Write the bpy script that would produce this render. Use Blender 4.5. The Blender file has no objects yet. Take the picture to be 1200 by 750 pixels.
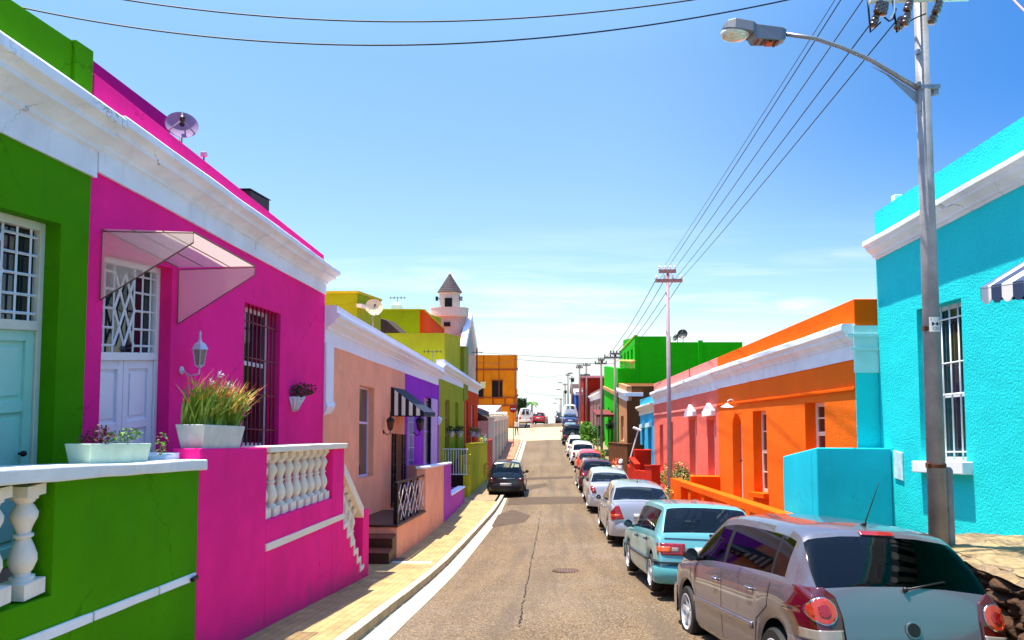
import bpy, bmesh, math, random
from mathutils import Vector, Matrix, noise
from mathutils.bvhtree import BVHTree
random.seed(7)
PI = math.pi
sc = bpy.context.scene
COL = sc.collection
F = 800.0
YAW = math.atan(40/800); PITCH = math.radians(3.16)
fw = Vector((-math.sin(YAW)*math.cos(PITCH), math.cos(YAW)*math.cos(PITCH), math.sin(PITCH)))
rt = Vector((math.cos(YAW), math.sin(YAW), 0)); up = rt.cross(fw)
def U(px, py, X=None, Y=None, Z=None):
    d = fw + rt*((px-600)/F) + up*((375-py)/F)
    if X is not None: t = X/d.x
    elif Y is not None: t = Y/d.y
    else: t = Z/d.z
    return d*t
def P(px, py, X):
    v = U(px, py, X=X); return (v.y, v.z)
def lin(a, b):
    s = (b[1]-a[1])/(b[0]-a[0])
    return lambda y: a[1]+s*(y-a[0])
def plin(p, q, X): return lin(P(p[0], p[1], X), P(q[0], q[1], X))
def fn(z): return z if callable(z) else (lambda y: z)
def off(f, d): return lambda y: f(y)+d
def mixf(a, b, t): return lambda y: a(y)*(1-t)+b(y)*t

# ---------------------------------------------------------------- street profile
PR = [(-40,4.6),(-20,1.5),(0,-1.9),(8,-3.34),(15.6,-4.68),(25,-5.80),(31,-6.25),(38,-6.93),(48,-7.5),(58,-7.78),(66,-7.92),(72,-7.78),(78,-7.85),(84,-8.12),(95,-9.6),(120,-14.5),(300,-62),(900,-190)]
def prof(y):
    n = len(PR)
    if y <= PR[0][0]: return PR[0][1]-(y-PR[0][0])*.15
    for i in range(n-1):
        if y <= PR[i+1][0]:
            x0,z0 = PR[i]; x1,z1 = PR[i+1]; h = x1-x0
            def sl(k):
                if k <= 0 or k >= n-1: return 0 if k else (PR[1][1]-PR[0][1])/(PR[1][0]-PR[0][0])
                a = (PR[k][1]-PR[k-1][1])/(PR[k][0]-PR[k-1][0]); b = (PR[k+1][1]-PR[k][1])/(PR[k+1][0]-PR[k][0])
                return (a+b)/2
            m0, m1 = sl(i), sl(i+1)
            if i+1 == n-1: m1 = (z1-z0)/h
            t = (y-x0)/h
            return (2*t**3-3*t*t+1)*z0+(t**3-2*t*t+t)*h*m0+(-2*t**3+3*t*t)*z1+(t**3-t*t)*h*m1
    return PR[-1][1]
def bend(y): return .36*math.exp(-((y-31)/8.5)**2)
def road(x, y): return prof(y)+.045*(min(3.6, max(-2.33, x))+1.9)
def pave(y): return prof(y)+.13

# ---------------------------------------------------------------- mesh builder
class MB:
    def __init__(s): s.v=[]; s.f=[]; s.m=[]; s.k=0
    def add(s, vs, fs, k=None):
        n=len(s.v); s.v += [tuple(v) for v in vs]
        for f in fs: s.f.append([i+n for i in f]); s.m.append(s.k if k is None else k)
        return s
    def hexa(s, x0,x1,y0,y1,zb,zt,k=None):
        zb, zt = fn(zb), fn(zt)
        if x0>x1: x0,x1=x1,x0
        if y0>y1: y0,y1=y1,y0
        v=[(x0,y0,zb(y0)),(x1,y0,zb(y0)),(x1,y1,zb(y1)),(x0,y1,zb(y1)),(x0,y0,zt(y0)),(x1,y0,zt(y0)),(x1,y1,zt(y1)),(x0,y1,zt(y1))]
        return s.add(v,[(0,3,2,1),(4,5,6,7),(0,1,5,4),(1,2,6,5),(2,3,7,6),(3,0,4,7)],k)
    def rough(s, x0,x1,y0,y1,zb,zt,k=None,amp=.006,step=.25):
        """a hand-plastered bar along y: edges that waver a little"""
        zb,zt=fn(zb),fn(zt); n=max(2,int((y1-y0)/step)); vs=[]
        for i in range(n+1):
            y=y0+(y1-y0)*i/n
            for j,(x,z) in enumerate(((x0,zb(y)),(x1,zb(y)),(x1,zt(y)),(x0,zt(y)))):
                vs.append((x+noise.noise(Vector((y*2.3,j*3.7,x1)))*amp*1.4,y,z+noise.noise(Vector((y*1.9,j*5.1,x0+4)))*amp*1.6))
        fs=[(i*4+j,i*4+(j+1)%4,i*4+4+(j+1)%4,i*4+4+j) for i in range(n) for j in range(4)]+[(3,2,1,0),(n*4,n*4+1,n*4+2,n*4+3)]
        return s.add(vs,fs,k)
    def box(s, c, d, rot=None, k=None):
        vs=[]
        for z in(-1,1):
            for y in(-1,1):
                for x in(-1,1):
                    p=Vector((x*d[0]/2,y*d[1]/2,z*d[2]/2))
                    if rot is not None: p=rot@p
                    vs.append(p+Vector(c))
        return s.add(vs,[(0,2,3,1),(4,5,7,6),(0,1,5,4),(1,3,7,5),(3,2,6,7),(2,0,4,6)],k)
    def prismx(s, pts, x0, x1, k=None):        # pts (y,z), extruded along x
        n=len(pts); v=[(x0,p[0],p[1]) for p in pts]+[(x1,p[0],p[1]) for p in pts]
        return s.add(v,[list(range(n)),list(range(2*n-1,n-1,-1))]+[(i,i+n,(i+1)%n+n,(i+1)%n) for i in range(n)],k)
    def prismy(s, pts, y0, y1, k=None):        # pts (x,z)
        n=len(pts); v=[(p[0],y0,p[1]) for p in pts]+[(p[0],y1,p[1]) for p in pts]
        return s.add(v,[list(range(n)),list(range(2*n-1,n-1,-1))]+[(i,i+n,(i+1)%n+n,(i+1)%n) for i in range(n)],k)
    def prismz(s, pts, z0, z1, k=None):
        n=len(pts); v=[(p[0],p[1],z0) for p in pts]+[(p[0],p[1],z1) for p in pts]
        return s.add(v,[list(range(n)),list(range(2*n-1,n-1,-1))]+[(i,i+n,(i+1)%n+n,(i+1)%n) for i in range(n)],k)
    def path(s, pts, r, n=8, k=None, cap=True):
        pts=[Vector(p) for p in pts]; rs = r if isinstance(r,(list,tuple)) else [r]*len(pts)
        vs=[]; up0=None
        for i,p in enumerate(pts):
            a=pts[max(0,i-1)]; b=pts[min(len(pts)-1,i+1)]; t=(b-a).normalized()
            if up0 is None: up0 = Vector((0,0,1)) if abs(t.z)<.9 else Vector((1,0,0))
            e=t.cross(up0).normalized(); g=e.cross(t).normalized(); up0=g
            for j in range(n):
                an=2*PI*j/n; vs.append(p+(e*math.cos(an)+g*math.sin(an))*rs[i])
        fs=[(i*n+j,i*n+(j+1)%n,(i+1)*n+(j+1)%n,(i+1)*n+j) for i in range(len(pts)-1) for j in range(n)]
        if cap: fs += [list(range(n-1,-1,-1)), [(len(pts)-1)*n+j for j in range(n)]]
        return s.add(vs,fs,k)
    def bar(s, a, b, r, n=6, k=None): return s.path([a,b], r, n, k)
    def lathe(s, prf, c, n=16, axis='z', k=None, arc=2*PI, cap=True):
        c=Vector(c); vs=[]; m=len(prf)
        for i,(r,h) in enumerate(prf):
            for j in range(n):
                a=arc*j/n; ca,sa=math.cos(a)*r,math.sin(a)*r
                vs.append(c+(Vector((ca,sa,h)) if axis=='z' else Vector((h,ca,sa)) if axis=='x' else Vector((ca,h,sa))))
        fs=[(i*n+j,i*n+(j+1)%n,(i+1)*n+(j+1)%n,(i+1)*n+j) for i in range(m-1) for j in range(n)]
        if cap: fs += [list(range(n-1,-1,-1)), [(m-1)*n+j for j in range(n)]]
        return s.add(vs,fs,k)
    def ball(s, c, r, k=None, n=10, sc3=(1,1,1)):
        vs=[];m=n//2+1
        for i in range(m+1):
            th=PI*i/m
            for j in range(n):
                a=2*PI*j/n; vs.append((c[0]+r*sc3[0]*math.sin(th)*math.cos(a),c[1]+r*sc3[1]*math.sin(th)*math.sin(a),c[2]+r*sc3[2]*math.cos(th)))
        return s.add(vs,[(i*n+j,(i+1)*n+j,(i+1)*n+(j+1)%n,i*n+(j+1)%n) for i in range(m) for j in range(n)],k)
    def build(s, name, mats, parent=None, smooth=False, bevel=0, auto=False, doubles=False, loc=None, fix=True):
        me=bpy.data.meshes.new(name); me.from_pydata(s.v,[],s.f)
        if not isinstance(mats,(list,tuple)): mats=[mats]
        for m in mats: me.materials.append(m)
        me.polygons.foreach_set('material_index', s.m)
        bm=bmesh.new(); bm.from_mesh(me)
        bmesh.ops.remove_doubles(bm, verts=bm.verts, dist=1e-5 if not doubles else doubles)
        if fix: bmesh.ops.recalc_face_normals(bm, faces=bm.faces)
        bm.to_mesh(me); bm.free()
        if smooth or auto:
            me.polygons.foreach_set('use_smooth',[True]*len(me.polygons))
            if auto: me.set_sharp_from_angle(angle=math.radians(auto if auto is not True else 35))
        o=bpy.data.objects.new(name, me); COL.objects.link(o)
        if bevel:
            b=o.modifiers.new('b','BEVEL'); b.width=bevel; b.segments=2; b.limit_method='ANGLE'; b.angle_limit=math.radians(40)
        if parent is not None:
            o.parent=parent
            # meshes are written in world coordinates: cancel the parent's placement
            o.matrix_parent_inverse = LOCS.get(parent.name, Matrix.Identity(4)).inverted() if parent.name in LOCS else Matrix.Identity(4)
        if loc is not None: o.location=loc
        return o
LOCS={}
def tag(o, label, cat, group=None, kind=None):
    o['label']=label; o['category']=cat
    if group: o['group']=group
    if kind: o['kind']=kind
    return o
def thing(name, label, cat, loc=(0,0,0), group=None, world=True):
    """Empty at the thing's base. world=True: its parts are written in world coordinates."""
    o=bpy.data.objects.new(name,None); COL.objects.link(o); o.location=loc; o.empty_display_size=.2
    if world: LOCS[o.name]=Matrix.Translation(Vector(loc))
    return tag(o,label,cat,group)
def struct(name, mb, m, **k):
    o=mb.build(name,m,**k); o['kind']='structure'; return o
def copy_tree(o, parent=None):
    c=o.copy(); COL.objects.link(c)
    if parent is not None: c.parent=parent
    for ch in list(o.children): copy_tree(ch, c)
    return c

# ---------------------------------------------------------------- materials
def lin1(c): return c/12.92 if c<=.04045 else ((c+.055)/1.055)**2.4
def C(h): h=h.lstrip('#'); return tuple(lin1(int(h[i:i+2],16)/255) for i in(0,2,4))+(1,)
MC={}
def mat(name, col, rough=.8, metal=0, bump=0, bscale=30, var=0, vscale=1.2, coat=0, spec=.5, emit=None, detail=6, grime=0, bdist=.01, patchy=None, crack=0, splash=0):
    if name in MC: return MC[name]
    m=bpy.data.materials.new(name); m.use_nodes=True; nt=m.node_tree; N=nt.nodes; L=nt.links
    b=N['Principled BSDF']; 
    if isinstance(col,str): col=C(col)
    b.inputs['Base Color'].default_value=col; b.inputs['Roughness'].default_value=rough; b.inputs['Metallic'].default_value=metal
    b.inputs['Coat Weight'].default_value=coat; b.inputs['Coat Roughness'].default_value=.04; b.inputs['Specular IOR Level'].default_value=spec
    tc=N.new('ShaderNodeTexCoord')
    out=None
    if var or grime:
        n=N.new('ShaderNodeTexNoise'); n.inputs['Scale'].default_value=vscale; n.inputs['Detail'].default_value=detail; n.inputs['Roughness'].default_value=.65
        L.new(tc.outputs['Object'], n.inputs['Vector'])
        r=N.new('ShaderNodeMapRange'); r.inputs[1].default_value=.3; r.inputs[2].default_value=.7; r.inputs[3].default_value=1-var; r.inputs[4].default_value=1+var*.5
        L.new(n.outputs['Fac'], r.inputs[0])
        mx=N.new('ShaderNodeMix'); mx.data_type='RGBA'; mx.blend_type='MULTIPLY'; mx.inputs[0].default_value=1
        mx.inputs[6].default_value=col; L.new(r.outputs[0], mx.inputs[7]); out=mx.outputs[2]
        if grime:      # vertical streaks and blotches of dirt
            mp=N.new('ShaderNodeMapping'); mp.inputs['Scale'].default_value=(3,3,.35); L.new(tc.outputs['Object'],mp.inputs[0])
            n2=N.new('ShaderNodeTexNoise'); n2.inputs['Scale'].default_value=1.6; n2.inputs['Detail'].default_value=8; n2.inputs['Roughness'].default_value=.7
            L.new(mp.outputs[0],n2.inputs['Vector'])
            r2=N.new('ShaderNodeMapRange'); r2.inputs[1].default_value=.55; r2.inputs[2].default_value=.8; r2.inputs[3].default_value=0; r2.inputs[4].default_value=grime
            L.new(n2.outputs['Fac'],r2.inputs[0])
            m3=N.new('ShaderNodeMix'); m3.data_type='RGBA'; L.new(r2.outputs[0],m3.inputs[0]); L.new(out,m3.inputs[6])
            m3.inputs[7].default_value=(col[0]*.45+.03,col[1]*.45+.025,col[2]*.45+.02,1); out=m3.outputs[2]
        if splash:     # splash dirt and fading just above the pavement
            sx=N.new('ShaderNodeSeparateXYZ'); L.new(tc.outputs['Object'],sx.inputs[0])
            a1=N.new('ShaderNodeMath'); a1.operation='MULTIPLY_ADD'; a1.inputs[1].default_value=.165; L.new(sx.outputs['Y'],a1.inputs[0]); L.new(sx.outputs['Z'],a1.inputs[2])
            nz=N.new('ShaderNodeTexNoise'); nz.inputs['Scale'].default_value=3.5; nz.inputs['Detail'].default_value=7; L.new(tc.outputs['Object'],nz.inputs['Vector'])
            a2=N.new('ShaderNodeMath'); a2.operation='MULTIPLY_ADD'; a2.inputs[1].default_value=-.7; L.new(nz.outputs['Fac'],a2.inputs[0]); L.new(a1.outputs[0],a2.inputs[2])
            r5=N.new('ShaderNodeMapRange'); r5.inputs[1].default_value=-2.35; r5.inputs[2].default_value=-1.95; r5.inputs[3].default_value=splash; r5.inputs[4].default_value=0; L.new(a2.outputs[0],r5.inputs[0])
            m5=N.new('ShaderNodeMix'); m5.data_type='RGBA'; L.new(r5.outputs[0],m5.inputs[0]); L.new(out,m5.inputs[6]); m5.inputs[7].default_value=(col[0]*.35+.06,col[1]*.35+.05,col[2]*.35+.04,1); out=m5.outputs[2]
        if crack:      # hairline cracks in the plaster
            nz=N.new('ShaderNodeTexNoise'); nz.inputs['Scale'].default_value=1.7; nz.inputs['Detail'].default_value=6; nz.inputs['Roughness'].default_value=.7; L.new(tc.outputs['Object'],nz.inputs['Vector'])
            mv=N.new('ShaderNodeMix'); mv.data_type='RGBA'; mv.inputs[0].default_value=.35; L.new(tc.outputs['Object'],mv.inputs[6]); L.new(nz.outputs['Color'],mv.inputs[7])
            ve=N.new('ShaderNodeTexVoronoi'); ve.feature='DISTANCE_TO_EDGE'; ve.inputs['Scale'].default_value=.75; L.new(mv.outputs[2],ve.inputs['Vector'])
            r3=N.new('ShaderNodeMapRange'); r3.inputs[1].default_value=.001; r3.inputs[2].default_value=.0045; r3.inputs[3].default_value=crack; r3.inputs[4].default_value=0; L.new(ve.outputs['Distance'],r3.inputs[0])
            nm=N.new('ShaderNodeTexNoise'); nm.inputs['Scale'].default_value=.9; nm.inputs['Detail'].default_value=2; L.new(tc.outputs['Object'],nm.inputs['Vector'])
            r4=N.new('ShaderNodeMapRange'); r4.inputs[1].default_value=.50; r4.inputs[2].default_value=.58; L.new(nm.outputs['Fac'],r4.inputs[0])
            mu=N.new('ShaderNodeMath'); mu.operation='MULTIPLY'; L.new(r3.outputs[0],mu.inputs[0]); L.new(r4.outputs[0],mu.inputs[1])
            m4=N.new('ShaderNodeMix'); m4.data_type='RGBA'; L.new(mu.outputs[0],m4.inputs[0]); L.new(out,m4.inputs[6]); m4.inputs[7].default_value=(col[0]*.25,col[1]*.22,col[2]*.2,1); out=m4.outputs[2]
        L.new(out,b.inputs['Base Color'])
    if bump:
        n=N.new('ShaderNodeTexNoise'); n.inputs['Scale'].default_value=bscale; n.inputs['Detail'].default_value=8; n.inputs['Roughness'].default_value=.6
        L.new(tc.outputs['Object'], n.inputs['Vector'])
        n4=N.new('ShaderNodeTexNoise'); n4.inputs['Scale'].default_value=bscale*.06; n4.inputs['Detail'].default_value=3
        L.new(tc.outputs['Object'], n4.inputs['Vector'])
        ad=N.new('ShaderNodeMath'); ad.operation='MULTIPLY_ADD'; ad.inputs[1].default_value=1.6; L.new(n4.outputs['Fac'],ad.inputs[0]); L.new(n.outputs['Fac'],ad.inputs[2])
        bp=N.new('ShaderNodeBump'); bp.inputs['Strength'].default_value=bump; bp.inputs['Distance'].default_value=bdist
        L.new(ad.outputs[0],bp.inputs['Height']); L.new(bp.outputs[0],b.inputs['Normal'])
    if emit: b.inputs['Emission Color'].default_value=emit; b.inputs['Emission Strength'].default_value=1
    MC[name]=m; return m
def stucco(name, hexc, bump=.45, bscale=30, var=.16, grime=.34, bdist=.012, sat=1, crack=.5, splash=0):
    return mat(name, hexc, .82, bump=bump, bscale=bscale, var=var, vscale=.9, grime=grime, bdist=bdist, spec=.08, crack=crack, splash=splash)
def glassmat(name, tint=(.05,.07,.07,1), dark=.85, rough=.03):
    """window glass: reflects by Fresnel, lets a part of the light through"""
    if name in MC: return MC[name]
    m=bpy.data.materials.new(name); m.use_nodes=True; nt=m.node_tree; N=nt.nodes; L=nt.links; N.clear()
    o=N.new('ShaderNodeOutputMaterial'); tr=N.new('ShaderNodeBsdfTransparent'); tr.inputs[0].default_value=tint
    gl=N.new('ShaderNodeBsdfGlossy'); gl.inputs['Roughness'].default_value=rough; gl.inputs[0].default_value=(1,1,1,1)
    fr=N.new('ShaderNodeFresnel'); fr.inputs[0].default_value=1.42
    mx=N.new('ShaderNodeMixShader'); L.new(fr.outputs[0],mx.inputs[0]); L.new(tr.outputs[0],mx.inputs[1]); L.new(gl.outputs[0],mx.inputs[2]); L.new(mx.outputs[0],o.inputs[0])
    MC[name]=m; return m
def paint(name, hexc, metal=.0, rough=.35): return mat(name, hexc, rough, metal=metal, coat=1.0, spec=.5)

WHITE=mat('white_plaster','#e8edf6',.7,bump=.2,bscale=40,var=.08,vscale=2.5,grime=.22)
CREAMW=mat('cream_plaster','#efe6d2',.7,bump=.2,bscale=40,var=.08,vscale=2.5,grime=.15)
WFRAME=mat('white_gloss_paint','#e4e6ec',.35,var=.05,vscale=4)
GLASSD=mat('dark_window_glass','#1c2226',.06,spec=.8,var=.3,vscale=1.5)
CURTAIN=mat('net_curtain','#a9a6a0',.9,var=.25,vscale=7,bump=.6,bscale=14,bdist=.03)
BLACK=mat('black_iron','#0b0b0d',.4,metal=.3,spec=.5)
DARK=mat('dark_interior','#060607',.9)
STEEL=mat('galvanised_steel','#8f9298',.45,metal=.6,var=.25,vscale=6,bump=.1,bscale=60)
RUBBER=mat('rubber','#0e0e0f',.75,bump=.2,bscale=120)
PLASTIC=mat('black_plastic','#0d0e10',.5)
CHROME=mat('chrome','#c8cacf',.15,metal=1)
TERRA=mat('terracotta_tile','#7a3a22',.7,var=.25,vscale=6,bump=.3)
BROWNT=mat('brown_tile','#4a2a1c',.5,var=.25,vscale=5,bump=.2)

# ---------------------------------------------------------------- house helpers
def facade(mb, X, sg, y0, y1, zb, zt, ops=(), t=.3, k=None):
    """wall from y0 to y1 with real openings (ya,yb,fb,ft); sg=-1 left of the street, +1 right"""
    zb,zt=fn(zb),fn(zt); Xi=X+sg*t
    ops=sorted(ops,key=lambda o:o[0])
    ys=[y0]
    for o in ops: ys += [o[0],o[1]]
    ys.append(y1)
    def q(x,ya,yb,a,b): mb.add([(x,ya,a(ya)),(x,yb,a(yb)),(x,yb,b(yb)),(x,ya,b(ya))],[(0,1,2,3)],k)
    for i in range(0,len(ys),2):
        if ys[i+1]-ys[i]>1e-4:
            for x in(X,Xi): q(x,ys[i],ys[i+1],zb,zt)
    for (ya,yb,fb,ft) in ops:
        for x in(X,Xi): q(x,ya,yb,zb,fb); q(x,ya,yb,ft,zt)
        mb.add([(X,ya,fb(ya)),(Xi,ya,fb(ya)),(Xi,ya,ft(ya)),(X,ya,ft(ya))],[(0,1,2,3)],k)
        mb.add([(X,yb,fb(yb)),(Xi,yb,fb(yb)),(Xi,yb,ft(yb)),(X,yb,ft(yb))],[(0,1,2,3)],k)
        for g in(fb,ft): mb.add([(X,ya,g(ya)),(Xi,ya,g(ya)),(Xi,yb,g(yb)),(X,yb,g(yb))],[(0,1,2,3)],k)
    for y in(y0,y1): mb.add([(X,y,zb(y)),(Xi,y,zb(y)),(Xi,y,zt(y)),(X,y,zt(y))],[(0,1,2,3)],k)
    for i in range(0,len(ys)-1):
        for g in(zb,zt): mb.add([(X,ys[i],g(ys[i])),(Xi,ys[i],g(ys[i])),(Xi,ys[i+1],g(ys[i+1])),(X,ys[i+1],g(ys[i+1]))],[(0,1,2,3)],k)
    return mb
def op(X, tl, tr, b1, b2=None):
    """opening from the pixels of its top corners and the pixel rows of its bottom"""
    a=P(tl[0],tl[1],X); b=P(tr[0],tr[1],X)
    ft=lin(a,b); b2=b2 if b2 is not None else b1
    fb=lin((a[0],P(tl[0],b1,X)[1]),(b[0],P(tr[0],b2,X)[1]))
    return (a[0],b[0],fb,ft)
def opz(ya,yb,fb,ft): return (ya,yb,fn(fb),fn(ft))
CORN=[(.03,0),(.03,.42),(.07,.44),(.07,.50),(.12,.55),(.19,.62),(.23,.64),(.23,.72),(.29,.78),(.33,.81),(.33,.95),(.30,1.0),(-.1,1.0),(-.1,0)]
def cornice(parent, X, sg, y0, y1, zb, zt, m, prof_=CORN, name='cornice', sc_=1.0, cuts=0):
    mb=MB(); zb,zt=fn(zb),fn(zt); n=len(prof_); K=2
    K=max(1,int((y1-y0)/.3)) if y1-y0<20 else 4
    for q in range(K+1):
        y=y0+(y1-y0)*q/K
        for (o,v) in prof_:
            wz=noise.noise(Vector((y*.8,v*2,X)))*.012+noise.noise(Vector((y*3.1,v*5,X)))*.005; wx=noise.noise(Vector((y*1.3,v*3,X+7)))*.008 if o>.01 else 0
            mb.v.append((X-sg*(o*sc_+wx), y, zb(y)*(1-v)+zt(y)*v+(wz if o>-.05 else 0)))
    for q in range(K):
        for i in range(n): mb.f.append([q*n+i,q*n+(i+1)%n,(q+1)*n+(i+1)%n,(q+1)*n+i]); mb.m.append(0)
    mb.f.append(list(range(n))); mb.m.append(0); e=K*n; mb.f.append(list(range(e+n-1,e-1,-1))); mb.m.append(0)
    return mb.build(name,m,parent,auto=30)
def window(parent, X, sg, o, depth=.18, fw_=.06, cols=1, rows=2, frame=None, pane=None, name='window', split=None, th=.05, sill=None):
    ya,yb,fb,ft=o; frame=frame or WFRAME; pane=pane or GLASSD
    x0=X+sg*depth; x1=x0+sg*th; mb=MB()
    w=yb-ya
    mb.hexa(x0,x1,ya,ya+fw_,fb,ft); mb.hexa(x0,x1,yb-fw_,yb,fb,ft)
    mb.hexa(x0+sg*.002,x1,ya+fw_,yb-fw_,off(ft,-fw_),ft); mb.hexa(x0+sg*.002,x1,ya+fw_,yb-fw_,fb,off(fb,fw_))
    for i in range(1,cols):
        y=ya+w*i/cols; mb.hexa(x0+sg*.012,x1,y-fw_*.3,y+fw_*.3,off(fb,fw_),off(ft,-fw_))
    for i in range(1,rows):
        t=i/rows if split is None else split[i-1]; c=mixf(fb,ft,t); a=fw_*(.3 if split is None else .5)
        mb.hexa(x0+sg*.008,x1,ya+fw_,yb-fw_,off(c,-a),off(c,a))
    w_=mb.build(name,frame,parent,bevel=.004)
    p=MB(); p.hexa(x0+sg*(th*.6),x0+sg*(th*.6+.01),ya+.01,yb-.01,off(fb,.01),off(ft,-.01)); p.build('pane',pane,w_)
    if sill:
        s_=MB(); s_.hexa(X-sg*.10,X+sg*depth,ya-.07,yb+.07,off(fb,-.09),off(fb,.0)); s_.build('sill',sill,w_,bevel=.008)
    return w_
def bars(parent, x, ya, yb, fb, ft, nv, nh, m, r=.008, name='window_bars'):
    mb=MB()
    for i in range(nv):
        y=ya+(yb-ya)*(i+.5)/nv; mb.bar((x,y,fb(y)),(x,y,ft(y)),r)
    for i in range(nh):
        t=(i+.5)/nh; f=mixf(fb,ft,t); mb.bar((x,ya,f(ya)),(x,yb,f(yb)),r)
    return mb.build(name,m,parent,smooth=True)
def panel_door(parent, X, sg, o, depth=.22, m=None, leaves=1, rows=3, knob=True, name='door'):
    ya,yb,fb,ft=o; x0=X+sg*depth; mb=MB(); mb.hexa(x0+sg*.03,x0+sg*.07,ya,yb,fb,ft)
    w=(yb-ya)/leaves; st=.10
    for l in range(leaves):
        a=ya+w*l; b=a+w; g=.006
        mb.hexa(x0,x0+sg*.03,a+g,a+st,fb,ft); mb.hexa(x0,x0+sg*.03,b-st,b-g,fb,ft)
        for r_ in range(rows+1):
            t=r_/rows; c=mixf(off(fb,st/2),off(ft,-st/2),t); mb.hexa(x0+sg*.002,x0+sg*.03,a+st,b-st,off(c,-st/2),off(c,st/2))
        for r_ in range(rows):
            lo=off(mixf(off(fb,st/2),off(ft,-st/2),r_/rows),st/2+.05); hi=off(mixf(off(fb,st/2),off(ft,-st/2),(r_+1)/rows),-st/2-.05)
            mb.hexa(x0+sg*.014,x0+sg*.03,a+st+.05,b-st-.05,lo,hi)
    d=mb.build(name,m,parent,bevel=.006)
    if knob:
        k=MB(); y=ya+w*(1 if leaves>1 else .88)-(.05 if leaves>1 else 0); z=mixf(fb,ft,.45)(y)
        k.ball((x0-sg*.045,y,z),.028); k.bar((x0,y,z),(x0-sg*.04,y,z),.012); k.build('handle',BLACK,d,smooth=True)
    return d
def body(parent, X, sg, y0, y1, zb, zt, depth, m, t=.3, name='house_body', roofm=None):
    mb=MB(); mb.hexa(X+sg*(t+.001),X+sg*depth,y0+.012,y1-.012,zb,off(fn(zt),-.25)); o=mb.build(name,m,parent)
    return o
BAL=[(.075,0),(.075,.05),(.052,.06),(.05,.10),(.062,.12),(.085,.22),(.083,.30),(.06,.42),(.042,.50),(.06,.515),(.06,.545),(.042,.56),(.05,.62),(.08,.74),(.082,.80),(.058,.88),(.045,.91),(.062,.93),(.062,.955),(.08,.96),(.08,1)]
def baluster_mesh(h, w=1.0, m=None):
    mb=MB(); mb.lathe([(r*w,.14*h+z*h*.76) for r,z in BAL],(0,0,0),n=18)
    mb.box((0,0,.07*h),(.19*w,.19*w,.14*h)); mb.box((0,0,.95*h),(.17*w,.17*w,.10*h))
    o=mb.build('baluster',m,None,auto=40); return o
def text(parent, s, m, M, size, name='lettering', extr=.001, align='CENTER', font_shear=0):
    cu=bpy.data.curves.new('t','FONT'); cu.body=s; cu.size=size; cu.extrude=extr; cu.align_x=align; cu.align_y='CENTER'
    to=bpy.data.objects.new('t',cu); COL.objects.link(to); bpy.context.view_layer.update()
    me=bpy.data.meshes.new_from_object(to.evaluated_get(bpy.context.evaluated_depsgraph_get()))
    me.transform(M); me.materials.clear(); me.materials.append(m); bpy.data.objects.remove(to)
    o=bpy.data.objects.new(name,me); COL.objects.link(o)
    if parent is not None:
        o.parent=parent
        if parent.name in LOCS: o.matrix_parent_inverse=LOCS[parent.name].inverted()
    return o
def leaves(mb, c, r, n, size, sq=(1,1,1), hollow=.35, k=None, seed=None):
    rd=random.Random(seed)
    for _ in range(n):
        while True:
            p=Vector((rd.uniform(-1,1),rd.uniform(-1,1),rd.uniform(-1,1)))
            if hollow<p.length<1: break
        p=Vector((p.x*r*sq[0],p.y*r*sq[1],p.z*r*sq[2]))+Vector(c)
        a=Vector((rd.gauss(0,1),rd.gauss(0,1),rd.gauss(0,.7))).normalized(); b=a.cross(Vector((rd.gauss(0,1),rd.gauss(0,1),rd.gauss(0,1)))).normalized()
        s=size*rd.uniform(.6,1.3); q=a*s; w=b*s*.4
        mb.add([p-q,p+w*.9-q*.1,p+q,p-w*.9-q*.1],[(0,1,2,3)],k)
# ---------------------------------------------------------------- cars
def pch(pts):
    """smooth monotone interpolation through (x,z) points sorted by x"""
    n=len(pts); X=[p[0] for p in pts]; Z=[p[1] for p in pts]
    d=[(Z[i+1]-Z[i])/(X[i+1]-X[i]) for i in range(n-1)]
    m=[d[0]]+[0 if d[i-1]*d[i]<=0 else 2*d[i-1]*d[i]/(d[i-1]+d[i]) for i in range(1,n-1)]+[d[-1]]
    def f(x):
        if x<=X[0]: return Z[0]
        if x>=X[-1]: return Z[-1]
        i=max(j for j in range(n) if X[j]<=x); i=min(i,n-2); h=X[i+1]-X[i]; t=(x-X[i])/h
        return (2*t**3-3*t*t+1)*Z[i]+(t**3-2*t*t+t)*h*m[i]+(-2*t**3+3*t*t)*Z[i+1]+(t**3-t*t)*h*m[i+1]
    return f
CARGLASS=glassmat('car_glass',(.74,.80,.78,1))
CARDARK=glassmat('car_dark_glass',(.09,.13,.12,1))
RED=mat('red_lamp_plastic','#8e0d08',.12,coat=1,spec=.6,var=.25,vscale=25)
REDD=mat('dark_red_lamp_plastic','#4a0806',.12,coat=1,spec=.6)
ORANGEL=mat('amber_lamp_plastic','#e0561a',.15,coat=1)
CLEARL=mat('clear_lamp_plastic','#857c74',.12,coat=1,spec=.7)
PLATE=mat('number_plate','#a9acb0',.5)
RIMM=mat('alloy_rim','#b9bbc0',.35,metal=.3)
SEAT=mat('seat_fabric','#3c3d42',.9)
UNDER=mat('car_underside','#0a0a0a',.95)
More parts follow.
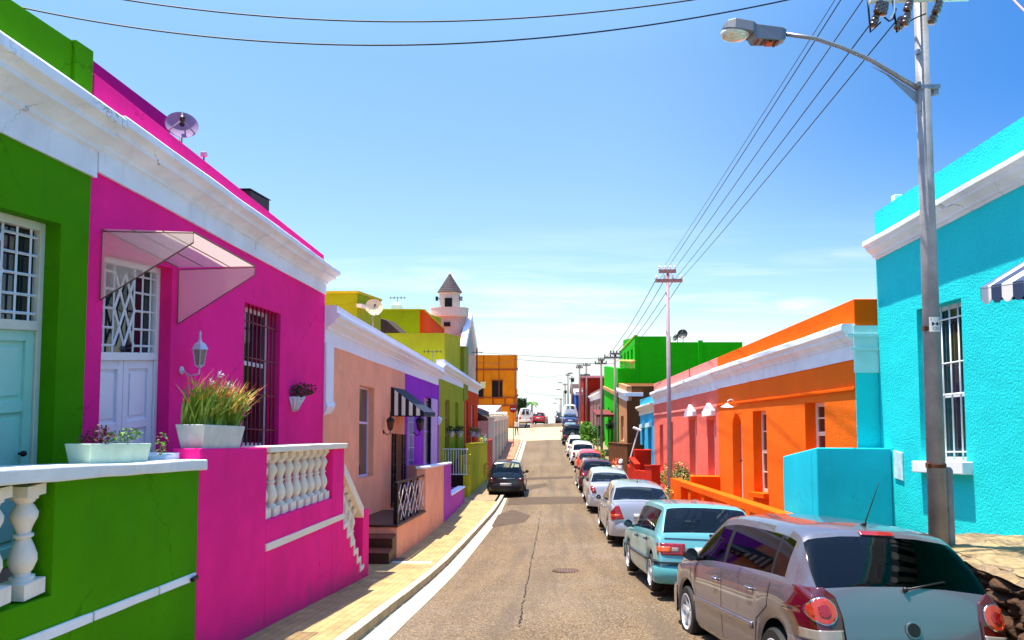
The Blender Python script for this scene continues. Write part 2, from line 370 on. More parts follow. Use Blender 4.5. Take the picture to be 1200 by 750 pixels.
def wheel(root, x, y, r=.30, w=.19, spokes=7, rim=None, simple=False):
    sg=1 if x>0 else -1
    t=MB(); n=20 if simple else 36
    t.lathe([(r*.66,-w/2),(r*.93,-w/2),(r*.985,-w/2+.02),(r,-w*.25),(r,w*.25),(r*.985,w/2-.02),(r*.93,w/2),(r*.70,w/2+.004),(r*.66,w/2-.02)],(x,y,r),n=n,axis='x',cap=False)
    wh=t.build('wheel',RUBBER,root,auto=50)
    m=MB(); xo=x+sg*w*.5
    m.lathe([(r*.60,-sg*.07),(r*.68,-sg*.03),(r*.70,sg*.0),(r*.665,sg*.004),(r*.64,-sg*.03),(r*.60,-sg*.06)],(xo,y,r),n=n,axis='x',cap=False)
    if not simple:
        for i in range(spokes):
            a=2*PI*i/spokes+.2; d=Vector((0,math.cos(a),math.sin(a))); p=Vector((0,-math.sin(a),math.cos(a))); c=Vector((xo,y,r))
            q=[]
            for rr,ww,dx in((.12*r,.09*r,-.022),(.66*r,.12*r,-.012)):
                for s in(-1,1):
                    for e in(0,-.03): q.append(c+d*rr+p*ww*s+Vector((sg*(dx+e),0,0)))
            m.add(q,[(0,2,6,4),(1,5,7,3),(0,4,5,1),(2,3,7,6),(0,1,3,2),(4,6,7,5)])
        m.lathe([(.17*r,-sg*.05),(.17*r,-sg*.012),(.12*r,-sg*.004),(.02,-sg*.004)],(xo,y,r),n=16,axis='x')
    else:
        m.lathe([(.6*r,-sg*.03),(.5*r,-sg*.02),(.15*r,-sg*.005),(.02,-sg*.004)],(xo,y,r),n=14,axis='x')
    m.build('rim',rim or RIMM,wh,auto=40)
    b=MB(); b.lathe([(r*.62,-.02),(r*.62,.02)],(xo-sg*.085,y,r),n=n,axis='x'); b.build('brake_disc',UNDER,wh)
def car(label, cat, loc, yaw, pitch, roll, S, group='cars parked along the kerb'):
    """S: L, W, top [(y,z)..] silhouette, belt [(y,z)..], wb (front y, rear y), glass zones; y grows forward"""
    root=thing('parked_car',label,cat,loc,group,world=False)
    root.rotation_euler=(pitch,roll,yaw)
    L,W=S['L'],S['W']/2; y0,y1=-L/2,L/2; lod=S.get('lod',1)
    top=pch(S['top']); belt=pch(S['belt']); R=S.get('r',.30); Ra=R+.055; sill=S.get('sill',.20)
    wy=S['wheels']; tum=S.get('tum',.30); crown=S.get('crown',.04); ws=S['ws']; rw=S['rw']; sw=S['sw']
    ends=S.get('round',(.55,.45)); plan=S.get('plan',(.16,.10))
    def hw(y):
        a=max(0,(y-(y1-ends[0]))/ends[0]); b=max(0,((y0+ends[1])-y)/ends[1])
        return W*(1-plan[0]*a**2.4-plan[1]*b**2.6)
    def zb(y):
        for c in wy:
            if abs(y-c)<Ra: return R+.02+math.sqrt(max(0,Ra*Ra-(y-c)**2))
        e=max(0,(y-(y1-.5))/.5, ((y0+.5)-y)/.5); return sill+.10*e**2
    ys=set([y0,y1]); step=.11/lod
    k=y0
    while k<y1: ys.add(round(k,4)); k+=step
    for c in wy:
        for i in range(0,int(14*min(1,lod))+1 or 1):
            a=PI*i/max(1,int(14*min(1,lod))); ys.add(round(c+Ra*.9995*math.cos(a),4))
        ys.add(round(c+Ra+.002,4)); ys.add(round(c-Ra-.002,4))
    for a in(ws,rw): ys.update(a)
    for a in sw: ys.update(a[:2])
    for a in S['top']: ys.add(a[0])
    for i in range(1,5): ys.add(y0+.012*i*i*.6); ys.add(y1-.015*i*i*.6)
    ys=sorted(v for v in ys if y0<=v<=y1)
    q=[ys[0]]
    keep=set(ws)|set(rw)|set(v for a in sw for v in a[:2])
    for v in ys[1:]:
        if v-q[-1]>.004 or v in keep: q.append(v)
    ys=q
    def sect(y):
        T=top(y); B=min(belt(y),T-.03); b=zb(y); w=hw(y); h=max(T-B,.0)
        b=min(b,B-.06)
        zm=b+(B-b)*.42; wb=w*.965
        rc=min(.12,.03+h*.22); xr=wb-.03-tum*max(h-.03,0)
        tf=min(1,h/.25)
        p=[(w*.95,b),(w*.985,b+(B-b)*.12),(w,zm),(w*.995,zm+(B-zm)*.5),(w*.985,B-.035*min(1,(B-b)/.3)),(wb,B)]
        sx,sz=wb-.012,B+.012*tf; ex,ez=xr,T-rc*.62
        ez=max(ez,sz+.004)
        for t in(.06,.5,.93): p.append((sx+(ex-sx)*t+.012*math.sin(PI*t)*tf,sz+(ez-sz)*t))
        p += [(xr-.10*rc,T-.36*rc),(xr-.45*rc,T-.12*rc),(xr-1.1*rc,T),(xr*.5,T+crown*.7),(0,T+crown)]
        return p
    NS=14;  V=[]; idx={}
    for i,y in enumerate(ys):
        for j,(x,z) in enumerate(sect(y)):
            # slight wrap of the ends in plan
            V.append((x,y,z)); idx[(i,j,1)]=len(V)-1
            if j<NS-1: V.append((-x,y,z)); idx[(i,j,-1)]=len(V)-1
            else: idx[(i,j,-1)]=len(V)-1
    bodyf=[]; sg_=[]; wsf=[]; rwf=[]; pf=[]; s0_=min(a[0] for a in sw); s1_=max(a[1] for a in sw)
    for i in range(len(ys)-1):
        ym=(ys[i]+ys[i+1])/2
        for j in range(NS-1):
            for s in(1,-1):
                f=[idx[(i,j,s)],idx[(i+1,j,s)],idx[(i+1,j+1,s)],idx[(i,j+1,s)]]
                if s<0: f.reverse()
                if j in(6,7) and any(a[0]-1e-5<ym<a[1]+1e-5 for a in sw): sg_.append((f,s,next(n for n,a in enumerate(sw) if a[0]-1e-5<ym<a[1]+1e-5)))
                elif j in(6,7) and s0_<ym<s1_: pf.append((f,s))
                elif j>=10 and ws[0]<ym<ws[1]: wsf.append(f)
                elif j>=S.get('rwj',10) and rw[0]<ym<rw[1]: rwf.append(f)
                else: bodyf.append(f)
    n=len(ys)-1
    bodyf.append([idx[(0,j,1)] for j in range(NS)]+[idx[(0,j,-1)] for j in range(NS-2,-1,-1)])
    bodyf.append([idx[(n,j,1)] for j in range(NS-1,-1,-1)]+[idx[(n,j,-1)] for j in range(0,NS-1)])
    def sub(fs,name,m,par,auto=35,off_=0):
        mb=MB(); used={}
        for f in fs:
            g=[]
            for v in f:
                if v not in used: used[v]=len(mb.v); mb.v.append(V[v])
                g.append(used[v])
            mb.f.append(g); mb.m.append(0)
        return mb.build(name,m,par,auto=auto,fix=False)
    bd=sub(bodyf,'body',S['paint'],root,S.get('sharp',32))
    gl=S.get('glass',CARGLASS)
    pass
    for s in(1,-1):
        yy=sorted(set(round(V[f[0]][1],3) for f,ss in pf if ss==s)); grp=[]
        for f,ss in pf:
            if ss!=s: continue
            c_=sum(V[v][1] for v in f)/len(f); k_=sum(1 for a in sw if a[1]<c_)
            while len(grp)<=k_: grp.append([])
            grp[k_].append(f)
        for g_ in grp:
            if g_: sub(g_,'window_pillar',PLASTIC,bd)
    if wsf: sub(wsf,'windscreen',gl,root)
    if rwf: sub(rwf,'rear_window',S.get('rglass',gl),root)
    for nn in range(len(sw)):
        for s in(1,-1):
            fs=[f for f,ss,k_ in sg_ if ss==s and k_==nn]
            if fs: sub(fs,'side_window',gl,root)
    bv=BVHTree.FromPolygons([Vector(v) for v in V],bodyf+[f for f,_,_ in sg_]+wsf+rwf+[f for f,_ in pf])
    def hitr(x,z,o=.006,rear=True):
        d=Vector((0,1 if rear else -1,0)); h=bv.ray_cast(Vector((x,-5 if rear else 5,z)),d)
        if h[0] is None: return None
        nn=h[1]; nn = nn if nn.dot(d)<0 else -nn
        return h[0]+nn*o
    def hits(s,y,z,o=.004):
        d=Vector((-s,0,0)); h=bv.ray_cast(Vector((s*3,y,z)),d)
        if h[0] is None: return None
        nn=h[1]; nn = nn if nn.dot(d)<0 else -nn
        return h[0]+nn*o
    def decal(poly, name, m, par=root, o=.006, rear=True, side=None, cuts=3, thick=0):
        bm=bmesh.new(); vs=[bm.verts.new((a,b,0)) for a,b in poly]; bm.faces.new(vs)
        bmesh.ops.triangulate(bm,faces=bm.faces)
        for _ in range(cuts+(S.get('fine',0)) if lod>=1 else 1):
            bmesh.ops.subdivide_edges(bm,edges=bm.edges,cuts=1,use_grid_fill=True); bmesh.ops.triangulate(bm,faces=bm.faces)
        ok=True; dead=[]
        for v in bm.verts:
            h=hitr(v.co.x,v.co.y,o,rear) if side is None else hits(side,v.co.x,v.co.y,o)
            if h is None: dead.append(v)
            else: v.co=h
        bmesh.ops.delete(bm,geom=dead,context='VERTS')
        me=bpy.data.meshes.new(name); bm.to_mesh(me); bm.free(); me.materials.append(m)
        me.polygons.foreach_set('use_smooth',[True]*len(me.polygons))
        ob=bpy.data.objects.new(name,me); COL.objects.link(ob); ob.parent=par
        if thick:
            s_=ob.modifiers.new('s','SOLIDIFY'); s_.thickness=thick; s_.offset=0
        return ob
    def circ(cx,cz,r,n=20): return [(cx+r*math.cos(2*PI*i/n),cz+r*math.sin(2*PI*i/n)) for i in range(n)]
    def stripe(pts, s, w, name, m, par=bd, o=.003, th=.0):
        """thin strip along (y,z) points on the side of the body"""
        mb=MB(); P_=[]
        for i in range(len(pts)-1):
            a,b=pts[i],pts[i+1]; k_=max(1,int(math.hypot(b[0]-a[0],b[1]-a[1])/.06))
            for j in range(k_): P_.append((a[0]+(b[0]-a[0])*j/k_,a[1]+(b[1]-a[1])*j/k_))
        P_.append(pts[-1]); prev=None
        for i,(y,z) in enumerate(P_):
            a=P_[max(0,i-1)]; b=P_[min(len(P_)-1,i+1)]; d=math.hypot(b[0]-a[0],b[1]-a[1]) or 1; nx,nz=-(b[1]-a[1])/d,(b[0]-a[0])/d
            h1=hits(s,y+nx*w/2,z+nz*w/2,o); h2=hits(s,y-nx*w/2,z-nz*w/2,o)
            if h1 is None or h2 is None: prev=None; continue
            mb.v += [h1,h2]; c=len(mb.v)
            if prev: mb.f.append([prev-2,prev-1,c-1,c-2]); mb.m.append(0)
            prev=c
        if mb.f:
            ob=mb.build(name,m,par,smooth=True,fix=False)
            if th: q_=ob.modifiers.new('s','SOLIDIFY'); q_.thickness=th; q_.offset=0
            return ob
    # underside, cabin floor, seats
    u=MB(); u.box((0,0,.32),(2*W-.42,L-.3,.30))
    for c in wy: u.box((0,c,.42),(2*W-.46,2*Ra,.42))
    ub=u.build('underbody',UNDER,root)
    cy0,cy1=rw[0],ws[1]
    if S.get('seats',True):
        B0=belt(0); u=MB()
        fy=ws[0]-.75; ry=rw[1]+.42 if S.get('hatch') else rw[1]+.12
        u.box((0,(cy0+cy1)/2,.50),(2*W-.3,(cy1-cy0)*.95,.10))
        for x in(-.36,.36):
            u.box((x,fy,.78),(.48,.14,.58),Matrix.Rotation(.18,3,'X')); u.box((x,fy-.10,1.14),(.26,.08,.17)); u.box((x,fy+.3,.56),(.5,.5,.14))
        u.box((0,ry,.76),(1.2,.14,.5),Matrix.Rotation(.25,3,'X'))
        for x in(-.36,.36): u.box((x,ry-.10,1.04),(.24,.07,.14))
        u.box((0,ws[0]+.35,.80),(2*W-.34,.45,.22))
        u.build('seats',SEAT,root,bevel=.03)
        st=MB(); c=Vector((.36,ws[0]-.05,.88)); st.path([c+Vector((.18*math.cos(a*PI/8),.06*math.sin(a*PI/8),.17*math.sin(a*PI/8))) for a in range(17)],.014,6); st.build('steering_wheel',PLASTIC,root,smooth=True)
    for x in(W-.10,-W+.10):
        for c in wy: wheel(root,x,c,R,spokes=S.get('spokes',7),simple=lod<.8,rim=S.get('rim'))
    # bumpers
    def bumper(yE,sgn,zl,zh,m,name,dep=.05,name2=None,back=.38):
        mb=MB(); pts=[]
        N_=16
        for i in range(N_+1):
            t=i/N_; # from side to centre
            if t<.35: y=yE-sgn*back*(1-t/.35)**1.0*1.0-sgn*.10*(t/.35); x=hw(y)+.006
            else:
                a=(t-.35)/.65; y=yE-sgn*.10*(1-a)**2+sgn*.0; x=(hw(yE-sgn*.10)+.006)*(1-a)**.8
            pts.append((x,y))
        pr=[(-.03,zl),(dep*.55,zl+.015),(dep,zl+(zh-zl)*.4),(dep,zl+(zh-zl)*.75),(dep*.6,zh-.01),(-.03,zh)]
        full=pts+[(-x,y) for x,y in reversed(pts[:-1])]
        cc=Vector((0,yE-sgn*.6)); rows=[]
        for i,(x,y) in enumerate(full):
            a=Vector(full[max(0,i-1)]); b=Vector(full[min(len(full)-1,i+1)]); t=(b-a).normalized(); nrm=Vector((t.y,-t.x))
            if nrm.dot(Vector((x,y))-cc)<0: nrm=-nrm
            e=min(1,min(i,len(full)-1-i)/7.0)**1.3+.05
            rows.append([(x+nrm.x*o*(e if o>0 else 1),y+nrm.y*o*(e if o>0 else 1),z) for o,z in pr])
        n_=len(pr)
        for r_ in rows: mb.v+=r_
        for i in range(len(rows)-1):
            for j in range(n_-1):
                mb.f.append([i*n_+j,i*n_+j+1,(i+1)*n_+j+1,(i+1)*n_+j]); mb.m.append(0)
        return mb.build(name,m,root,auto=60)
    bz=S.get('rb',(.24,.58)); rbp=bumper(y0,-1,bz[0],bz[1],S.get('bpaint',S['paint']),'rear_bumper',S.get('bdep',.06))
    if S.get('bstrip'): bumper(y0,-1,bz[1]-.012,bz[1]+.035,PLASTIC,'bumper_strip',S.get('bdep',.06)+.006)
    fz=S.get('fb',(.22,.55)); bumper(y1,1,fz[0],fz[1],S.get('bpaint',S['paint']),'front_bumper',.05)
    # front lamps
    hz=belt(y1-.15)-.08
    for s in(1,-1): decal([(s*.42,hz-.07),(s*.70,hz-.07),(s*.72,hz+.04),(s*.44,hz+.05)],'headlight',CLEARL,rear=False,cuts=2)
    decal([(-.36,hz-.06),(.36,hz-.06),(.36,hz+.03),(-.36,hz+.03)],'grille',PLASTIC,rear=False,cuts=2)
    # side details
    for s in(1,-1):
        if lod>=.8:
            for dl in S.get('seams',[]): stripe(dl,s,.009,'door_seam',DARK)
            for (y,z) in S.get('handles',[]):
                h=hits(s,y,z,0)
                if h:
                    mb=MB(); mb.path([h+Vector((0,-.075,0)),h+Vector((s*.032,-.055,.004)),h+Vector((s*.036,0,.006)),h+Vector((s*.032,.055,.004)),h+Vector((0,.075,0))],[.012,.014,.015,.014,.012],8)
                    mb.build('door_handle',S.get('hmat',S['paint']),root,smooth=True)
                    decal([(y-.06,z-.03),(y+.06,z-.03),(y+.06,z+.03),(y-.06,z+.03)],'handle_recess',S.get('hmat',S['paint']) if not S.get('darkrecess') else DARK,bd,o=.002,side=s,cuts=1)
            if S.get('mould'): stripe(S['mould'],s,S.get('mouldw',.035),'side_moulding',S.get('mouldm',S['paint']),root,o=.009,th=.012)
            if S.get('wline'): stripe(S['wline'],s,.018,'window_seal',PLASTIC,bd,o=.004)
        my=S.get('mirror')
        if my:
            h=hits(s,my[0],my[1],0) or Vector((s*W*.9,my[0],my[1]))
            mb=MB(); cx=h.x+s*.11; mb.ball((cx,my[0]-.01,my[1]+.045),.085,n=14,sc3=(1.05,.62,.78))
            mb.path([(h.x-s*.03,my[0],my[1]-.005),(cx,my[0],my[1]+.02)],[.03,.03],8)
            mr=mb.build('side_mirror',S.get('mirm',S['paint']),root,smooth=True)
            g=MB(); g.lathe([(.072,0),(.07,-.008)],(cx,my[0]-.052,my[1]+.045),n=16,axis='y'); g.build('mirror_glass',GLASSD,mr)
    # rear lamps and the rest of the back
    for L_ in S.get('lamps',[]):
        for s in(1,-1):
            poly=[(s*x,z) for x,z in L_[0]]
            par=decal(poly,L_[1],L_[2],o=L_[3] if len(L_)>3 else .008,thick=.008)
            for c in(L_[4] if len(L_)>4 else []):
                decal([(s*x,z) for x,z in c[0]],c[1],c[2],par,o=c[3],cuts=2,thick=.004)
    pz=S.get('plate')
    if pz:
        pl=decal([(-.25,pz-.06),(.25,pz-.06),(.25,pz+.06),(-.25,pz+.06)],'number_plate',S.get('pmat',PLATE),o=.055 if pz<bz[1] else .014,cuts=1,thick=.01)
        if pz<bz[1]:
            for v in pl.data.vertices: v.co.y=y0-S.get('bdep',.06)-.010
    for dc in S.get('rear',[]): decal(dc[0],dc[1],dc[2],root if len(dc)<5 else dc[4],o=dc[3],cuts=dc[5] if len(dc)>5 else 3,thick=.004)
    # rear wiper
    if S.get('wiper'):
        wz=S['wiper']; mb=MB(); a=hitr(0,wz,.02); b=hitr(.36,wz+.06,.016)
        if a and b: mb.bar(a,b,.008); mb.ball(a,.022,n=8); mb.build('rear_wiper',PLASTIC,root,smooth=True)
    if S.get('antenna'):
        ya=S['antenna']; z=top(ya)+crown; mb=MB(); mb.path([(0,ya,z-.01),(0,ya-.05,z+.02)],[.022,.012],8); mb.path([(0,ya-.04,z+.015),(0,ya-.30,z+.36)],[.006,.003],6); mb.build('antenna',PLASTIC,root,smooth=True)
    if S.get('exhaust'):
        mb=MB(); mb.bar((-.45,y0+.1,.22),(-.45,y0-.05,.21),.028,12); mb.build('exhaust_pipe',STEEL,root,smooth=True)
    S['_hit']=hitr; S['_decal']=decal; S['_bd']=bd; S['_root']=root
    return root
def place(y, xl, W, L, zoff=0):
    """loc, pitch for a car whose tail is at street y and left side at xl"""
    yc=y+L/2; a=road(xl+W/2,y+.7); b=road(xl+W/2,y+L-.7); pitch=math.atan2(b-a,L-1.4)
    return (xl+W/2,yc,(a+b)/2+zoff), pitch
def HATCH(paint_, L=3.9, W=1.65, **k):
    h=L/2
    S=dict(L=L,W=W,paint=paint_,r=.29,hatch=True,
        top=[(-h,.60),(-h+.05,.78),(-h+.10,.92),(-h+.42,1.36),(-h+.62,1.43),(-.1,1.47),(.35,1.44),(h-1.12,1.02),(h-.9,.96),(h-.35,.86),(h-.08,.72),(h,.55)],
        belt=[(-h,.58),(-h+.3,.94),(0,.90),(h-1.0,.86),(h-.3,.78),(h,.52)],
        wheels=(h-.75,-h+.68),ws=(.42,h-1.14),rw=(-h+.12,-h+.40),sw=[(-h+.52,-.62),(-.55,.12),(.19,.80)],
        seams=[[(.82,.86),(.86,.3)],[(.15,.9),(.15,.25)],[(-.58,.9),(-.6,.55),(-.8,.35)]],handles=[(.27,.80),(-.46,.82)],
        mirror=(.72,.92),lamps=[([(.50,.64),(.80,.64),(.80,.86),(.56,.86)],'tail_light',RED)],plate=.70,wiper=.98)
    S.update(k); return S
def SEDAN(paint_, L=4.4, W=1.7, **k):
    h=L/2
    S=dict(L=L,W=W,paint=paint_,r=.30,
        top=[(-h,.70),(-h+.04,.92),(-h+.10,1.00),(-h+.42,1.03),(-h+1.0,1.36),(-h+1.35,1.43),(-.1,1.46),(.35,1.42),(h-1.22,1.00),(h-1.0,.94),(h-.35,.84),(h-.08,.70),(h,.55)],
        belt=[(-h,.66),(-h+.25,.93),(0,.90),(h-1.0,.86),(h-.3,.76),(h,.52)],
        wheels=(h-.80,-h+.92),ws=(.42,h-1.24),rw=(-h+.47,-h+.95),sw=[(-h+1.02,-.50),(-.43,.22),(.29,.85)],
        seams=[[(.9,.86),(.92,.3)],[(.22,.9),(.22,.25)],[(-.46,.9),(-.5,.6),(-.75,.4)]],handles=[(.32,.80),(-.38,.82)],
        mirror=(.78,.92),lamps=[([(.52,.70),(.84,.70),(.84,.95),(.62,.95)],'tail_light',RED)],plate=.76)
    S.update(k); return S
def polo():
    p=mat('lilac_silver_paint','#75727d',.25,metal=.6,coat=1)
    h=1.95
    def circ(cx,cz,r,n=24): return [(cx+r*math.cos(2*PI*i/n),cz+r*math.sin(2*PI*i/n)) for i in range(n)]
    return HATCH(p,L=3.9,W=1.65,spokes=6,fine=1,glass=CARDARK,
        top=[(-h,.60),(-h+.035,.80),(-h+.09,.97),(-h+.20,1.12),(-h+.38,1.33),(-h+.47,1.40),(-h+.75,1.445),(-.15,1.475),(.30,1.44),(.55,1.33),(h-.92,.99),(h-.78,.95),(h-.35,.86),(h-.08,.72),(h,.55)],
        belt=[(-h,.58),(-h+.10,.92),(-h+.35,.985),(0,.94),(h-1.0,.875),(h-.3,.78),(h,.52)],
        wheels=(h-.76,-h+.70),ws=(.36,h-.96),rw=(-h+.10,-h+.40),sw=[(-h+.50,-h+.74),(-h+.79,-.06),(.03,.90)],rwj=9,
        tum=.31,round=(.6,.5),plan=(.18,.11),crown=.035,
        seams=[[(1.0,.86),(.98,.62),(.93,.28)],[(-.02,.92),(-.02,.25)],[(-h+.72,.95),(-h+.80,.74),(-h+1.03,.60),(-h+1.10,.30)]],
        handles=[(.14,.80),(-.78,.835)],mould=[(.90,.50),(-.84,.52)],mouldw=.06,mirror=(.80,.935),mirm=PLASTIC,
        lamps=[([(.55,.62),(.81,.60),(.825,.80),(.79,.985),(.66,.99),(.58,.93),(.55,.80)],'tail_light',REDD,.010,
             [([(.56,.63),(.80,.61),(.80,.685),(.56,.70)],'reversing_lamp',CLEARL,.018),
              (circ(.685,.825,.098),'lamp_ring',CHROME,.018),(circ(.685,.825,.090),'round_lamp',mat('red_orange_lens','#a83218',.12,coat=1),.023),(circ(.685,.825,.045),'lamp_centre',RED,.028)])],
        plate=.50,bdep=.08,rb=(.22,.60),wiper=1.00,antenna=-h+.62,
        rear=[([(-.15,1.385),(.15,1.385),(.15,1.415),(-.15,1.415)],'brake_light',RED,.012),
              (circ(0,.72,.062),'badge_ring',mat('grey_chrome','#8f9296',.3,metal=.8),.010,),
              (circ(0,.72,.050),'badge_disc',PLASTIC,.014),
              ([(-.545,.62),(-.537,.62),(-.548,.80),(-.556,.80)],'tailgate_gap',DARK,.004),([(.545,.62),(.537,.62),(.548,.80),(.556,.80)],'tailgate_gap',DARK,.004),
              ([(-.60,.612),(.60,.612),(.60,.620),(-.60,.620)],'tailgate_gap',DARK,.004)])
def cyanhatch():
    p=mat('turquoise_car_paint','#63a8b0',.32,metal=.15,coat=1); h=2.0
    return HATCH(p,L=4.0,W=1.64,spokes=5,tum=.30,r=.285,
        top=[(-h,.58),(-h+.03,.72),(-h+.08,.90),(-h+.36,1.28),(-h+.43,1.33),(-h+.62,1.36),(-.1,1.39),(.32,1.36),(h-1.18,.95),(h-.98,.91),(h-.35,.82),(h-.06,.70),(h,.55)],
        belt=[(-h,.56),(-h+.10,.86),(-h+.30,.90),(0,.87),(h-1.0,.83),(h-.3,.75),(h,.50)],
        round=(.45,.30),plan=(.12,.05),crown=.02,glass=CARGLASS,
        ws=(.36,h-1.20),rw=(-h+.10,-h+.38),sw=[(-h+.50,-h+.82),(-h+.88,-.16),(-.08,.78)],
        wheels=(h-.80,-h+.72),
        seams=[[(.88,.84),(.86,.28)],[(-.12,.86),(-.12,.25)],[(-h+.85,.88),(-h+.90,.66),(-h+1.08,.50),(-h+1.1,.28)]],
        handles=[(0.02,.76),(-.98,.78)],hmat=PLASTIC,
        mould=[(1.96,.50),(.93,.48),(-1.02,.48)],mouldw=.05,mouldm=mat('grey_plastic','#3c4850',.5),mirror=(.72,.88),mirm=mat('dark_teal_plastic','#1f5a5f',.4),
        lamps=[([(.40,.62),(.80,.62),(.80,.79),(.40,.79)],'tail_light',RED,.010,[([(.62,.66),(.80,.66),(.80,.74),(.62,.74)],'indicator_lamp',ORANGEL,.016),([(.50,.67),(.60,.67),(.60,.73),(.50,.73)],'reversing_lamp',CLEARL,.016)])],
        rb=(.20,.50),bdep=.09,bpaint=mat('turquoise_bumper_paint','#4f9aa0',.4,coat=.5),bstrip=True,plate=.68,wiper=.92,
        rear=[([(-.7,.855),(.7,.855),(.7,.865),(-.7,.865)],'tailgate_trim',PLASTIC,.006)])
def tiida():
    p=mat('silver_white_paint','#adb0b8',.28,metal=.5,coat=1); h=2.2
    return SEDAN(p,L=4.4,W=1.70,spokes=6,
        top=[(-h,.66),(-h+.03,.86),(-h+.08,1.04),(-h+.35,1.07),(-h+.90,1.40),(-h+1.2,1.48),(-.1,1.53),(.35,1.49),(h-1.08,1.03),(h-.9,.97),(h-.35,.86),(h-.08,.70),(h,.55)],
        belt=[(-h,.62),(-h+.08,.93),(-h+.30,.99),(0,.94),(h-1.0,.88),(h-.3,.76),(h,.52)],ws=(.40,h-1.10),rw=(-h+.42,-h+.88),
        lamps=[([(.50,.66),(.85,.62),(.85,.78),(.70,.98),(.62,.98)],'tail_light',RED,.010,[([(.60,.72),(.80,.70),(.80,.76),(.60,.78)],'indicator_lamp',ORANGEL,.016)])],
        plate=.74,rb=(.22,.58),bdep=.07,antenna=-.9)
def renault():
    p=mat('pale_silver_paint','#c0c3c8',.25,metal=.45,coat=1); h=2.15
    return SEDAN(p,L=4.3,W=1.68,lod=.8,
        lamps=[([(.55,.70),(.83,.70),(.83,.93),(.68,.95),(.60,.90)],'tail_light',RED,.010)],plate=.62,rb=(.22,.60))

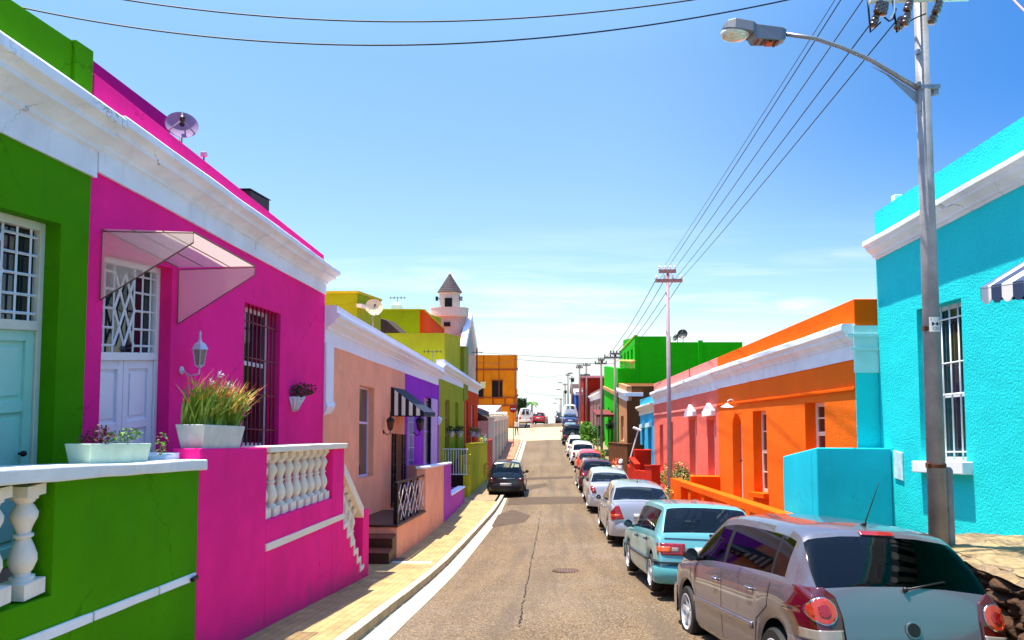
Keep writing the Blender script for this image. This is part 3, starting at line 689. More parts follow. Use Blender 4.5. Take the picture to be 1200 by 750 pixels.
EXT=mat
def far_cars():
    white=mat('white_car_paint','#e8e9ec',.25,coat=1); red=mat('orange_red_car_paint','#d0280c',.25,coat=1); mar=mat('maroon_car_paint','#5a1f22',.25,metal=.3,coat=1)
    greyr=mat('pale_cream_paint','#dedcd2',.3,coat=1); blk=mat('black_car_paint','#101114',.2,coat=1); blue=mat('blue_car_paint','#2a4478',.22,metal=.3,coat=1)
    k=dict(lod=.5)
    out=[]
    def add(label,S,y,xl,cat='car',yaw=0,zoff=0,group='cars parked along the kerb'):
        loc,p=place(y,xl,S['W'],S['L'],zoff); out.append(car(label,cat,loc,yaw,p,.03,S,group))
    add('maroon hatchback with a pale roof parked ahead of the white-silver saloon',HATCH(mar,L=3.9,W=1.64,**k),31.3,1.46)
    add('small round bright red car parked in the row before the white hatchback',HATCH(red,L=3.7,W=1.60,top=[(-1.85,.60),(-1.80,.80),(-1.70,.98),(-1.35,1.27),(-1.0,1.42),(-.2,1.49),(.35,1.42),(.85,1.02),(1.0,.95),(1.5,.82),(1.77,.68),(1.85,.5)],ws=(.42,.83),rw=(-1.70,-1.20),sw=[(-1.18,-.62),(-.55,.12),(.19,.78)],**k),39.5,1.70)
    add('white hatchback with a red number plate parked ahead of the red car',HATCH(white,L=3.8,W=1.66,pmat=RED,**k),46.8,1.62)
    add('cream white car parked just ahead of the white hatchback',HATCH(greyr,L=3.8,W=1.64,**k),51.6,1.50)
    S=HATCH(blk,L=4.2,W=1.78,r=.36,sill=.34,top=[(-2.1,.7),(-2.07,1.0),(-2.0,1.25),(-1.85,1.70),(-1.7,1.76),(-.1,1.80),(.35,1.76),(.95,1.20),(1.2,1.12),(1.75,1.05),(2.04,.9),(2.1,.6)],belt=[(-2.1,.68),(-1.8,1.10),(0,1.08),(1.1,1.02),(1.8,.95),(2.1,.6)],ws=(.4,.93),rw=(-2.03,-1.87),sw=[(-1.65,-.62),(-.55,.12),(.19,.78)],wheels=(1.35,-1.30),**k)
    add('black off-road car carrying a spare wheel on its back door',S,60.5,1.36)
    r_=out[-1]; w_=MB(); w_.lathe([(.20,-.09),(.34,-.08),(.36,0),(.34,.08),(.20,.10)],(0,-2.22,.92),n=24,axis='y'); sp=w_.build('spare_wheel',RUBBER,r_,auto=50); w2=MB(); w2.lathe([(.2,-.10),(.18,-.11)],(0,-2.22,.92),n=20,axis='y'); w2.build('wheel_cover',RIMM,sp)
    add('blue saloon parked at the far kerb in front of a white van',SEDAN(blue,L=4.3,W=1.70,**k),75.0,1.72)
    V=HATCH(white,L=4.9,W=1.9,r=.34,top=[(-2.45,.7),(-2.43,1.6),(-2.38,2.1),(-2.2,2.2),(-.1,2.22),(.9,2.18),(1.75,1.25),(2.0,1.1),(2.3,.95),(2.42,.8),(2.45,.6)],belt=[(-2.45,.66),(-2.3,1.25),(0,1.2),(1.6,1.15),(2.2,.95),(2.45,.6)],ws=(.95,1.72),rw=(-2.425,-2.39),sw=[(.15,.9)],wheels=(1.55,-1.45),mirror=(1.3,1.25),wiper=None,seats=False,**k)
    add('tall white van parked beyond the blue saloon on the right kerb',V,80.2,1.78,'van')
    add('dark car at the end of the right-hand row by the crest of the road',HATCH(mat('grey_car_paint','#3a3d42',.25,metal=.4,coat=1),L=3.9,W=1.65,**k),88.5,1.15,group=None)
    # left kerb
    S=HATCH(blk,L=3.9,W=1.62,r=.30,top=[(-1.95,.62),(-1.93,.85),(-1.88,1.02),(-1.68,1.46),(-1.58,1.52),(-.1,1.55),(.32,1.52),(.85,.98),(1.0,.93),(1.55,.84),(1.88,.72),(1.95,.5)],rw=(-1.87,-1.70),sw=[(-1.50,-.62),(-.55,.12),(.19,.76)],tum=.24,lod=.8,plate=.56,mirm=blk,rb=(.25,.60),bpaint=PLASTIC,
        lamps=[([(.56,.66),(.79,.66),(.79,.84),(.56,.84)],'tail_light',REDD,.008)],rear=[([(-.40,.80),(.40,.80),(.40,.83),(-.40,.83)],'chrome_strip',CHROME,.008)])
    S['round']=(.4,.3); S['plan']=(.1,.05)
    loc,p=place(30.6,-2.62,1.62,3.9,.02); out.append(car('black hatchback parked on the left kerb beside the yellow-green garden wall','car',loc,0,p,0,S,None))
    V2=HATCH(mat('white_van_paint','#dfe1e4',.3,coat=1),L=4.6,W=1.8,r=.33,top=[(-2.3,.7),(-2.28,1.4),(-2.2,1.85),(-2.05,1.93),(-.1,1.96),(.7,1.92),(1.5,1.2),(1.8,1.05),(2.15,.92),(2.27,.8),(2.3,.6)],belt=[(-2.3,.66),(-2.15,1.15),(0,1.1),(1.5,1.08),(2.05,.92),(2.3,.6)],ws=(.8,1.48),rw=(-2.24,-2.21),sw=[(.1,.72)],wheels=(1.5,-1.4),mirror=(1.15,1.15),wiper=None,seats=False,plate=.66,lod=.5,
        rear=[([(-.66,1.18),(-.06,1.18),(-.06,1.72),(-.60,1.72)],'door_window',GLASSD,.012),([(.06,1.18),(.66,1.18),(.60,1.72),(.06,1.72)],'door_window',GLASSD,.012)])
    loc,p=place(83.6,-3.45,1.8,4.6); out.append(car('white van with two rear door windows parked at the far left corner','van',loc,0,p,0,V2,None))
    loc,p=place(85.5,-1.62,1.64,3.9); out.append(car('red car at the far left, right beside the white van','car',loc,-.12,p,0,HATCH(mat('dark_red_car_paint','#a51d1a',.25,coat=1),**k),None))
    return out
# ---------------------------------------------------------------- ground, road, pavements
def sheet(name, m, xs, y0, y1, zf, step=.5, thick=0, build=True):
    mb=MB(); ys=[y0]; k=math.ceil(y0/step+1e-6)*step
    while k<y1-1e-6: ys.append(k); k+=step
    ys.append(y1)
    for y in ys:
        X=xs(y) if callable(xs) else xs
        for x in X: mb.v.append((x,y,zf(x,y)))
    n=len(X)
    for i in range(len(ys)-1):
        for j in range(n-1): mb.f.append([i*n+j,i*n+j+1,(i+1)*n+j+1,(i+1)*n+j]); mb.m.append(0)
    return mb
def mk(nm): 
    m=bpy.data.materials.new(nm); m.use_nodes=True; return m,m.node_tree.nodes,m.node_tree.links
def asphalt():
    m,N,L=mk('sun_worn_asphalt'); b=N['Principled BSDF']; b.inputs['Roughness'].default_value=.85; b.inputs['Specular IOR Level'].default_value=.3
    tc=N.new('ShaderNodeTexCoord')
    def noi(s,d=6,r=.6,v=None):
        n=N.new('ShaderNodeTexNoise'); n.inputs['Scale'].default_value=s; n.inputs['Detail'].default_value=d; n.inputs['Roughness'].default_value=r
        L.new(v if v is not None else tc.outputs['Object'],n.inputs['Vector']); return n.outputs['Fac']
    def ramp(f,a,b_,c,d):
        r=N.new('ShaderNodeMapRange'); r.inputs[1].default_value=a; r.inputs[2].default_value=b_; r.inputs[3].default_value=c; r.inputs[4].default_value=d; L.new(f,r.inputs[0]); return r.outputs[0]
    def mix(f,a,b_,mode='MIX'):
        x=N.new('ShaderNodeMix'); x.data_type='RGBA'; x.blend_type=mode
        if isinstance(f,float): x.inputs[0].default_value=f
        else: L.new(f,x.inputs[0])
        for i,q in((6,a),(7,b_)):
            if isinstance(q,tuple): x.inputs[i].default_value=q
            else: L.new(q,x.inputs[i])
        return x.outputs[2]
    mp=N.new('ShaderNodeMapping'); mp.inputs['Scale'].default_value=(1.2,.16,1); L.new(tc.outputs['Object'],mp.inputs[0])
    base=mix(ramp(noi(1.1,7,.65,mp.outputs[0]),.38,.66,0,1),(.088,.056,.030,1),(.150,.098,.051,1))
    base=mix(ramp(noi(.35,7,.75),.46,.62,0,.8),base,(.15,.112,.08,1))
    sp=noi(34,5,.85); base=mix(ramp(sp,.52,.62,0,.75),base,(.46,.34,.20,1)); base=mix(ramp(sp,.48,.39,0,.95),base,(.022,.015,.010,1)); sm=noi(9,4,.8); base=mix(ramp(sm,.5,.68,0,.35),base,(.10,.07,.045,1))
    mq=N.new('ShaderNodeMapping'); mq.inputs['Scale'].default_value=(2.6,.05,1); L.new(tc.outputs['Object'],mq.inputs[0]); st=noi(1,3,.5,mq.outputs[0]); base=mix(ramp(st,.50,.66,0,.6),base,(.085,.062,.043,1))
    # wheel-worn lighter track and oil-dark centre of the lane
    sx=N.new('ShaderNodeSeparateXYZ'); L.new(tc.outputs['Object'],sx.inputs[0])
    L.new(base,b.inputs['Base Color'])
    bp=N.new('ShaderNodeBump'); bp.inputs['Strength'].default_value=.5; bp.inputs['Distance'].default_value=.008; L.new(sp,bp.inputs['Height']); L.new(bp.outputs[0],b.inputs['Normal'])
    return m
def brickpave(nm,c1,c2,mort,s=1.0,rot=0):
    m,N,L=mk(nm); b=N['Principled BSDF']; b.inputs['Roughness'].default_value=.85
    tc=N.new('ShaderNodeTexCoord'); mp=N.new('ShaderNodeMapping'); mp.inputs['Rotation'].default_value=(0,0,rot); L.new(tc.outputs['Object'],mp.inputs[0])
    br=N.new('ShaderNodeTexBrick'); br.inputs['Scale'].default_value=s; br.inputs['Brick Width'].default_value=.22; br.inputs['Row Height'].default_value=.11; br.inputs['Mortar Size'].default_value=.006
    br.inputs['Color1'].default_value=c1; br.inputs['Color2'].default_value=c2; br.inputs['Mortar'].default_value=mort; br.inputs['Bias'].default_value=-.1
    L.new(mp.outputs[0],br.inputs['Vector'])
    n=N.new('ShaderNodeTexNoise'); n.inputs['Scale'].default_value=2.2; n.inputs['Detail'].default_value=7; L.new(tc.outputs['Object'],n.inputs['Vector'])
    r=N.new('ShaderNodeMapRange'); r.inputs[1].default_value=.3; r.inputs[2].default_value=.7; r.inputs[3].default_value=.72; r.inputs[4].default_value=1.15; L.new(n.outputs['Fac'],r.inputs[0])
    x=N.new('ShaderNodeMix'); x.data_type='RGBA'; x.blend_type='MULTIPLY'; x.inputs[0].default_value=1; L.new(br.outputs['Color'],x.inputs[6]); L.new(r.outputs[0],x.inputs[7]); L.new(x.outputs[2],b.inputs['Base Color'])
    bp=N.new('ShaderNodeBump'); bp.inputs['Strength'].default_value=.6; bp.inputs['Distance'].default_value=.004; bp.invert=True; L.new(br.outputs['Fac'],bp.inputs['Height']); L.new(bp.outputs[0],b.inputs['Normal'])
    return m
ASPH=asphalt()
KERBM=mat('worn_kerb_concrete','#9c8866',.85,bump=.5,bscale=50,var=.3,vscale=3,grime=.4)
KWHITE=mat('white_painted_kerb','#bdb39a',.8,bump=.5,bscale=50,var=.30,vscale=6,grime=.9)
PAVEM=brickpave('yellow_brick_paving',(.35,.235,.095,1),(.44,.305,.125,1),(.22,.15,.065,1),1.0,PI/2)
REDBRICK=brickpave('orange_brick_paving',(.46,.16,.08,1),(.54,.22,.12,1),(.3,.16,.1,1),1.0,PI/2)
EARTH=mat('dry_earth','#6e6040',.95,bump=.6,bscale=10,var=.3,vscale=.6)
SAND=mat('pale_concrete_road','#b9a27c',.9,bump=.3,bscale=40,var=.22,vscale=.7,grime=.3)
DASPH=mat('dark_road_brown','#4e3d2c',.9,bump=.5,bscale=90,var=.35,vscale=3)
IRONM=mat('rusty_cast_iron','#4e2c22',.7,metal=.2,bump=.8,bscale=70,var=.4,vscale=14)

IRONST,N,L=mk('studded_cast_iron'); b=N['Principled BSDF']; b.inputs['Roughness'].default_value=.7; b.inputs['Base Color'].default_value=(.085,.035,.022,1)
tc=N.new('ShaderNodeTexCoord'); vo=N.new('ShaderNodeTexVoronoi'); vo.inputs['Scale'].default_value=17; vo.inputs['Randomness'].default_value=0; L.new(tc.outputs['Object'],vo.inputs['Vector'])
mr=N.new('ShaderNodeMapRange'); mr.inputs[1].default_value=.2; mr.inputs[2].default_value=.5; mr.inputs[3].default_value=1; mr.inputs[4].default_value=0; L.new(vo.outputs['Distance'],mr.inputs[0])
mx=N.new('ShaderNodeMix'); mx.data_type='RGBA'; L.new(mr.outputs[0],mx.inputs[0]); mx.inputs[6].default_value=(.045,.018,.012,1); mx.inputs[7].default_value=(.20,.10,.07,1); L.new(mx.outputs[2],b.inputs['Base Color'])
bp=N.new('ShaderNodeBump'); bp.inputs['Distance'].default_value=.01; L.new(mr.outputs[0],bp.inputs['Height']); L.new(bp.outputs[0],b.inputs['Normal'])
def gz(x,y):
    if y<95: return prof(y)-.45
    return prof(y)-.45
xs=[-160,-60,-20,-8,-4,0,4,8,20,60,160]
mb=sheet('ground',EARTH,xs,-40,900,gz,step=6); struct('ground',mb,EARTH,smooth=True)
mb=sheet('road',ASPH,[-2.33,-1,0,1,2,3.0,3.62],-14,86,road); 
struct('road',mb,ASPH,smooth=True)
mb=sheet('road',ASPH,[-2.33,-1,0,1,2,3.0,3.62],86,190,lambda x,y:road(x,y)); struct('far_road',mb,ASPH,smooth=True)
mb=sheet('crossing',SAND,[-5,-2.3,0,2,3.6,6],65.6,76.5,lambda x,y:road(x,y)+.008); struct('side_road',mb,SAND,smooth=True)
# darker shapes laid just above the road surface
def patch(name,pts,dz=.004):
    bm=bmesh.new(); vs=[bm.verts.new((x,y,0)) for x,y in pts]; bm.faces.new(vs); bmesh.ops.triangulate(bm,faces=bm.faces)
    for _ in range(4):
        bmesh.ops.subdivide_edges(bm,edges=bm.edges,cuts=1); bmesh.ops.triangulate(bm,faces=bm.faces)
    for v in bm.verts: v.co.z=road(v.co.x,v.co.y)+dz
    me=bpy.data.meshes.new(name); bm.to_mesh(me); bm.free(); me.materials.append(DASPH); o=bpy.data.objects.new(name,me); COL.objects.link(o); o['kind']='structure'; return o
def gp(px,py,X0=0):
    """street point (x,y) under a pixel"""
    d=U(px,py,Y=1.0); lo,hi=1,90
    for _ in range(60):
        mid=(lo+hi)/2
        if d.z*mid>road(d.x*mid,mid): lo=mid
        else: hi=mid
    return (d.x*lo,lo)
patch('dark_road_patch',[gp(567,609),gp(600,597),gp(622,604),gp(615,612),gp(578,618)])
patch('dark_road_patch',[gp(598,583),gp(688,582),gp(690,590),gp(594,592)])
patch('dark_road_patch',[gp(609,571),gp(640,566),gp(642,570),gp(616,575)])
patch('dark_road_patch',[gp(592,560.5),gp(672,558),gp(672,560.5),gp(620,562.5)],.006)
# crack down the lane
cm=MB(); rd=random.Random(3); pts=[]
for i in range(90):
    t=i/89; px=617+(632-617)*t+0; py=735-(735-596)*t
    x,y=gp(617-9*(1-t)+18*t,py); pts.append((x+rd.gauss(0,.012),y))
for i in range(len(pts)-1):
    if rd.random()<.12: continue
    (xa,ya),(xb,yb)=pts[i],pts[i+1]; w=rd.uniform(.006,.016)
    cm.add([(xa-w,ya,road(xa,ya)+.005),(xa+w,ya,road(xa,ya)+.005),(xb+w*.8,yb,road(xb,yb)+.005),(xb-w*.8,yb,road(xb,yb)+.005)],[(0,1,2,3)])
struct('road_crack',cm,DARK)
# painted mark on the road
# manhole covers
def manhole(px,py,r,label,rect=None,zf=road):
    x,y=gp(px,py)
    if rect: 
        x,y=rect
    z=zf(x,y); sl=math.atan((prof(y+.5)-prof(y-.5)))
    t=thing('manhole_cover',label,'manhole cover',(x,y,z+.006),world=False); t.rotation_euler=(sl,0,0)
    m=MB()
    if r: m.lathe([(r+.07,-.02),(r+.07,.004),(r+.015,.006),(r+.012,0)],(0,0,0),n=40); m.build('ring',KERBM if 0 else DASPH,t,auto=30); m=MB(); m.lathe([(r,-.02),(r,.006),(r-.02,.009),(.01,.009)],(0,0,0),n=40)
    else: m.box((0,0,0),(.62,.42,.02))
    pl=m.build('plate',IRONST,t,auto=30)
# grit and dry leaves gathered in the gutter
rd=random.Random(21); lt=MB()
for i in range(1500):
    y=rd.uniform(2,34); side=rd.random()<.6
    x=(-2.24+bend(y)+abs(rd.gauss(0,.10))) if side else rd.uniform(-1.9,3.4)
    if not side and rd.random()<.6: continue
    s_=rd.uniform(.006,.017); z=road(x,y)+.013; a=rd.uniform(0,6.28); c_,d_=math.cos(a)*s_,math.sin(a)*s_
    lt.add([(x-c_,y-d_,z),(x+d_*.6,y-c_*.6,z+.004),(x+c_,y+d_,z+.001),(x-d_*.6,y+c_*.6,z+.005)],[(0,1,2,3)],rd.choice([0,0,1]))
o=lt.build('gutter_litter',[mat('dry_leaf','#5a3d1c',.9),mat('pale_grit','#a09078',.9)],None,fix=False); tag(o,'dry leaves and grit scattered over the road and gutter','litter',kind='stuff')
manhole(665,669,.24,'round rusty manhole cover in the middle of the road')
def pv(px,py):
    d=U(px,py,Y=1.0); lo,hi=1,60
    for _ in range(50):
        mid=(lo+hi)/2
        if d.z*mid>pave(mid): lo=mid
        else: hi=mid
    return (d.x*lo,lo)
manhole(0,0,0,'rectangular rusty cover set in the yellow brick pavement',rect=pv(463,656),zf=lambda x,y:pave(y))
# left pavement, kerb and white gutter strip
mb=sheet('p',PAVEM,lambda y:[-6.0,-3.2,-2.38+bend(y)],-10,28.6,lambda x,y:pave(y)); struct('left_pavement',mb,PAVEM,smooth=True)
mb=sheet('p',KERBM,lambda y:[-6.0,-3.2,-2.50+bend(y)],28.6,50,lambda x,y:pave(y)); struct('left_pavement',mb,mat('worn_paving','#8d7a5c',.9,bump=.4,bscale=40,var=.3,vscale=2,grime=.4),smooth=True)
mb=sheet('p',REDBRICK,[-6.0,-3.2,-2.45],50,66,lambda x,y:pave(y)); struct('left_pavement',mb,REDBRICK,smooth=True)
mb=sheet('p',SAND,[-12.0,-3.2,-2.45],76.6,92,lambda x,y:pave(y)-.05); struct('left_pavement',mb,SAND,smooth=True)
rd=random.Random(5)
ks=MB(); kw=MB(); y=-9.0
while y<66:
    L_=.9 if y<30 else 2; y1=min(66,y+L_); a=pave(y)+.012; b=pave(y1)+.012; g=.010; j=rd.uniform(-.004,.004)
    for (mbx,x0,x1,zl,zh) in((ks,-2.40,-2.255,-.4,-.014),(kw,-2.385,-2.252+j,-.013,.0)):
        f=lin((y,a),(y1,b))
        za,zb2_,zc_,zd_=off(f,zl)(y+g),off(f,zl)(y1-g),off(f,zh)(y+g),off(f,zh)(y1-g); b0,b1_=bend(y+g),bend(y1-g)
        mbx.add([(x0+b0,y+g,za),(x1+b0,y+g,za),(x1+b1_,y1-g,zb2_),(x0+b1_,y1-g,zb2_),(x0+b0,y+g,zc_),(x1+b0,y+g,zc_),(x1+b1_,y1-g,zd_),(x0+b1_,y1-g,zd_)],[(0,3,2,1),(4,5,6,7),(0,1,5,4),(1,2,6,5),(2,3,7,6),(3,0,4,7)])
    y=y1
o=struct('kerb',ks,KERBM); o=struct('kerb_paint',kw,KWHITE)
mb=sheet('g',KWHITE,lambda y:[-2.28+bend(y),-1.91+bend(y)],-9,66,lambda x,y:road(-1.92,y)+.008); struct('gutter',mb,KWHITE)
# slab joint and pale slabs by the first steps
sl=MB(); yj=pv(400,659)[1]; f=lin((yj,pave(yj)+.004),(yj+1,pave(yj+1)+.004)); sl.hexa(-3.6,-2.52,yj,yj+.32,off(f,-.05),f); struct('pavement_slab',sl,mat('grey_concrete','#b3aea2',.85,bump=.3,bscale=50,var=.15,vscale=3,grime=.3))
# right kerb and narrow pavement
mb=sheet('p',KERBM,[3.74,4.4,5.4],9.7,92,lambda x,y:road(3.6,y)+.12); struct('right_pavement',mb,mat('worn_paving','#8d7a5c',.9),smooth=True)
ks=MB(); y=-8
while y<92:
    y1=y+1.0; f=lin((y,road(3.6,y)+.13),(y1,road(3.6,y1)+.13)); ks.hexa(3.60,3.75,y+.005,y1-.005,off(f,-.4),f); y=y1
struct('kerb',ks,KERBM)
# ---------------------------------------------------------------- left side of the street
XF=-4.6; XT=-3.4; LG=-1
GREEN=stucco('leaf_green_stucco','#479000',splash=.7); MAG=stucco('magenta_stucco','#ff288e',bump=.4,splash=.6); PEACH=stucco('peach_stucco','#ffb28c',splash=.4); PURPLE=stucco('purple_stucco','#9a36c4')
OLIVE=stucco('olive_lime_stucco','#a5ab2c'); REDO=stucco('orange_red_stucco','#d8400f'); YELL=stucco('acid_yellow_stucco','#bdb82a'); LIME=stucco('lime_stucco','#8fa016'); SALMON=stucco('salmon_stucco','#f08a70')
PINKD=stucco('deep_pink_stucco','#c90d62'); MAGD=stucco('violet_stucco','#93107c'); ORNG=stucco('amber_orange_stucco','#f28a18'); PPINK=stucco('pale_pink_stucco','#dfb3a4'); PURP2=stucco('orchid_stucco','#b14fb4')
MINT=mat('mint_door_paint','#a5dcc8',.4,var=.08,vscale=3,grime=.2); WDOOR=mat('white_door_paint','#eeeef6',.4,var=.06,vscale=3,grime=.15)
DRED=mat('dark_red_iron','#7d1026',.5); CORNM=mat('white_cornice_plaster','#eaf0f8',.75,bump=.4,bscale=22,var=.14,vscale=1.6,grime=.45,crack=.8)
PEACHCOR=mat('clean_white_cornice','#eef2fa',.75,bump=.2,bscale=30,var=.05,vscale=1.5,grime=.12)

# ---- green house
yM=P(107,200,XF)[0]
h=thing('row_house','leaf green house at the left edge with mint panelled door and white cornice','house',(XF,4,-2))
yd=P(66,420,XF)[0]; po=opz(yd-1.33,yd,-1.78,1.27); mb=MB()
facade(mb,XF,LG,0.5,yM,-4.6,1.95,[po],.32); mb.build('wall',GREEN,h)
body(h,XF,LG,0.5,yM,-4.6,2.9,8,GREEN,.32)
mb=MB(); mb.hexa(XF-.30,XF-.02,0.5,P(88,45,XF)[0],1.96,3.10); mb.hexa(XF-.30,XF+.01,P(88,45,XF)[0],P(109,60,XF)[0],1.96,3.115); mb.build('parapet',GREEN,h,bevel=.01)
gct=plin((0,34),(110,112),-4.3); gcb=plin((0,155),(107,207),XF)
cornice(h,XF,LG,0.5,P(112,150,XF)[0],gcb,gct,CORNM)
# raised surround at the right of the door
dz=.25
d=panel_door(h,XF,LG,opz(yd-1.25,yd-.06,-1.78,dz),.17,MINT,1,3)
mb=MB(); x0=XF-.15; x1=XF-.22
mb.hexa(x0,x1,yd-.06,yd,-1.78,1.27); mb.hexa(x0,x1,yd-1.33,yd-1.25,-1.78,1.27); mb.hexa(x0+.015,x1,yd-1.25,yd-.06,dz,dz+.09); mb.hexa(x0+.002,x1,yd-1.25,yd-.06,1.19,1.27)
f=mb.build('door_frame',mat('cream_frame_paint','#d9d6c2',.5,var=.1,vscale=4,grime=.3),h,bevel=.005)
def transom(par,x,ya,yb,za,zb_):
    """white lattice light above a front door: grid with a star of diagonals"""
    m=MB(); w=yb-ya; hh=zb_-za
    for t in(.06,.2,.34,.66,.80,.94): m.bar((x,ya+w*t,za),(x,ya+w*t,zb_),.013,4)
    for t in(.08,.28,.5,.72,.92): m.bar((x+.006,ya,za+hh*t),(x+.006,ya+w*.34,za+hh*t),.013,4); m.bar((x+.006,ya+w*.66,za+hh*t),(x+.006,yb,za+hh*t),.013,4)
    for a,b in(((.34,.08),(.66,.92)),((.34,.92),(.66,.08)),((.34,.5),(.5,.92)),((.5,.92),(.66,.5)),((.34,.5),(.5,.08)),((.5,.08),(.66,.5))):
        m.bar((x+.01,ya+w*a[0],za+hh*a[1]),(x+.01,ya+w*b[0],za+hh*b[1]),.017,4)
    tl=m.build('transom_lattice',WFRAME,par)
    m=MB(); m.hexa(x-.04,x-.05,ya,yb,za,zb_); m.build('pane',GLASSD,tl)
transom(h,XF-.19,yd-1.25,yd-.06,dz+.09,1.19)
# ---- magenta house
yP=P(380,400,XF)[0]
h=thing('row_house','magenta pink house with white door, clear door canopy and barred window','house',(XF,10,-3))
mcb=plin((110,200),(380,345),XF); mct=plin((133,125),(390,312),-4.3)
m0,m1_=P(119,400,XF)[0],P(200,400,XF)[0]; mdo=opz(m0,m1_,-2.2,1.10)
w1=op(XF,(287,353.6),(329,368),523)
mb=MB(); facade(mb,XF,LG,yM+.002,yP,-5.2,off(mcb,.05),[mdo,w1],.32); mb.build('wall',MAG,h)
body(h,XF,LG,yM,yP,-5.2,off(mct,.0),8,MAG,.32)
mb=MB(); mpt=plin((110,85),(377,297),XF); mb.hexa(XF-.28,XF+.0,yM,yP-.1,off(mct,-.1),mpt); mb.build('parapet',MAG,h,bevel=.01)
cornice(h,XF,LG,P(112,150,XF)[0]+.02,yP-.02,mcb,mct,CORNM)
mb=MB(); rr=plin((110,71),(197,137),-5.1); mb.hexa(-6.6,-5.1,P(100,66,-5.1)[0],P(200,139,-5.1)[0],2.0,rr); mb.build('roof_room',MAGD,h,bevel=.01)
panel_door(h,XF,LG,opz(m0+.07,m1_-.07,-2.2,-.03),.17,WDOOR,2,3)
mb=MB(); 
for a,b in((m0,m0+.07),(m1_-.07,m1_)): mb.hexa(x0,x1,a,b,-2.2,1.10)
mb.hexa(x0+.02,x1,m0+.07,m1_-.07,-.03,.06); mb.hexa(x0+.002,x1,m0+.07,m1_-.07,1.03,1.10); mb.build('door_frame',WFRAME,h,bevel=.005)
transom(h,XF-.19,m0+.07,m1_-.07,.06,1.03)
window(h,XF,LG,w1,.24,.07,1,2,split=[.60])
b_=bars(h,XF-.05,w1[0]+.02,w1[1]-.02,w1[2],w1[3],9,4,DRED,.013)
# door canopy of clear sheet
POLY=bpy.data.materials.new('clear_polycarbonate'); POLY.use_nodes=True; N_=POLY.node_tree.nodes; L_=POLY.node_tree.links; N_.clear()
o_=N_.new('ShaderNodeOutputMaterial'); t_=N_.new('ShaderNodeBsdfTransparent'); t_.inputs[0].default_value=(.93,.90,.86,1); d_=N_.new('ShaderNodeBsdfDiffuse'); d_.inputs[0].default_value=(.85,.80,.70,1); tl_=N_.new('ShaderNodeBsdfTranslucent'); tl_.inputs[0].default_value=(.9,.85,.75,1)
m1=N_.new('ShaderNodeMixShader'); m2=N_.new('ShaderNodeMixShader'); m1.inputs[0].default_value=.5; m2.inputs[0].default_value=.42
L_.new(d_.outputs[0],m1.inputs[1]); L_.new(tl_.outputs[0],m1.inputs[2]); L_.new(t_.outputs[0],m2.inputs[1]); L_.new(m1.outputs[0],m2.inputs[2]); L_.new(m2.outputs[0],o_.inputs[0])
cn=thing('door_canopy','clear polycarbonate canopy on brackets over the white door of the magenta house','canopy',(XF,7.8,1.2))
ya,yb=P(118,300,XF)[0],P(208,350,XF)[0]; xo=U(227,273,Y=ya).x; zw0=P(118,271,XF)[1]; zl0=P(118,352,XF)[1]; zw1=P(208,316,XF)[1]; zl1=P(208,380,XF)[1]; zo0=U(227,273,Y=ya).z; zo1=U(299,313,Y=yb).z
mb=MB(); mb.add([(XF,ya,zw0+.03),(XF,yb,zw1+.03),(xo,yb,zo1+.01),(xo,ya,zo0+.01)],[(0,1,2,3)]); r=mb.build('roof_sheet',POLY,cn,fix=False)
for y,z0,z1,zo in((ya,zl0,zw0,zo0),(yb,zl1,zw1,zo1)):
    mb=MB(); mb.add([(XF+.01,y,z0),(XF+.01,y,z1),(xo,y,zo),(xo,y,zo-.10)],[(0,1,2,3)]); mb.build('side_sheet',POLY,cn,fix=False)
FRM=mat('bronze_frame','#6b5148',.4,metal=.5); mb=MB()
for y,z0,z1,zo in((ya,zl0,zw0,zo0),(yb,zl1,zw1,zo1)): mb.path([(XF+.01,y,z0),(XF+.01,y,z1),(xo,y,zo),(xo,y,zo-.10),(XF+.01,y,z0)],.007,6)
for t in(0,1/3,2/3,1):
    x=XF+(xo-XF)*t; mb.bar((x,ya,zw0+.03+(zo0-zw0-.02)*t),(x,yb,zw1+.03+(zo1-zw1-.02)*t),.006 if 0<t<1 else .009,6)
mb.build('frame',FRM,cn)
# wall lantern
def lantern(x,y,z,m,lab,s=1.0,wallx=XF,glassm=None):
    t=thing('wall_lantern',lab,'lantern',(wallx,y,z))
    a=MB(); sg=1 if x>wallx else -1
    a.lathe([(.05*s,0),(.055*s,sg*.012),(.03*s,sg*.03)],(wallx,y,z-.06*s),n=14,axis='x')
    a.path([(wallx+sg*.02,y,z-.06*s),(wallx+(x-wallx)*.5,y,z-.13*s),(x,y,z-.10*s),(x,y,z-.02*s)],.011*s,8); a.build('bracket',m,t,smooth=True)
    a=MB(); a.lathe([(.02*s,-.03*s),(.06*s,.0),(.055*s,.01*s)],(x,y,z),n=6); a.lathe([(.095*s,.20*s),(.11*s,.205*s),(.075*s,.27*s),(.03*s,.30*s),(.018*s,.33*s),(.012*s,.38*s),(.022*s,.39*s),(.004,.44*s)],(x,y,z),n=6)
    for i in range(6):
        an=2*PI*i/6; a.bar((x+.055*s*math.cos(an),y+.055*s*math.sin(an),z+.005),(x+.09*s*math.cos(an),y+.09*s*math.sin(an),z+.205*s),.006*s,4)
    a.build('lamp_cage',m,t)
    a=MB(); a.lathe([(.048*s,.008),(.082*s,.2*s)],(x,y,z),n=6); a.build('lamp_glass',glassm or mat('lamp_glass','#8e7f72',.15,spec=.8),t)
lantern(-4.36,P(212,427,XF)[0],-.10,mat('white_lamp_metal','#cfc8dc',.4,metal=.2),'white hexagonal wall lantern on the magenta wall right of the door',1.0)
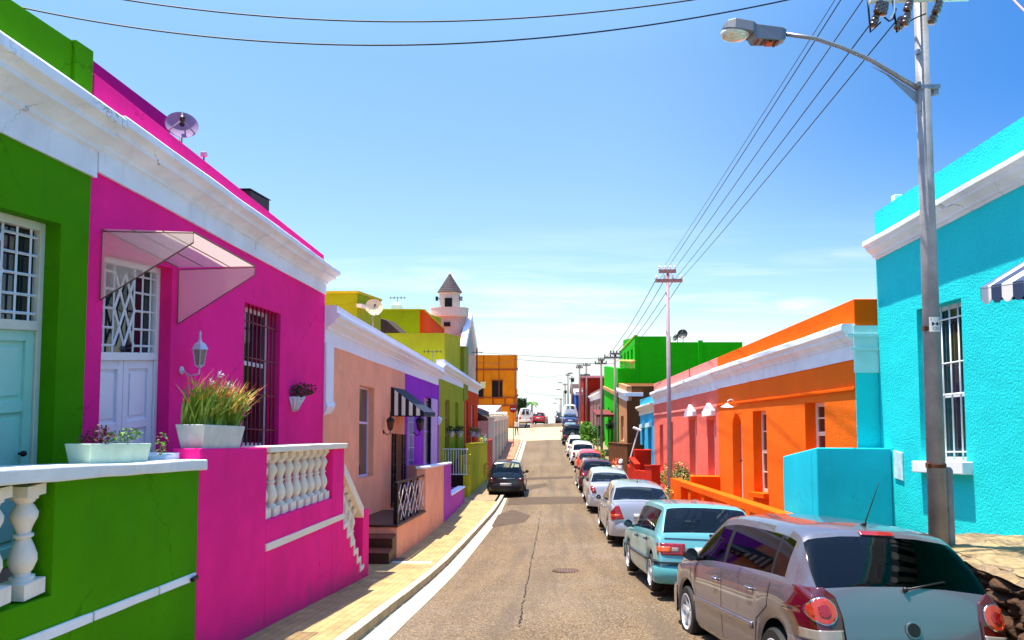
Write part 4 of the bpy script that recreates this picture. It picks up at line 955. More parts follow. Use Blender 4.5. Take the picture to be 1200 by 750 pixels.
# wall basket with red flowers
def flowers(mb,c,r,n,k,seed,sq=(1,1,.6)): leaves(mb,c,r,n,.03,sq,.2,k,seed)
LEAFD=mat('dark_leaf','#23400f',.6,var=.3,vscale=20); FLRED=mat('crimson_petal','#9c0c2e',.6); LEAFG=mat('fresh_leaf','#5d8a1c',.55,var=.3,vscale=20); FLW=mat('white_petal','#e9dfe3',.6); FLP=mat('pink_petal','#e3458c',.6)
t=thing('flower_basket','ribbed white wall basket with dark red flowers beside the barred window','flower basket',(XF,12.4,-1))
mb=MB(); yc=P(343,475,XF)[0]; 
mb.lathe([(.02,-.26),(.06,-.24),(.09,-.20),(.13,-.10),(.19,.0),(.20,.02),(.17,.02)],(XF+.02,yc,-.72),n=20); 
for i in range(9):
    a=-PI/2+PI*i/8; mb.path([(XF+.02+.065*math.cos(a),yc+.065*math.sin(a),-.96),(XF+.02+.135*math.cos(a),yc+.135*math.sin(a),-.82),(XF+.02+.195*math.cos(a),yc+.195*math.sin(a),-.72)],.012,5)
mb.build('basket',WHITE,t,smooth=True)
mb=MB(); leaves(mb,(XF+.12,yc,-.62),.24,220,.04,(1,1.1,.55),.1,0,1); leaves(mb,(XF+.12,yc+.15,-.58),.26,240,.03,(1,1.2,.5),.2,1,2); mb.build('foliage',[LEAFD,mat('maroon_petal','#5e0a1c',.6)],t,fix=False)
# satellite dish on the roof
def dish(c,r,az,el,lab,m,n='satellite_dish',mast=.5,side=(0,0,0)):
    t=thing(n,lab,'satellite dish',c)
    d=Vector((math.sin(az)*math.cos(el),math.cos(az)*math.cos(el),math.sin(el))); q=d.to_track_quat('Z','Y').to_matrix()
    mb=MB(); R=[]
    for i in range(7):
        rr=r*i/6; R.append((max(rr,.004),.28*rr*rr/r))
    for i in range(6,-1,-1): R.append((max(R[i][0]-.002,.002),R[i][1]-.012))
    tmp=MB(); tmp.lathe(R,(0,0,0),n=28); 
    mb.add([q@Vector(v)+Vector(c) for v in tmp.v],tmp.f); mb.build('reflector',m,t,auto=50)
    mb=MB(); f_=Vector(c)+d*r*.75; 
    for a in(PI*.5,PI*1.2,PI*1.8): mb.bar(Vector(c)+q@Vector((r*.95*math.cos(a),r*.95*math.sin(a),.25*r)),f_,.010,5)
    mb.build('feed_arm',STEEL,t); mb=MB(); mb.bar(f_-d*.10,f_+d*.06,.04 if r>.3 else .03,10); mb.build('receiver',PLASTIC,t,smooth=True)
    mb=MB(); mb.bar(Vector(c)-d*.03,Vector(c)-d*.15,.025,8); mb.bar(Vector(c)-d*.14+Vector((0,0,.08)),Vector(c)-d*.14-Vector((0,0,mast)),.02,8); mb.build('mast',STEEL,t,smooth=True)
    return t
c=U(213,149,X=-4.78); dish(tuple(c),.20,2.6,.35,'mauve grey satellite dish behind the magenta parapet','LILAC' and mat('mauve_dish','#8d7c9c',.85,spec=.15),mast=.6)
c=U(239,181,X=-4.75); t=thing('floodlight','small pale floodlight on the edge of the magenta parapet','floodlight',tuple(c))
mb=MB(); mb.box(c,(.08,.06,.07)); mb.build('lamp_head',mat('grey_lamp','#b8b4c0',.5),t,bevel=.01); mb=MB(); mb.bar(c,c-Vector((0,0,.12)),.01); mb.build('bracket',PLASTIC,t)
c=U(308,236,X=-5.3); t=thing('water_tank','black box shaped roof tank behind the magenta parapet','roof tank',tuple(c))
mb=MB(); ka,kb=P(293,240,-5.1)[0],P(316,240,-5.1)[0]; kz=P(300,224,-5.1)[1]-.03; mb.hexa(-5.5,-5.1,ka,kb,kz-.6,kz); mb.build('tank',mat('black_tank','#14161c',.6,var=.3,vscale=3),t,bevel=.02); mb=MB(); mb.hexa(-5.51,-5.09,ka-.02,kb+.02,kz+.001,kz+.02); mb.build('lid',BLACK,t)

# ---- terraces in front
gtop=plin((0,550),(253,537.5),XT)
t=thing('terrace_wall','leaf green terrace wall with white coping and bulging white balusters','garden wall',(XT,4,-3))
yo=P(60,698,XT)[0]; zo=P(60,698,XT)[1]
mb=MB(); facade(mb,XT,LG,0.2,yM-.01,-5.2,off(gtop,-.1),[(1.0,yo,fn(lin((yo,zo),(1.0,zo+.35))),off(gtop,-.101))],.28); mb.build('wall',GREEN,t)
mb=MB(); mb.rough(XT-.34,XT+.06,.2,yM+.05,off(gtop,-.098),gtop,amp=.008); mb.build('coping',mat('weathered_coping','#e3e6e4',.7,bump=.4,bscale=25,var=.12,vscale=3,grime=.4),t,bevel=.012)
band=plin((46,747),(246,668),XT); mb=MB()
ys_=[.3,1.6,2.9,4.05,5.06,5.93,yM-.03]
for i in range(6): mb.rough(XT-.02,XT+.018,ys_[i]+.012,ys_[i+1]-.012,off(band,-.035),off(band,.035),amp=.003)
mb.build('string_band',WHITE,t,bevel=.005)
mb=MB(); c=U(221,679,X=XT); mb.bar((XT,c.y,c.z),(XT+.05,c.y+.01,c.z-.01),.015,8); mb.box((XT+.045,c.y+.03,c.z),(.03,.09,.035)); mb.build('wall_hook',BLACK,t)
def put(mesh_o,x,y,z,par,first):
    o=mesh_o if first else mesh_o.copy()
    if not first: COL.objects.link(o)
    o.parent=par; o.matrix_parent_inverse=LOCS[par.name].inverted(); o.location=(x,y,z); return o
b0=None; bo=baluster_mesh(.74,1.0,CREAMW); bo.data.materials.clear(); bo.data.materials.append(mat('bluish_baluster_plaster','#ece4da',.75,bump=.3,bscale=30,var=.15,vscale=5,grime=.35))
for i in range(7):
    y=4.50-i*.30; put(bo,XT-.12,y,zo+.02+(yo-y)*.12,t,i==0)
# terrace floors and rear walls
TILE=mat('terrace_tile','#7c5a4a',.7,var=.2,vscale=4)
mb=MB(); mb.hexa(XF+.001,XT-.281,0.3,yM-.02,-4.5,-1.79); mb.build('terrace_floor',TILE,t)
t2=thing('terrace_wall','magenta terrace wall with cream balustrade and stepped stair wall beside the pavement','garden wall',(XT,10,-3.5))
M_top=plin((239,525.5),(313.5,524.5),XT); y1=P(313.5,524,XT)[0]; y2=P(389.8,583,XT)[0]; y3=P(402.6,604,XT)[0]; y4=P(425.7,597,XT)[0]; y5=P(432.7,596,XT)[0]
ctop=plin((313.5,522.7),(401.5,519.5),XT); obot=plin((314.6,609),(389.8,583.6),XT)
mb=MB(); mb.hexa(XT-.28,XT,yM,y1,-5,M_top)
mb.hexa(XT-.28,XT-.001,y1,y2,-5,obot); mb.hexa(XT-.28,XT,y2,y3,-5,off(ctop,-.085)); mb.hexa(XT-.28,XT,y4,y5,-5,plin((425.7,597),(432.7,596.3),XT))
zs0=P(402.6,610,XT)[1]; zs1=pave(y4)+.12; n=6; st=[]
for i in range(n):
    a=y3+(y4-y3)*i/n; b=y3+(y4-y3)*(i+1)/n; z=zs0+(zs1-zs0)*(i+.5)/(n); st.append((a,b,z)); mb.hexa(XT-.28,XT-.001,a,b,-5.1,z)
mb.build('wall',MAG,t2,bevel=.012)
mb=MB(); mb.rough(XT-.33,XT+.05,y1-.02,y3+.03,off(ctop,-.083),ctop); mb.build('coping',CREAMW,t2,bevel=.012)
hr0=P(402.6,541,XT); hr1=P(427,597,XT); hf=lin(hr0,hr1)
mb=MB(); mb.hexa(XT-.26,XT+.012,y3+.001,y4,off(hf,-.20),hf); mb.build('handrail',CREAMW,t2,bevel=.01)
bd_=plin((313.5,641),(402.6,604.5),XT); mb=MB(); mb.rough(XT-.01,XT+.018,y1,y3,off(bd_,-.045),off(bd_,.045),amp=.003)
for i,(a,b,z) in enumerate(st):
    mb.hexa(XT-.01,XT+.018,a-.001,b+.05,z-.045,z+.03); 
    if i<n-1: mb.hexa(XT-.01,XT+.0175,b,b+.055,st[i+1][2]-.045,z-.044)
mb.build('string_band',CREAMW,t2,bevel=.004)
hb=(ctop((y1+y2)/2)-.085)-obot((y1+y2)/2); bo=baluster_mesh(hb,.95); bo.data.materials.clear(); bo.data.materials.append(CREAMW); nb=9
for i in range(nb):
    y=y1+(y2-y1)*(i+.5)/nb; o=put(bo,XT-.13,y,obot(y),t2,i==0)
bo2=None
for i in range(4):
    a,b,z=st[i+1]; y=(a+b)/2; hh=hf(y)-.2-z; o=bo.copy(); COL.objects.link(o); o.parent=t2; o.matrix_parent_inverse=LOCS[t2.name].inverted(); o.location=(XT-.13,y,z); o.scale=(.8,.8,hh/hb)
flm=lin((yM,-2.2),(y3,zs0-.05)); mb=MB(); mb.hexa(XF+.001,XT-.281,yM,y3,-4.6,flm); mb.build('terrace_floor',TILE,t2)
mb=MB()
for a,b,z in st: mb.hexa(XF+.001,XT-.281,a,b,-5.1,z-.06)
mb.build('steps',TILE,t2)
mb=MB(); c=U(221,534,X=XT-.1); mb.hexa(XT-.5,XT-.2,yM-.25,yM-.002,c.z-.25,c.z+.03); mb.build('pier_cap',WHITE,t2,bevel=.01)
# planter boxes
PLW=mat('cracked_white_planter','#cfd3cd',.8,bump=.6,bscale=14,var=.2,vscale=5,grime=.5)
def trough(t,x0,x1,y0,y1,z0,z1,tp,m,slope=.12):
    mb=MB(); v=[]
    for z,e in((z0,tp),(z1,0)): v+=[(x0+e,y0+e,z),(x1-e,y0+e,z),(x1-e,y1-e,z),(x0+e,y1-e,z)]
    i=.03; v+=[(x0+i,y0+i,z1),(x1-i,y0+i,z1),(x1-i,y1-i,z1),(x0+i,y1-i,z1)]; v+=[(x0+i,y0+i,z1-.05),(x1-i,y0+i,z1-.05),(x1-i,y1-i,z1-.05),(x0+i,y1-i,z1-.05)]
    f=[(0,1,2,3),(12,13,14,15)]
    for a in(0,4,8): f+=[(a+j,a+(j+1)%4,a+4+(j+1)%4,a+4+j) for j in range(4)]
    v=[(a_,b_,c_-slope*(b_-y0)) for a_,b_,c_ in v]; mb.add(v,f); return mb.build('planter',m,t,bevel=.008)
t=thing('potted_plant','large cracked white planter of tall orange tipped grass leaves on the magenta pier','potted plant',(XT-.15,7.2,-.9))
pz0=M_top(7.2)+.0; py0,py1=P(238,510,XT)[0],P(286,510,XT)[0]; trough(t,-3.69,-3.385,py0,py1,pz0+.02,P(240,497,XT)[1],.05,PLW)
mb=MB(); mb.hexa(-3.60,-3.44,py0+.1,py1-.1,off(M_top,0),pz0+.021); mb.build('feet',PLW,t)
BL=mat('green_blade','#7d9a2c',.5,var=.35,vscale=9); BO=mat('orange_blade','#dd8a3a',.55,var=.2,vscale=9); BR=mat('coral_blade','#e0503c',.55); BY=mat('yellow_blade','#d8c257',.55)
mb=MB(); rd=random.Random(11)
for i in range(640):
    right=rd.random(); yy=py0+.05+(py1-py0-.1)*right; b=Vector((rd.uniform(-3.66,-3.41),yy,P(240,497,XT)[1]-.04-.12*(yy-py0)))
    lean=Vector((rd.gauss(.0,.10),rd.gauss(.0,.10)-.12*max(0,.3-right)+.30*max(0,right-.4)*rd.random()*2,1)).normalized(); H=rd.uniform(.30,.62)*(1.0 if right<.6 else .95); dr=Vector((rd.gauss(.05,.10),rd.gauss(.02,.10)+.28*max(0,right-.5)*rd.random(),-.10*rd.random()))
    n_=5; w0=rd.uniform(.009,.020); sd=Vector((-lean.y,lean.x+.01,0)).normalized() if rd.random()<.5 else Vector((rd.gauss(0,1),rd.gauss(0,1),0)).normalized()
    pts=[b+lean*H*(j/n_)+dr*((j/n_)**2) for j in range(n_+1)]; col=rd.random()
    for j in range(n_):
        a,c_=pts[j],pts[j+1]; wa=w0*(1-(j/n_)**2*.9); wb=w0*(1-((j+1)/n_)**2*.95)
        k=0
        if j>=4 and col<.55: k=2 if col<.28 else 1
        if right>.6 and col>.5 and j>=2: k=3
        mb.add([a-sd*wa,a+sd*wa,c_+sd*wb,c_-sd*wb],[(0,1,2,3)],k)
mb.build('grass_leaves',[BL,BO,BR,BY],t,fix=False)
mb=MB(); leaves(mb,(-3.45,7.52,-.56),.13,140,.025,(1,1.3,.9),.1,0,5); leaves(mb,(-3.43,7.5,-.55),.12,90,.022,(1,1.3,.9),.1,1,6); mb.build('foliage',[LEAFD,FLP,FLW],t,fix=False)
for yy_,zz_ in((7.35,-.30),(6.95,-.25),(7.15,-.18)): mb=MB(); leaves(mb,(-3.47,yy_,zz_),.035,22,.02,(1,1,1),0,2,7); mb.build('white_flower',[LEAFD,FLP,FLW],t,fix=False)
t=thing('potted_plant','low pale green trough with dark red seedlings on the green coping','potted plant',(XT-.15,5.8,-.85))
ty0,ty1=P(107,525,-3.5)[0],P(178,525,-3.5)[0]; trough(t,-3.72,-3.50,ty0,ty1,gtop(5.5)+.005,gtop(5.5)+.20,.03,mat('pale_green_planter','#b9d2bd',.6,var=.15,vscale=6,grime=.4))
zz=gtop(5.5)+.20; dy_=ty0-5.30; mb=MB(); leaves(mb,(-3.6,5.50+dy_,zz+.01),.17,180,.022,(.6,1,.5),0,1,3); leaves(mb,(-3.6,5.85+dy_,zz),.26,200,.02,(.4,1,.25),0,0,4); leaves(mb,(-3.57,5.50+dy_,zz+.06),.09,60,.02,(.7,1,.9),0,1,13)
leaves(mb,(-3.48,6.24+dy_,zz-.12),.08,60,.02,(.7,.6,1.5),0,0,14); mb.build('foliage',[LEAFG,mat('maroon_leaf','#571022',.6)],t,fix=False)

# ---- peach + purple houses
y5p=P(474.7,430,XF)[0]; y6=P(514.7,452,XF)[0]
pct=plin((392,354.7),(517,429),-4.3); pcb=plin((390.7,406.7),(514.7,452),XF)
PC=[(.02,0),(.02,.36),(.06,.38),(.06,.43),(.11,.48),(.18,.54),(.22,.57),(.22,.62),(.28,.67),(.32,.70),(.32,.78),(.26,.80),(.26,.99),(.24,1.0),(-.1,1.0),(-.1,0)]
h=thing('row_house','peach house with striped door awning and single tall sash window','house',(XF,18,-4))
o1=op(XF,(421.5,451),(438.5,455),560,557); 
d0,d1=P(457.5,520,XF)[0]+.2,P(474,520,XF)[0]-.1
fz=plin((465,615),(507.6,593),XT)
o2=opz(d0,d1,lambda y:fz(y),lambda y:fz(y)+2.15)
mb=MB(); facade(mb,XF,LG,yP+.01,y5p,-6.6,off(pcb,.04),[o1,o2],.3); mb.build('wall',PEACH,h)
body(h,XF,LG,yP+.01,y5p,-6.6,pct,8,PEACH,.3)
cornice(h,XF,LG,yP,y5p,pcb,pct,PEACHCOR,PC)
mb=MB(); zc=P(380,484,XF)[1]; mb.hexa(XF,XF+.055,yP+.005,P(388.5,430,XF)[0],zc+.2,off(pcb,.03)); mb.prismy([(XF,zc+.2),(XF+.07,zc+.2),(XF+.09,zc+.12),(XF+.05,zc+.02),(XF,zc-.05)],yP+.005,P(389,430,XF)[0]); mb.build('pilaster',PEACHCOR,h,bevel=.008)
window(h,XF,LG,o1,.15,.06,1,2,split=[.60],frame=mat('lilac_white_frame','#d5c3e6',.4),sill=None,pane=mat('grey_curtain_pane','#54504f',.15,spec=.7,var=.35,vscale=3))
panel_door(h,XF,LG,o2,.25,mat('brown_door','#5b2a18',.5),1,3)
def gate(par,x,ya,yb,zb_,zt_):
    m=MB(); 
    for a,b in((ya,ya+.42),(yb-.42,yb)):
        for y in(a,b): m.hexa(x-.02,x+.02,y-.02,y+.02,off(zb_,0),off(zt_,0))
        for i in range(7):
            t=i/7; zc=lambda y,t=t:zb_(y)*(1-t)+zt_(y)*t; ym=(a+b)/2; z=zc(ym)
            m.path([(x,ym+.12*math.sin(q*PI/6),z+.02+.26*q/12) for q in range(13)],.010,5); m.path([(x,ym-.12*math.sin(q*PI/6),z+.02+.26*q/12) for q in range(13)],.010,5)
            m.bar((x,a,zc(a)),(x,b,zc(b)),.012,4)
    m.build('iron_gate',BLACK,par)
gate(h,XF+.03,d0-.06,d1+.06,o2[2],o2[3])
h=thing('row_house','purple house with white barred door and lilac shutters between peach and olive','house',(XF,26,-5))
o3=op(XF,(477.5,487),(485,488),546); o4=op(XF,(497,465),(510,468),544.5)
mb=MB(); facade(mb,XF,LG,y5p+.003,y6,-7.4,off(pcb,.04),[o3,o4],.3); mb.build('wall',PURPLE,h)
body(h,XF,LG,y5p,y6,-7.4,pct,8,PURPLE,.3); cornice(h,XF,LG,y5p+.004,y6-.3,pcb,pct,PEACHCOR,PC)
LIL=mat('lilac_paint','#c9a6e2',.5)
window(h,XF,LG,o3,.12,.09,1,3,frame=LIL,pane=CURTAIN); bars(h,XF+.015,o3[0]+.05,o3[1],o3[2],o3[3],5,4,WFRAME,.010)
window(h,XF,LG,o4,.14,.10,2,2,frame=LIL,pane=CURTAIN)
mb=MB(); mb.hexa(XF-.0,XF+.03,o4[1]-1.05,o4[1]+.45,lambda y:o4[2](y)-.02,lambda y:o4[3](y)); mb.build('shutter',LIL,h,bevel=.01)
mb=MB(); 
for i in range(12):
    t0=.03+i*.08; 
    if i in(6,): continue
    mb.hexa(XF+.03,XF+.04,o4[1]-.98,o4[1]+.38,lambda y,t=t0:o4[2](y)*(1-t)+o4[3](y)*t,lambda y,t=t0+.05:o4[2](y)*(1-t)+o4[3](y)*t)
mb.build('shutter_slats',LIL,h)
c=U(517,492,X=XF); mb=MB(); mb.prismy([(XF,c.z+.2),(XF+.14,c.z+.1),(XF+.05,c.z-.12),(XF,c.z-.15)],y6-.25,y6+.05); mb.build('corbel',PEACHCOR,h)
# awning
t=thing('door_awning','black and white striped awning with navy top over the peach house door','awning',(XF,21,-1.5))
ya,yb=d0-.2,d1+.15; za=-.87; zb2=-1.72; xo=-3.62; NAVY=mat('navy_canvas','#17243f',.8,var=.15,vscale=6); WC=mat('white_canvas','#e4e2dc',.8)
zt_=plin((457.5,453.5),(475,462),XF)
dz_=lambda y:-(y-ya)*.09
mb=MB(); ns=20
for i in range(ns):
    a=ya+(yb-ya)*i/ns; b=ya+(yb-ya)*(i+1)/ns
    mb.add([(XF,a,za+dz_(a)),(XF,b,za+dz_(b)),(xo,b,-1.60+dz_(b)),(xo,a,-1.60+dz_(a))],[(0,1,2,3)])
    mb.add([(xo,a,-1.60+dz_(a)),(xo,b,-1.60+dz_(b)),(xo,b,zb2+dz_(b)),(xo,a,zb2+dz_(a))],[(0,1,2,3)])
cv=mb.build('canvas_top',NAVY,t,fix=False); q_=cv.modifiers.new('s','SOLIDIFY'); q_.thickness=.01
for y in(ya,yb):
    mb=MB(); nn=9
    for i in range(nn):
        xa=XF+(xo-XF)*i/nn; xb=XF+(xo-XF)*(i+1)/nn; f=lambda x:za+dz_(y)+(-1.60-za)*(x-XF)/(xo-XF)
        mb.add([(xa,y,zb2+dz_(y)),(xb,y,zb2+dz_(y)),(xb,y,f(xb)),(xa,y,f(xa))],[(0,1,2,3)],i%2)
    s_=mb.build('side_panel',[mat('black_canvas','#0f1016',.8),WC],t,fix=False); q_=s_.modifiers.new('s','SOLIDIFY'); q_.thickness=.01
mb=MB(); mb.path([(XF,ya,zb2),(xo,ya,zb2),(xo,yb,zb2+dz_(yb)),(XF,yb,zb2+dz_(yb))],.014,6); mb.build('frame',BLACK,t)
IB=mat('lamp_amber_glass','#5a4632',.2); c=U(457.5,497,X=XF+.2); lantern(c.x,c.y,c.z-.15,BLACK,'black iron lantern on the peach wall left of the iron gate',1.15,glassm=IB)
c=U(492,497,X=XF+.22); lantern(c.x,c.y,c.z-.2,BLACK,'black iron lantern on the purple wall beyond the striped awning',1.5,glassm=IB)
# peach stoep, steps, railing
t=thing('entrance_stoep','raised peach stoep with brown tiled steps in front of the iron gate','stoep',(XT,17,-4.4))
yA=P(465,615,XT)[0]; yB=P(498.7,547,XT)[0]; yC=P(520,544,XT)[0]; yD=P(528.7,541,XT)[0]
mb=MB(); mb.hexa(XF+.001,XT,yA,yC,-6.6,off(fz,-.06)); mb.build('base',PEACH,t)
mb=MB(); mb.hexa(XF+.001,XT+.03,yA-.03,yB,off(fz,-.059),fz); mb.build('tile_edge',BROWNT,t,bevel=.01)
z0=fz(yA); mb=MB(); mb.hexa(XF+.3,XT+.0,yA-.42,yA-.001,-5.2,z0-.2); mb.hexa(XF+.3,XT+.02,yA-.84,yA-.421,-5.2,z0-.40); mb.build('steps',BROWNT,t,bevel=.008)
mb=MB(); mb.hexa(XF+.301,XT-.01,yA-.44,yA-.03,z0-.199,z0-.192); mb.hexa(XF+.301,XT+.01,yA-.86,yA-.45,z0-.399,z0-.392); mb.build('treads',TERRA,t)
t=thing('stoep_railing','black iron railing with white crossed bars on the tiled edge of the peach stoep','railing',(XT,18,-4.2))
xr=XT-.06; rtop=plin((463,566),(507,554),xr); ye=yB+1.2; yS=yA+.12
mb=MB(); mb.hexa(xr-.05,xr+.05,yS,yS+.10,fz,off(rtop,.0)); mb.build('newel_post',BLACK,t,bevel=.008)
mb=MB(); mb.hexa(xr-.03,xr+.03,yS,yB+.9,off(rtop,-.03),off(rtop,.015)); mb.build('handrail',BLACK,t,bevel=.006)
np_=5; ysr=[yS+.05+(yB-yS)*i/(np_-1) for i in range(np_)]
for y in ysr[1:-1]:
    mb=MB(); mb.hexa(xr-.022,xr+.022,y-.022,y+.022,fz,off(rtop,-.03)); mb.build('post',BLACK,t)
WR=mat('white_rail_paint','#e6d9d6',.5); mb=MB()
for i in range(np_-1):
    a,b=ysr[i]+.03,ysr[i+1]-.03
    mb.bar((xr+.012,a,fz(a)+.08),(xr+.012,b,rtop(b)-.1),.011,5); mb.bar((xr+.012,b,fz(b)+.08),(xr+.012,a,rtop(a)-.1),.011,5); 
    m_=(a+b)/2; mb.bar((xr+.02,m_,fz(m_)+.05),(xr+.02,b,(fz(b)+rtop(b))/2),.009,5); mb.bar((xr+.02,m_,rtop(m_)-.06),(xr+.02,a,(fz(a)+rtop(a))/2),.009,5)
mb.build('crossed_bars',WR,t)
t=thing('garden_wall','peach and purple garden wall with white coping beside the peach stoep','garden wall',(XT,22,-4.5))
wt=plin((498.7,547),(528.7,541.5),XT)
mb=MB(); mb.hexa(XT-.25,XT+.001,yB,yC,off(fz,-1.2),off(wt,-.06)); mb.hexa(XF+.002,XT-.25,yC-.2,yC-.01,-6.5,off(wt,-.06)); mb.build('peach_wall',PEACH,t)
mb=MB(); mb.hexa(XT-.25,XT+.001,yC+.002,yD,-6.9,off(wt,-.06)); mb.build('purple_wall',PURP2,t)
mb=MB(); mb.hexa(XT-.28,XT+.03,yB-.03,yD+.03,off(wt,-.059),wt); mb.build('coping',PEACHCOR,t,bevel=.01)
lt=plin((528.7,579),(544,569.5),XT); yE=P(544,569,XT)[0]
mb=MB(); mb.hexa(XT-.22,XT-.002,yD+.001,yE,-7.4,off(lt,-.06)); mb.hexa(XF,XT-.22,yE-.22,yE,-7.4,off(lt,-.06)); lw=mb.build('low_wall',PURP2,t)
mb=MB(); mb.hexa(XT-.26,XT+.04,yD+.032,yE+.03,off(lt,-.059),off(lt,.0)); mb.build('low_coping',PEACHCOR,t,bevel=.01)

# ---- olive and red houses
y7=P(544,452,XF)[0]; y8=P(560,462,XF)[0]
oct_=plin((520,420),(560.5,448),-4.3); ocb=plin((516,444),(560,462),XF)
h=thing('row_house','olive green house with white railing and black flower baskets','house',(XF,34,-6))
def owin(px0,px1,t0,b0): return op(XF,(px0,t0),(px1,t0+1),b0)
oa=[owin(522,527,468,530),owin(533.5,537,471,528)]
mb=MB(); facade(mb,XF,LG,y6+.003,y7,-8.2,off(ocb,.04),oa,.3); mb.build('wall',OLIVE,h); body(h,XF,LG,y6,y7,-8.2,oct_,8,OLIVE,.3); cornice(h,XF,LG,y6-.25,y7,ocb,oct_,PEACHCOR,PC)
for o in oa: window(h,XF,LG,o,.12,.09,1,3,frame=mat('tan_frame','#b09158',.6),pane=GLASSD)
h=thing('row_house','orange red house at the end of the left terrace behind the parked black hatchback','house',(XF,42,-6.5))
ra=[owin(545.6,548.5,470,522),owin(552.5,555.5,474,520)]
mb=MB(); facade(mb,XF,LG,y7+.003,y8,-8.6,off(ocb,.04),ra,.3); mb.build('wall',REDO,h); body(h,XF,LG,y7,y8,-8.6,oct_,8,REDO,.3); cornice(h,XF,LG,y7+.003,y8+.2,ocb,oct_,PEACHCOR,PC)
for o in ra: window(h,XF,LG,o,.12,.12,1,3,frame=WFRAME,pane=CURTAIN)
# flower baskets
def basket(px,py,lab,X=XF+.18,s=1,fm=None,wm=None):
    c=U(px,py,X=X); t=thing('flower_basket',lab,'flower basket',tuple(c),group='flower baskets on the far left terrace')
    m=MB(); m.lathe([(.05*s,-.30*s),(.12*s,-.28*s),(.20*s,0),(.22*s,.02*s)],c,n=12); m.build('basket',wm or WHITE,t,auto=40)
    m=MB(); leaves(m,c+Vector((0,0,.12*s)),.32*s,160,.07*s,(1,1,.7),0,0,int(px)); 
    if fm: leaves(m,c+Vector((0,0,.16*s)),.32*s,70,.05*s,(1,1,.7),.3,1,int(px)+1)
    m.build('foliage',[mat('blackish_leaf','#10180c',.7) if not fm else LEAFG,fm or LEAFD],t,fix=False)
    m=MB(); m.bar((c.x,c.y,c.z+.02),(XF,c.y,c.z+.05),.012); m.build('bracket',BLACK,t)
basket(529,506,'left one of two dark plants in white baskets on the olive wall',s=.8); basket(538.5,506,'right one of two dark plants in white baskets on the olive wall',s=.9)
basket(553,506,'white basket of orange flowers on the orange red house, the left one',fm=ORANGEL); basket(558.5,507,'white basket of pink flowers on the orange red house, the right one',fm=FLP)
# yellow-green stepped wall
t=thing('garden_wall','yellow green stepped garden wall in front of the olive house','garden wall',(XT,34,-6))
yG=P(552,521,XT)[0]; yH=P(571,519,XT)[0]; gt=plin((552,521),(571,519.5),XT)
mb=MB(); mb.hexa(XT-.25,XT,yG,yH,-8.4,gt)
for i in range(4): mb.hexa(XT-.25-.10*i*0,XT+.0,yG-.28*(i+1),yG-.28*i-.001,-8,gt(yG)-.42*(i+1))
mb.hexa(XT-.5,XT-.25,yG-.1,yG+.3,-8,gt(yG)-.5)
mb.build('wall',YELL,t); mb=MB(); mb.hexa(XT-.28,XT+.03,yG,yH,off(gt,.001),off(gt,.06)); mb.build('coping',YELL,t)
c=U(567,545,X=XT); 
mb=MB(); leaves(mb,(XT+.08,c.y,c.z-.2),.35,160,.07,(.5,1,1),0,0,60); leaves(mb,(XT-.1,yH-1.5,gt(yH-1.5)+.2),.40,240,.06,(.6,1.6,.8),0,1,61); leaves(mb,(XT-.1,yH-1.5,gt(yH-1.5)+.25),.40,120,.05,(.6,1.6,.8),.3,2,62); leaves(mb,(XT-.1,yH-3,gt(yH-3)+.2),.3,120,.05,(.6,1.6,.8),0,0,63)
tp=thing('flowering_plant','loose plant with cream and red flowers growing over the yellow green wall','plant',(XT,37,-5)); mb.build('foliage',[mat('yellow_leaf','#b9a93a',.6),LEAFG,FLW],tp,fix=False)
pt=MB(); pt.lathe([(.14,-.02),(.18,.12),(.19,.2)],(XT-.12,yH-1.5,gt(yH-1.5)+.06),n=12); pt.build('pot',WHITE,tp)
t=thing('stair_railing','white upright rails above the dark steps of the olive house','railing',(XT,31,-5))
zr=lambda z:z; mb=MB(); a=U(500,523,Y=29.9); 
xs_=[-4.55+i*.115 for i in range(10)]
for x in xs_: mb.bar((x,30.2,-5.15),(x,30.2,-4.02),.014,5)
mb.bar((-4.58,30.2,-4.02),(-3.45,30.2,-4.02),.02,5); mb.bar((-4.58,30.2,-5.12),(-3.45,30.2,-5.12),.02,5); mb.build('rails',WFRAME,t)
t=thing('entrance_stoep','dark recessed steps below the white rails of the olive house','stoep',(-4,30.6,-6))
mb=MB(); mb.hexa(XF+.01,XT-.26,30.3,yH,-8.2,-5.2); mb.build('base',mat('shaded_opening_brown','#2a1a14',.9,var=.3,vscale=3),t)  # solid block; its dark brown stands in for shade inside the opening
t=thing('garden_wall','short red garden wall beyond the yellow green wall','garden wall',(XT,41,-6)); mb=MB(); mb.hexa(XT-.25,XT-.01,yH+.01,yH+4,-8.5,lambda y:gt(yH)+.1-.1*(y-yH)); mb.build('wall',mat('crimson_stucco','#b51c22',.8,bump=.3),t); mb=MB(); mb.hexa(XT-.28,XT+.02,yH+.01,yH+4.02,lambda y:gt(yH)+.101-.1*(y-yH),lambda y:gt(yH)+.16-.1*(y-yH)); mb.build('coping',mat('crimson_stucco','#b51c22'),t)
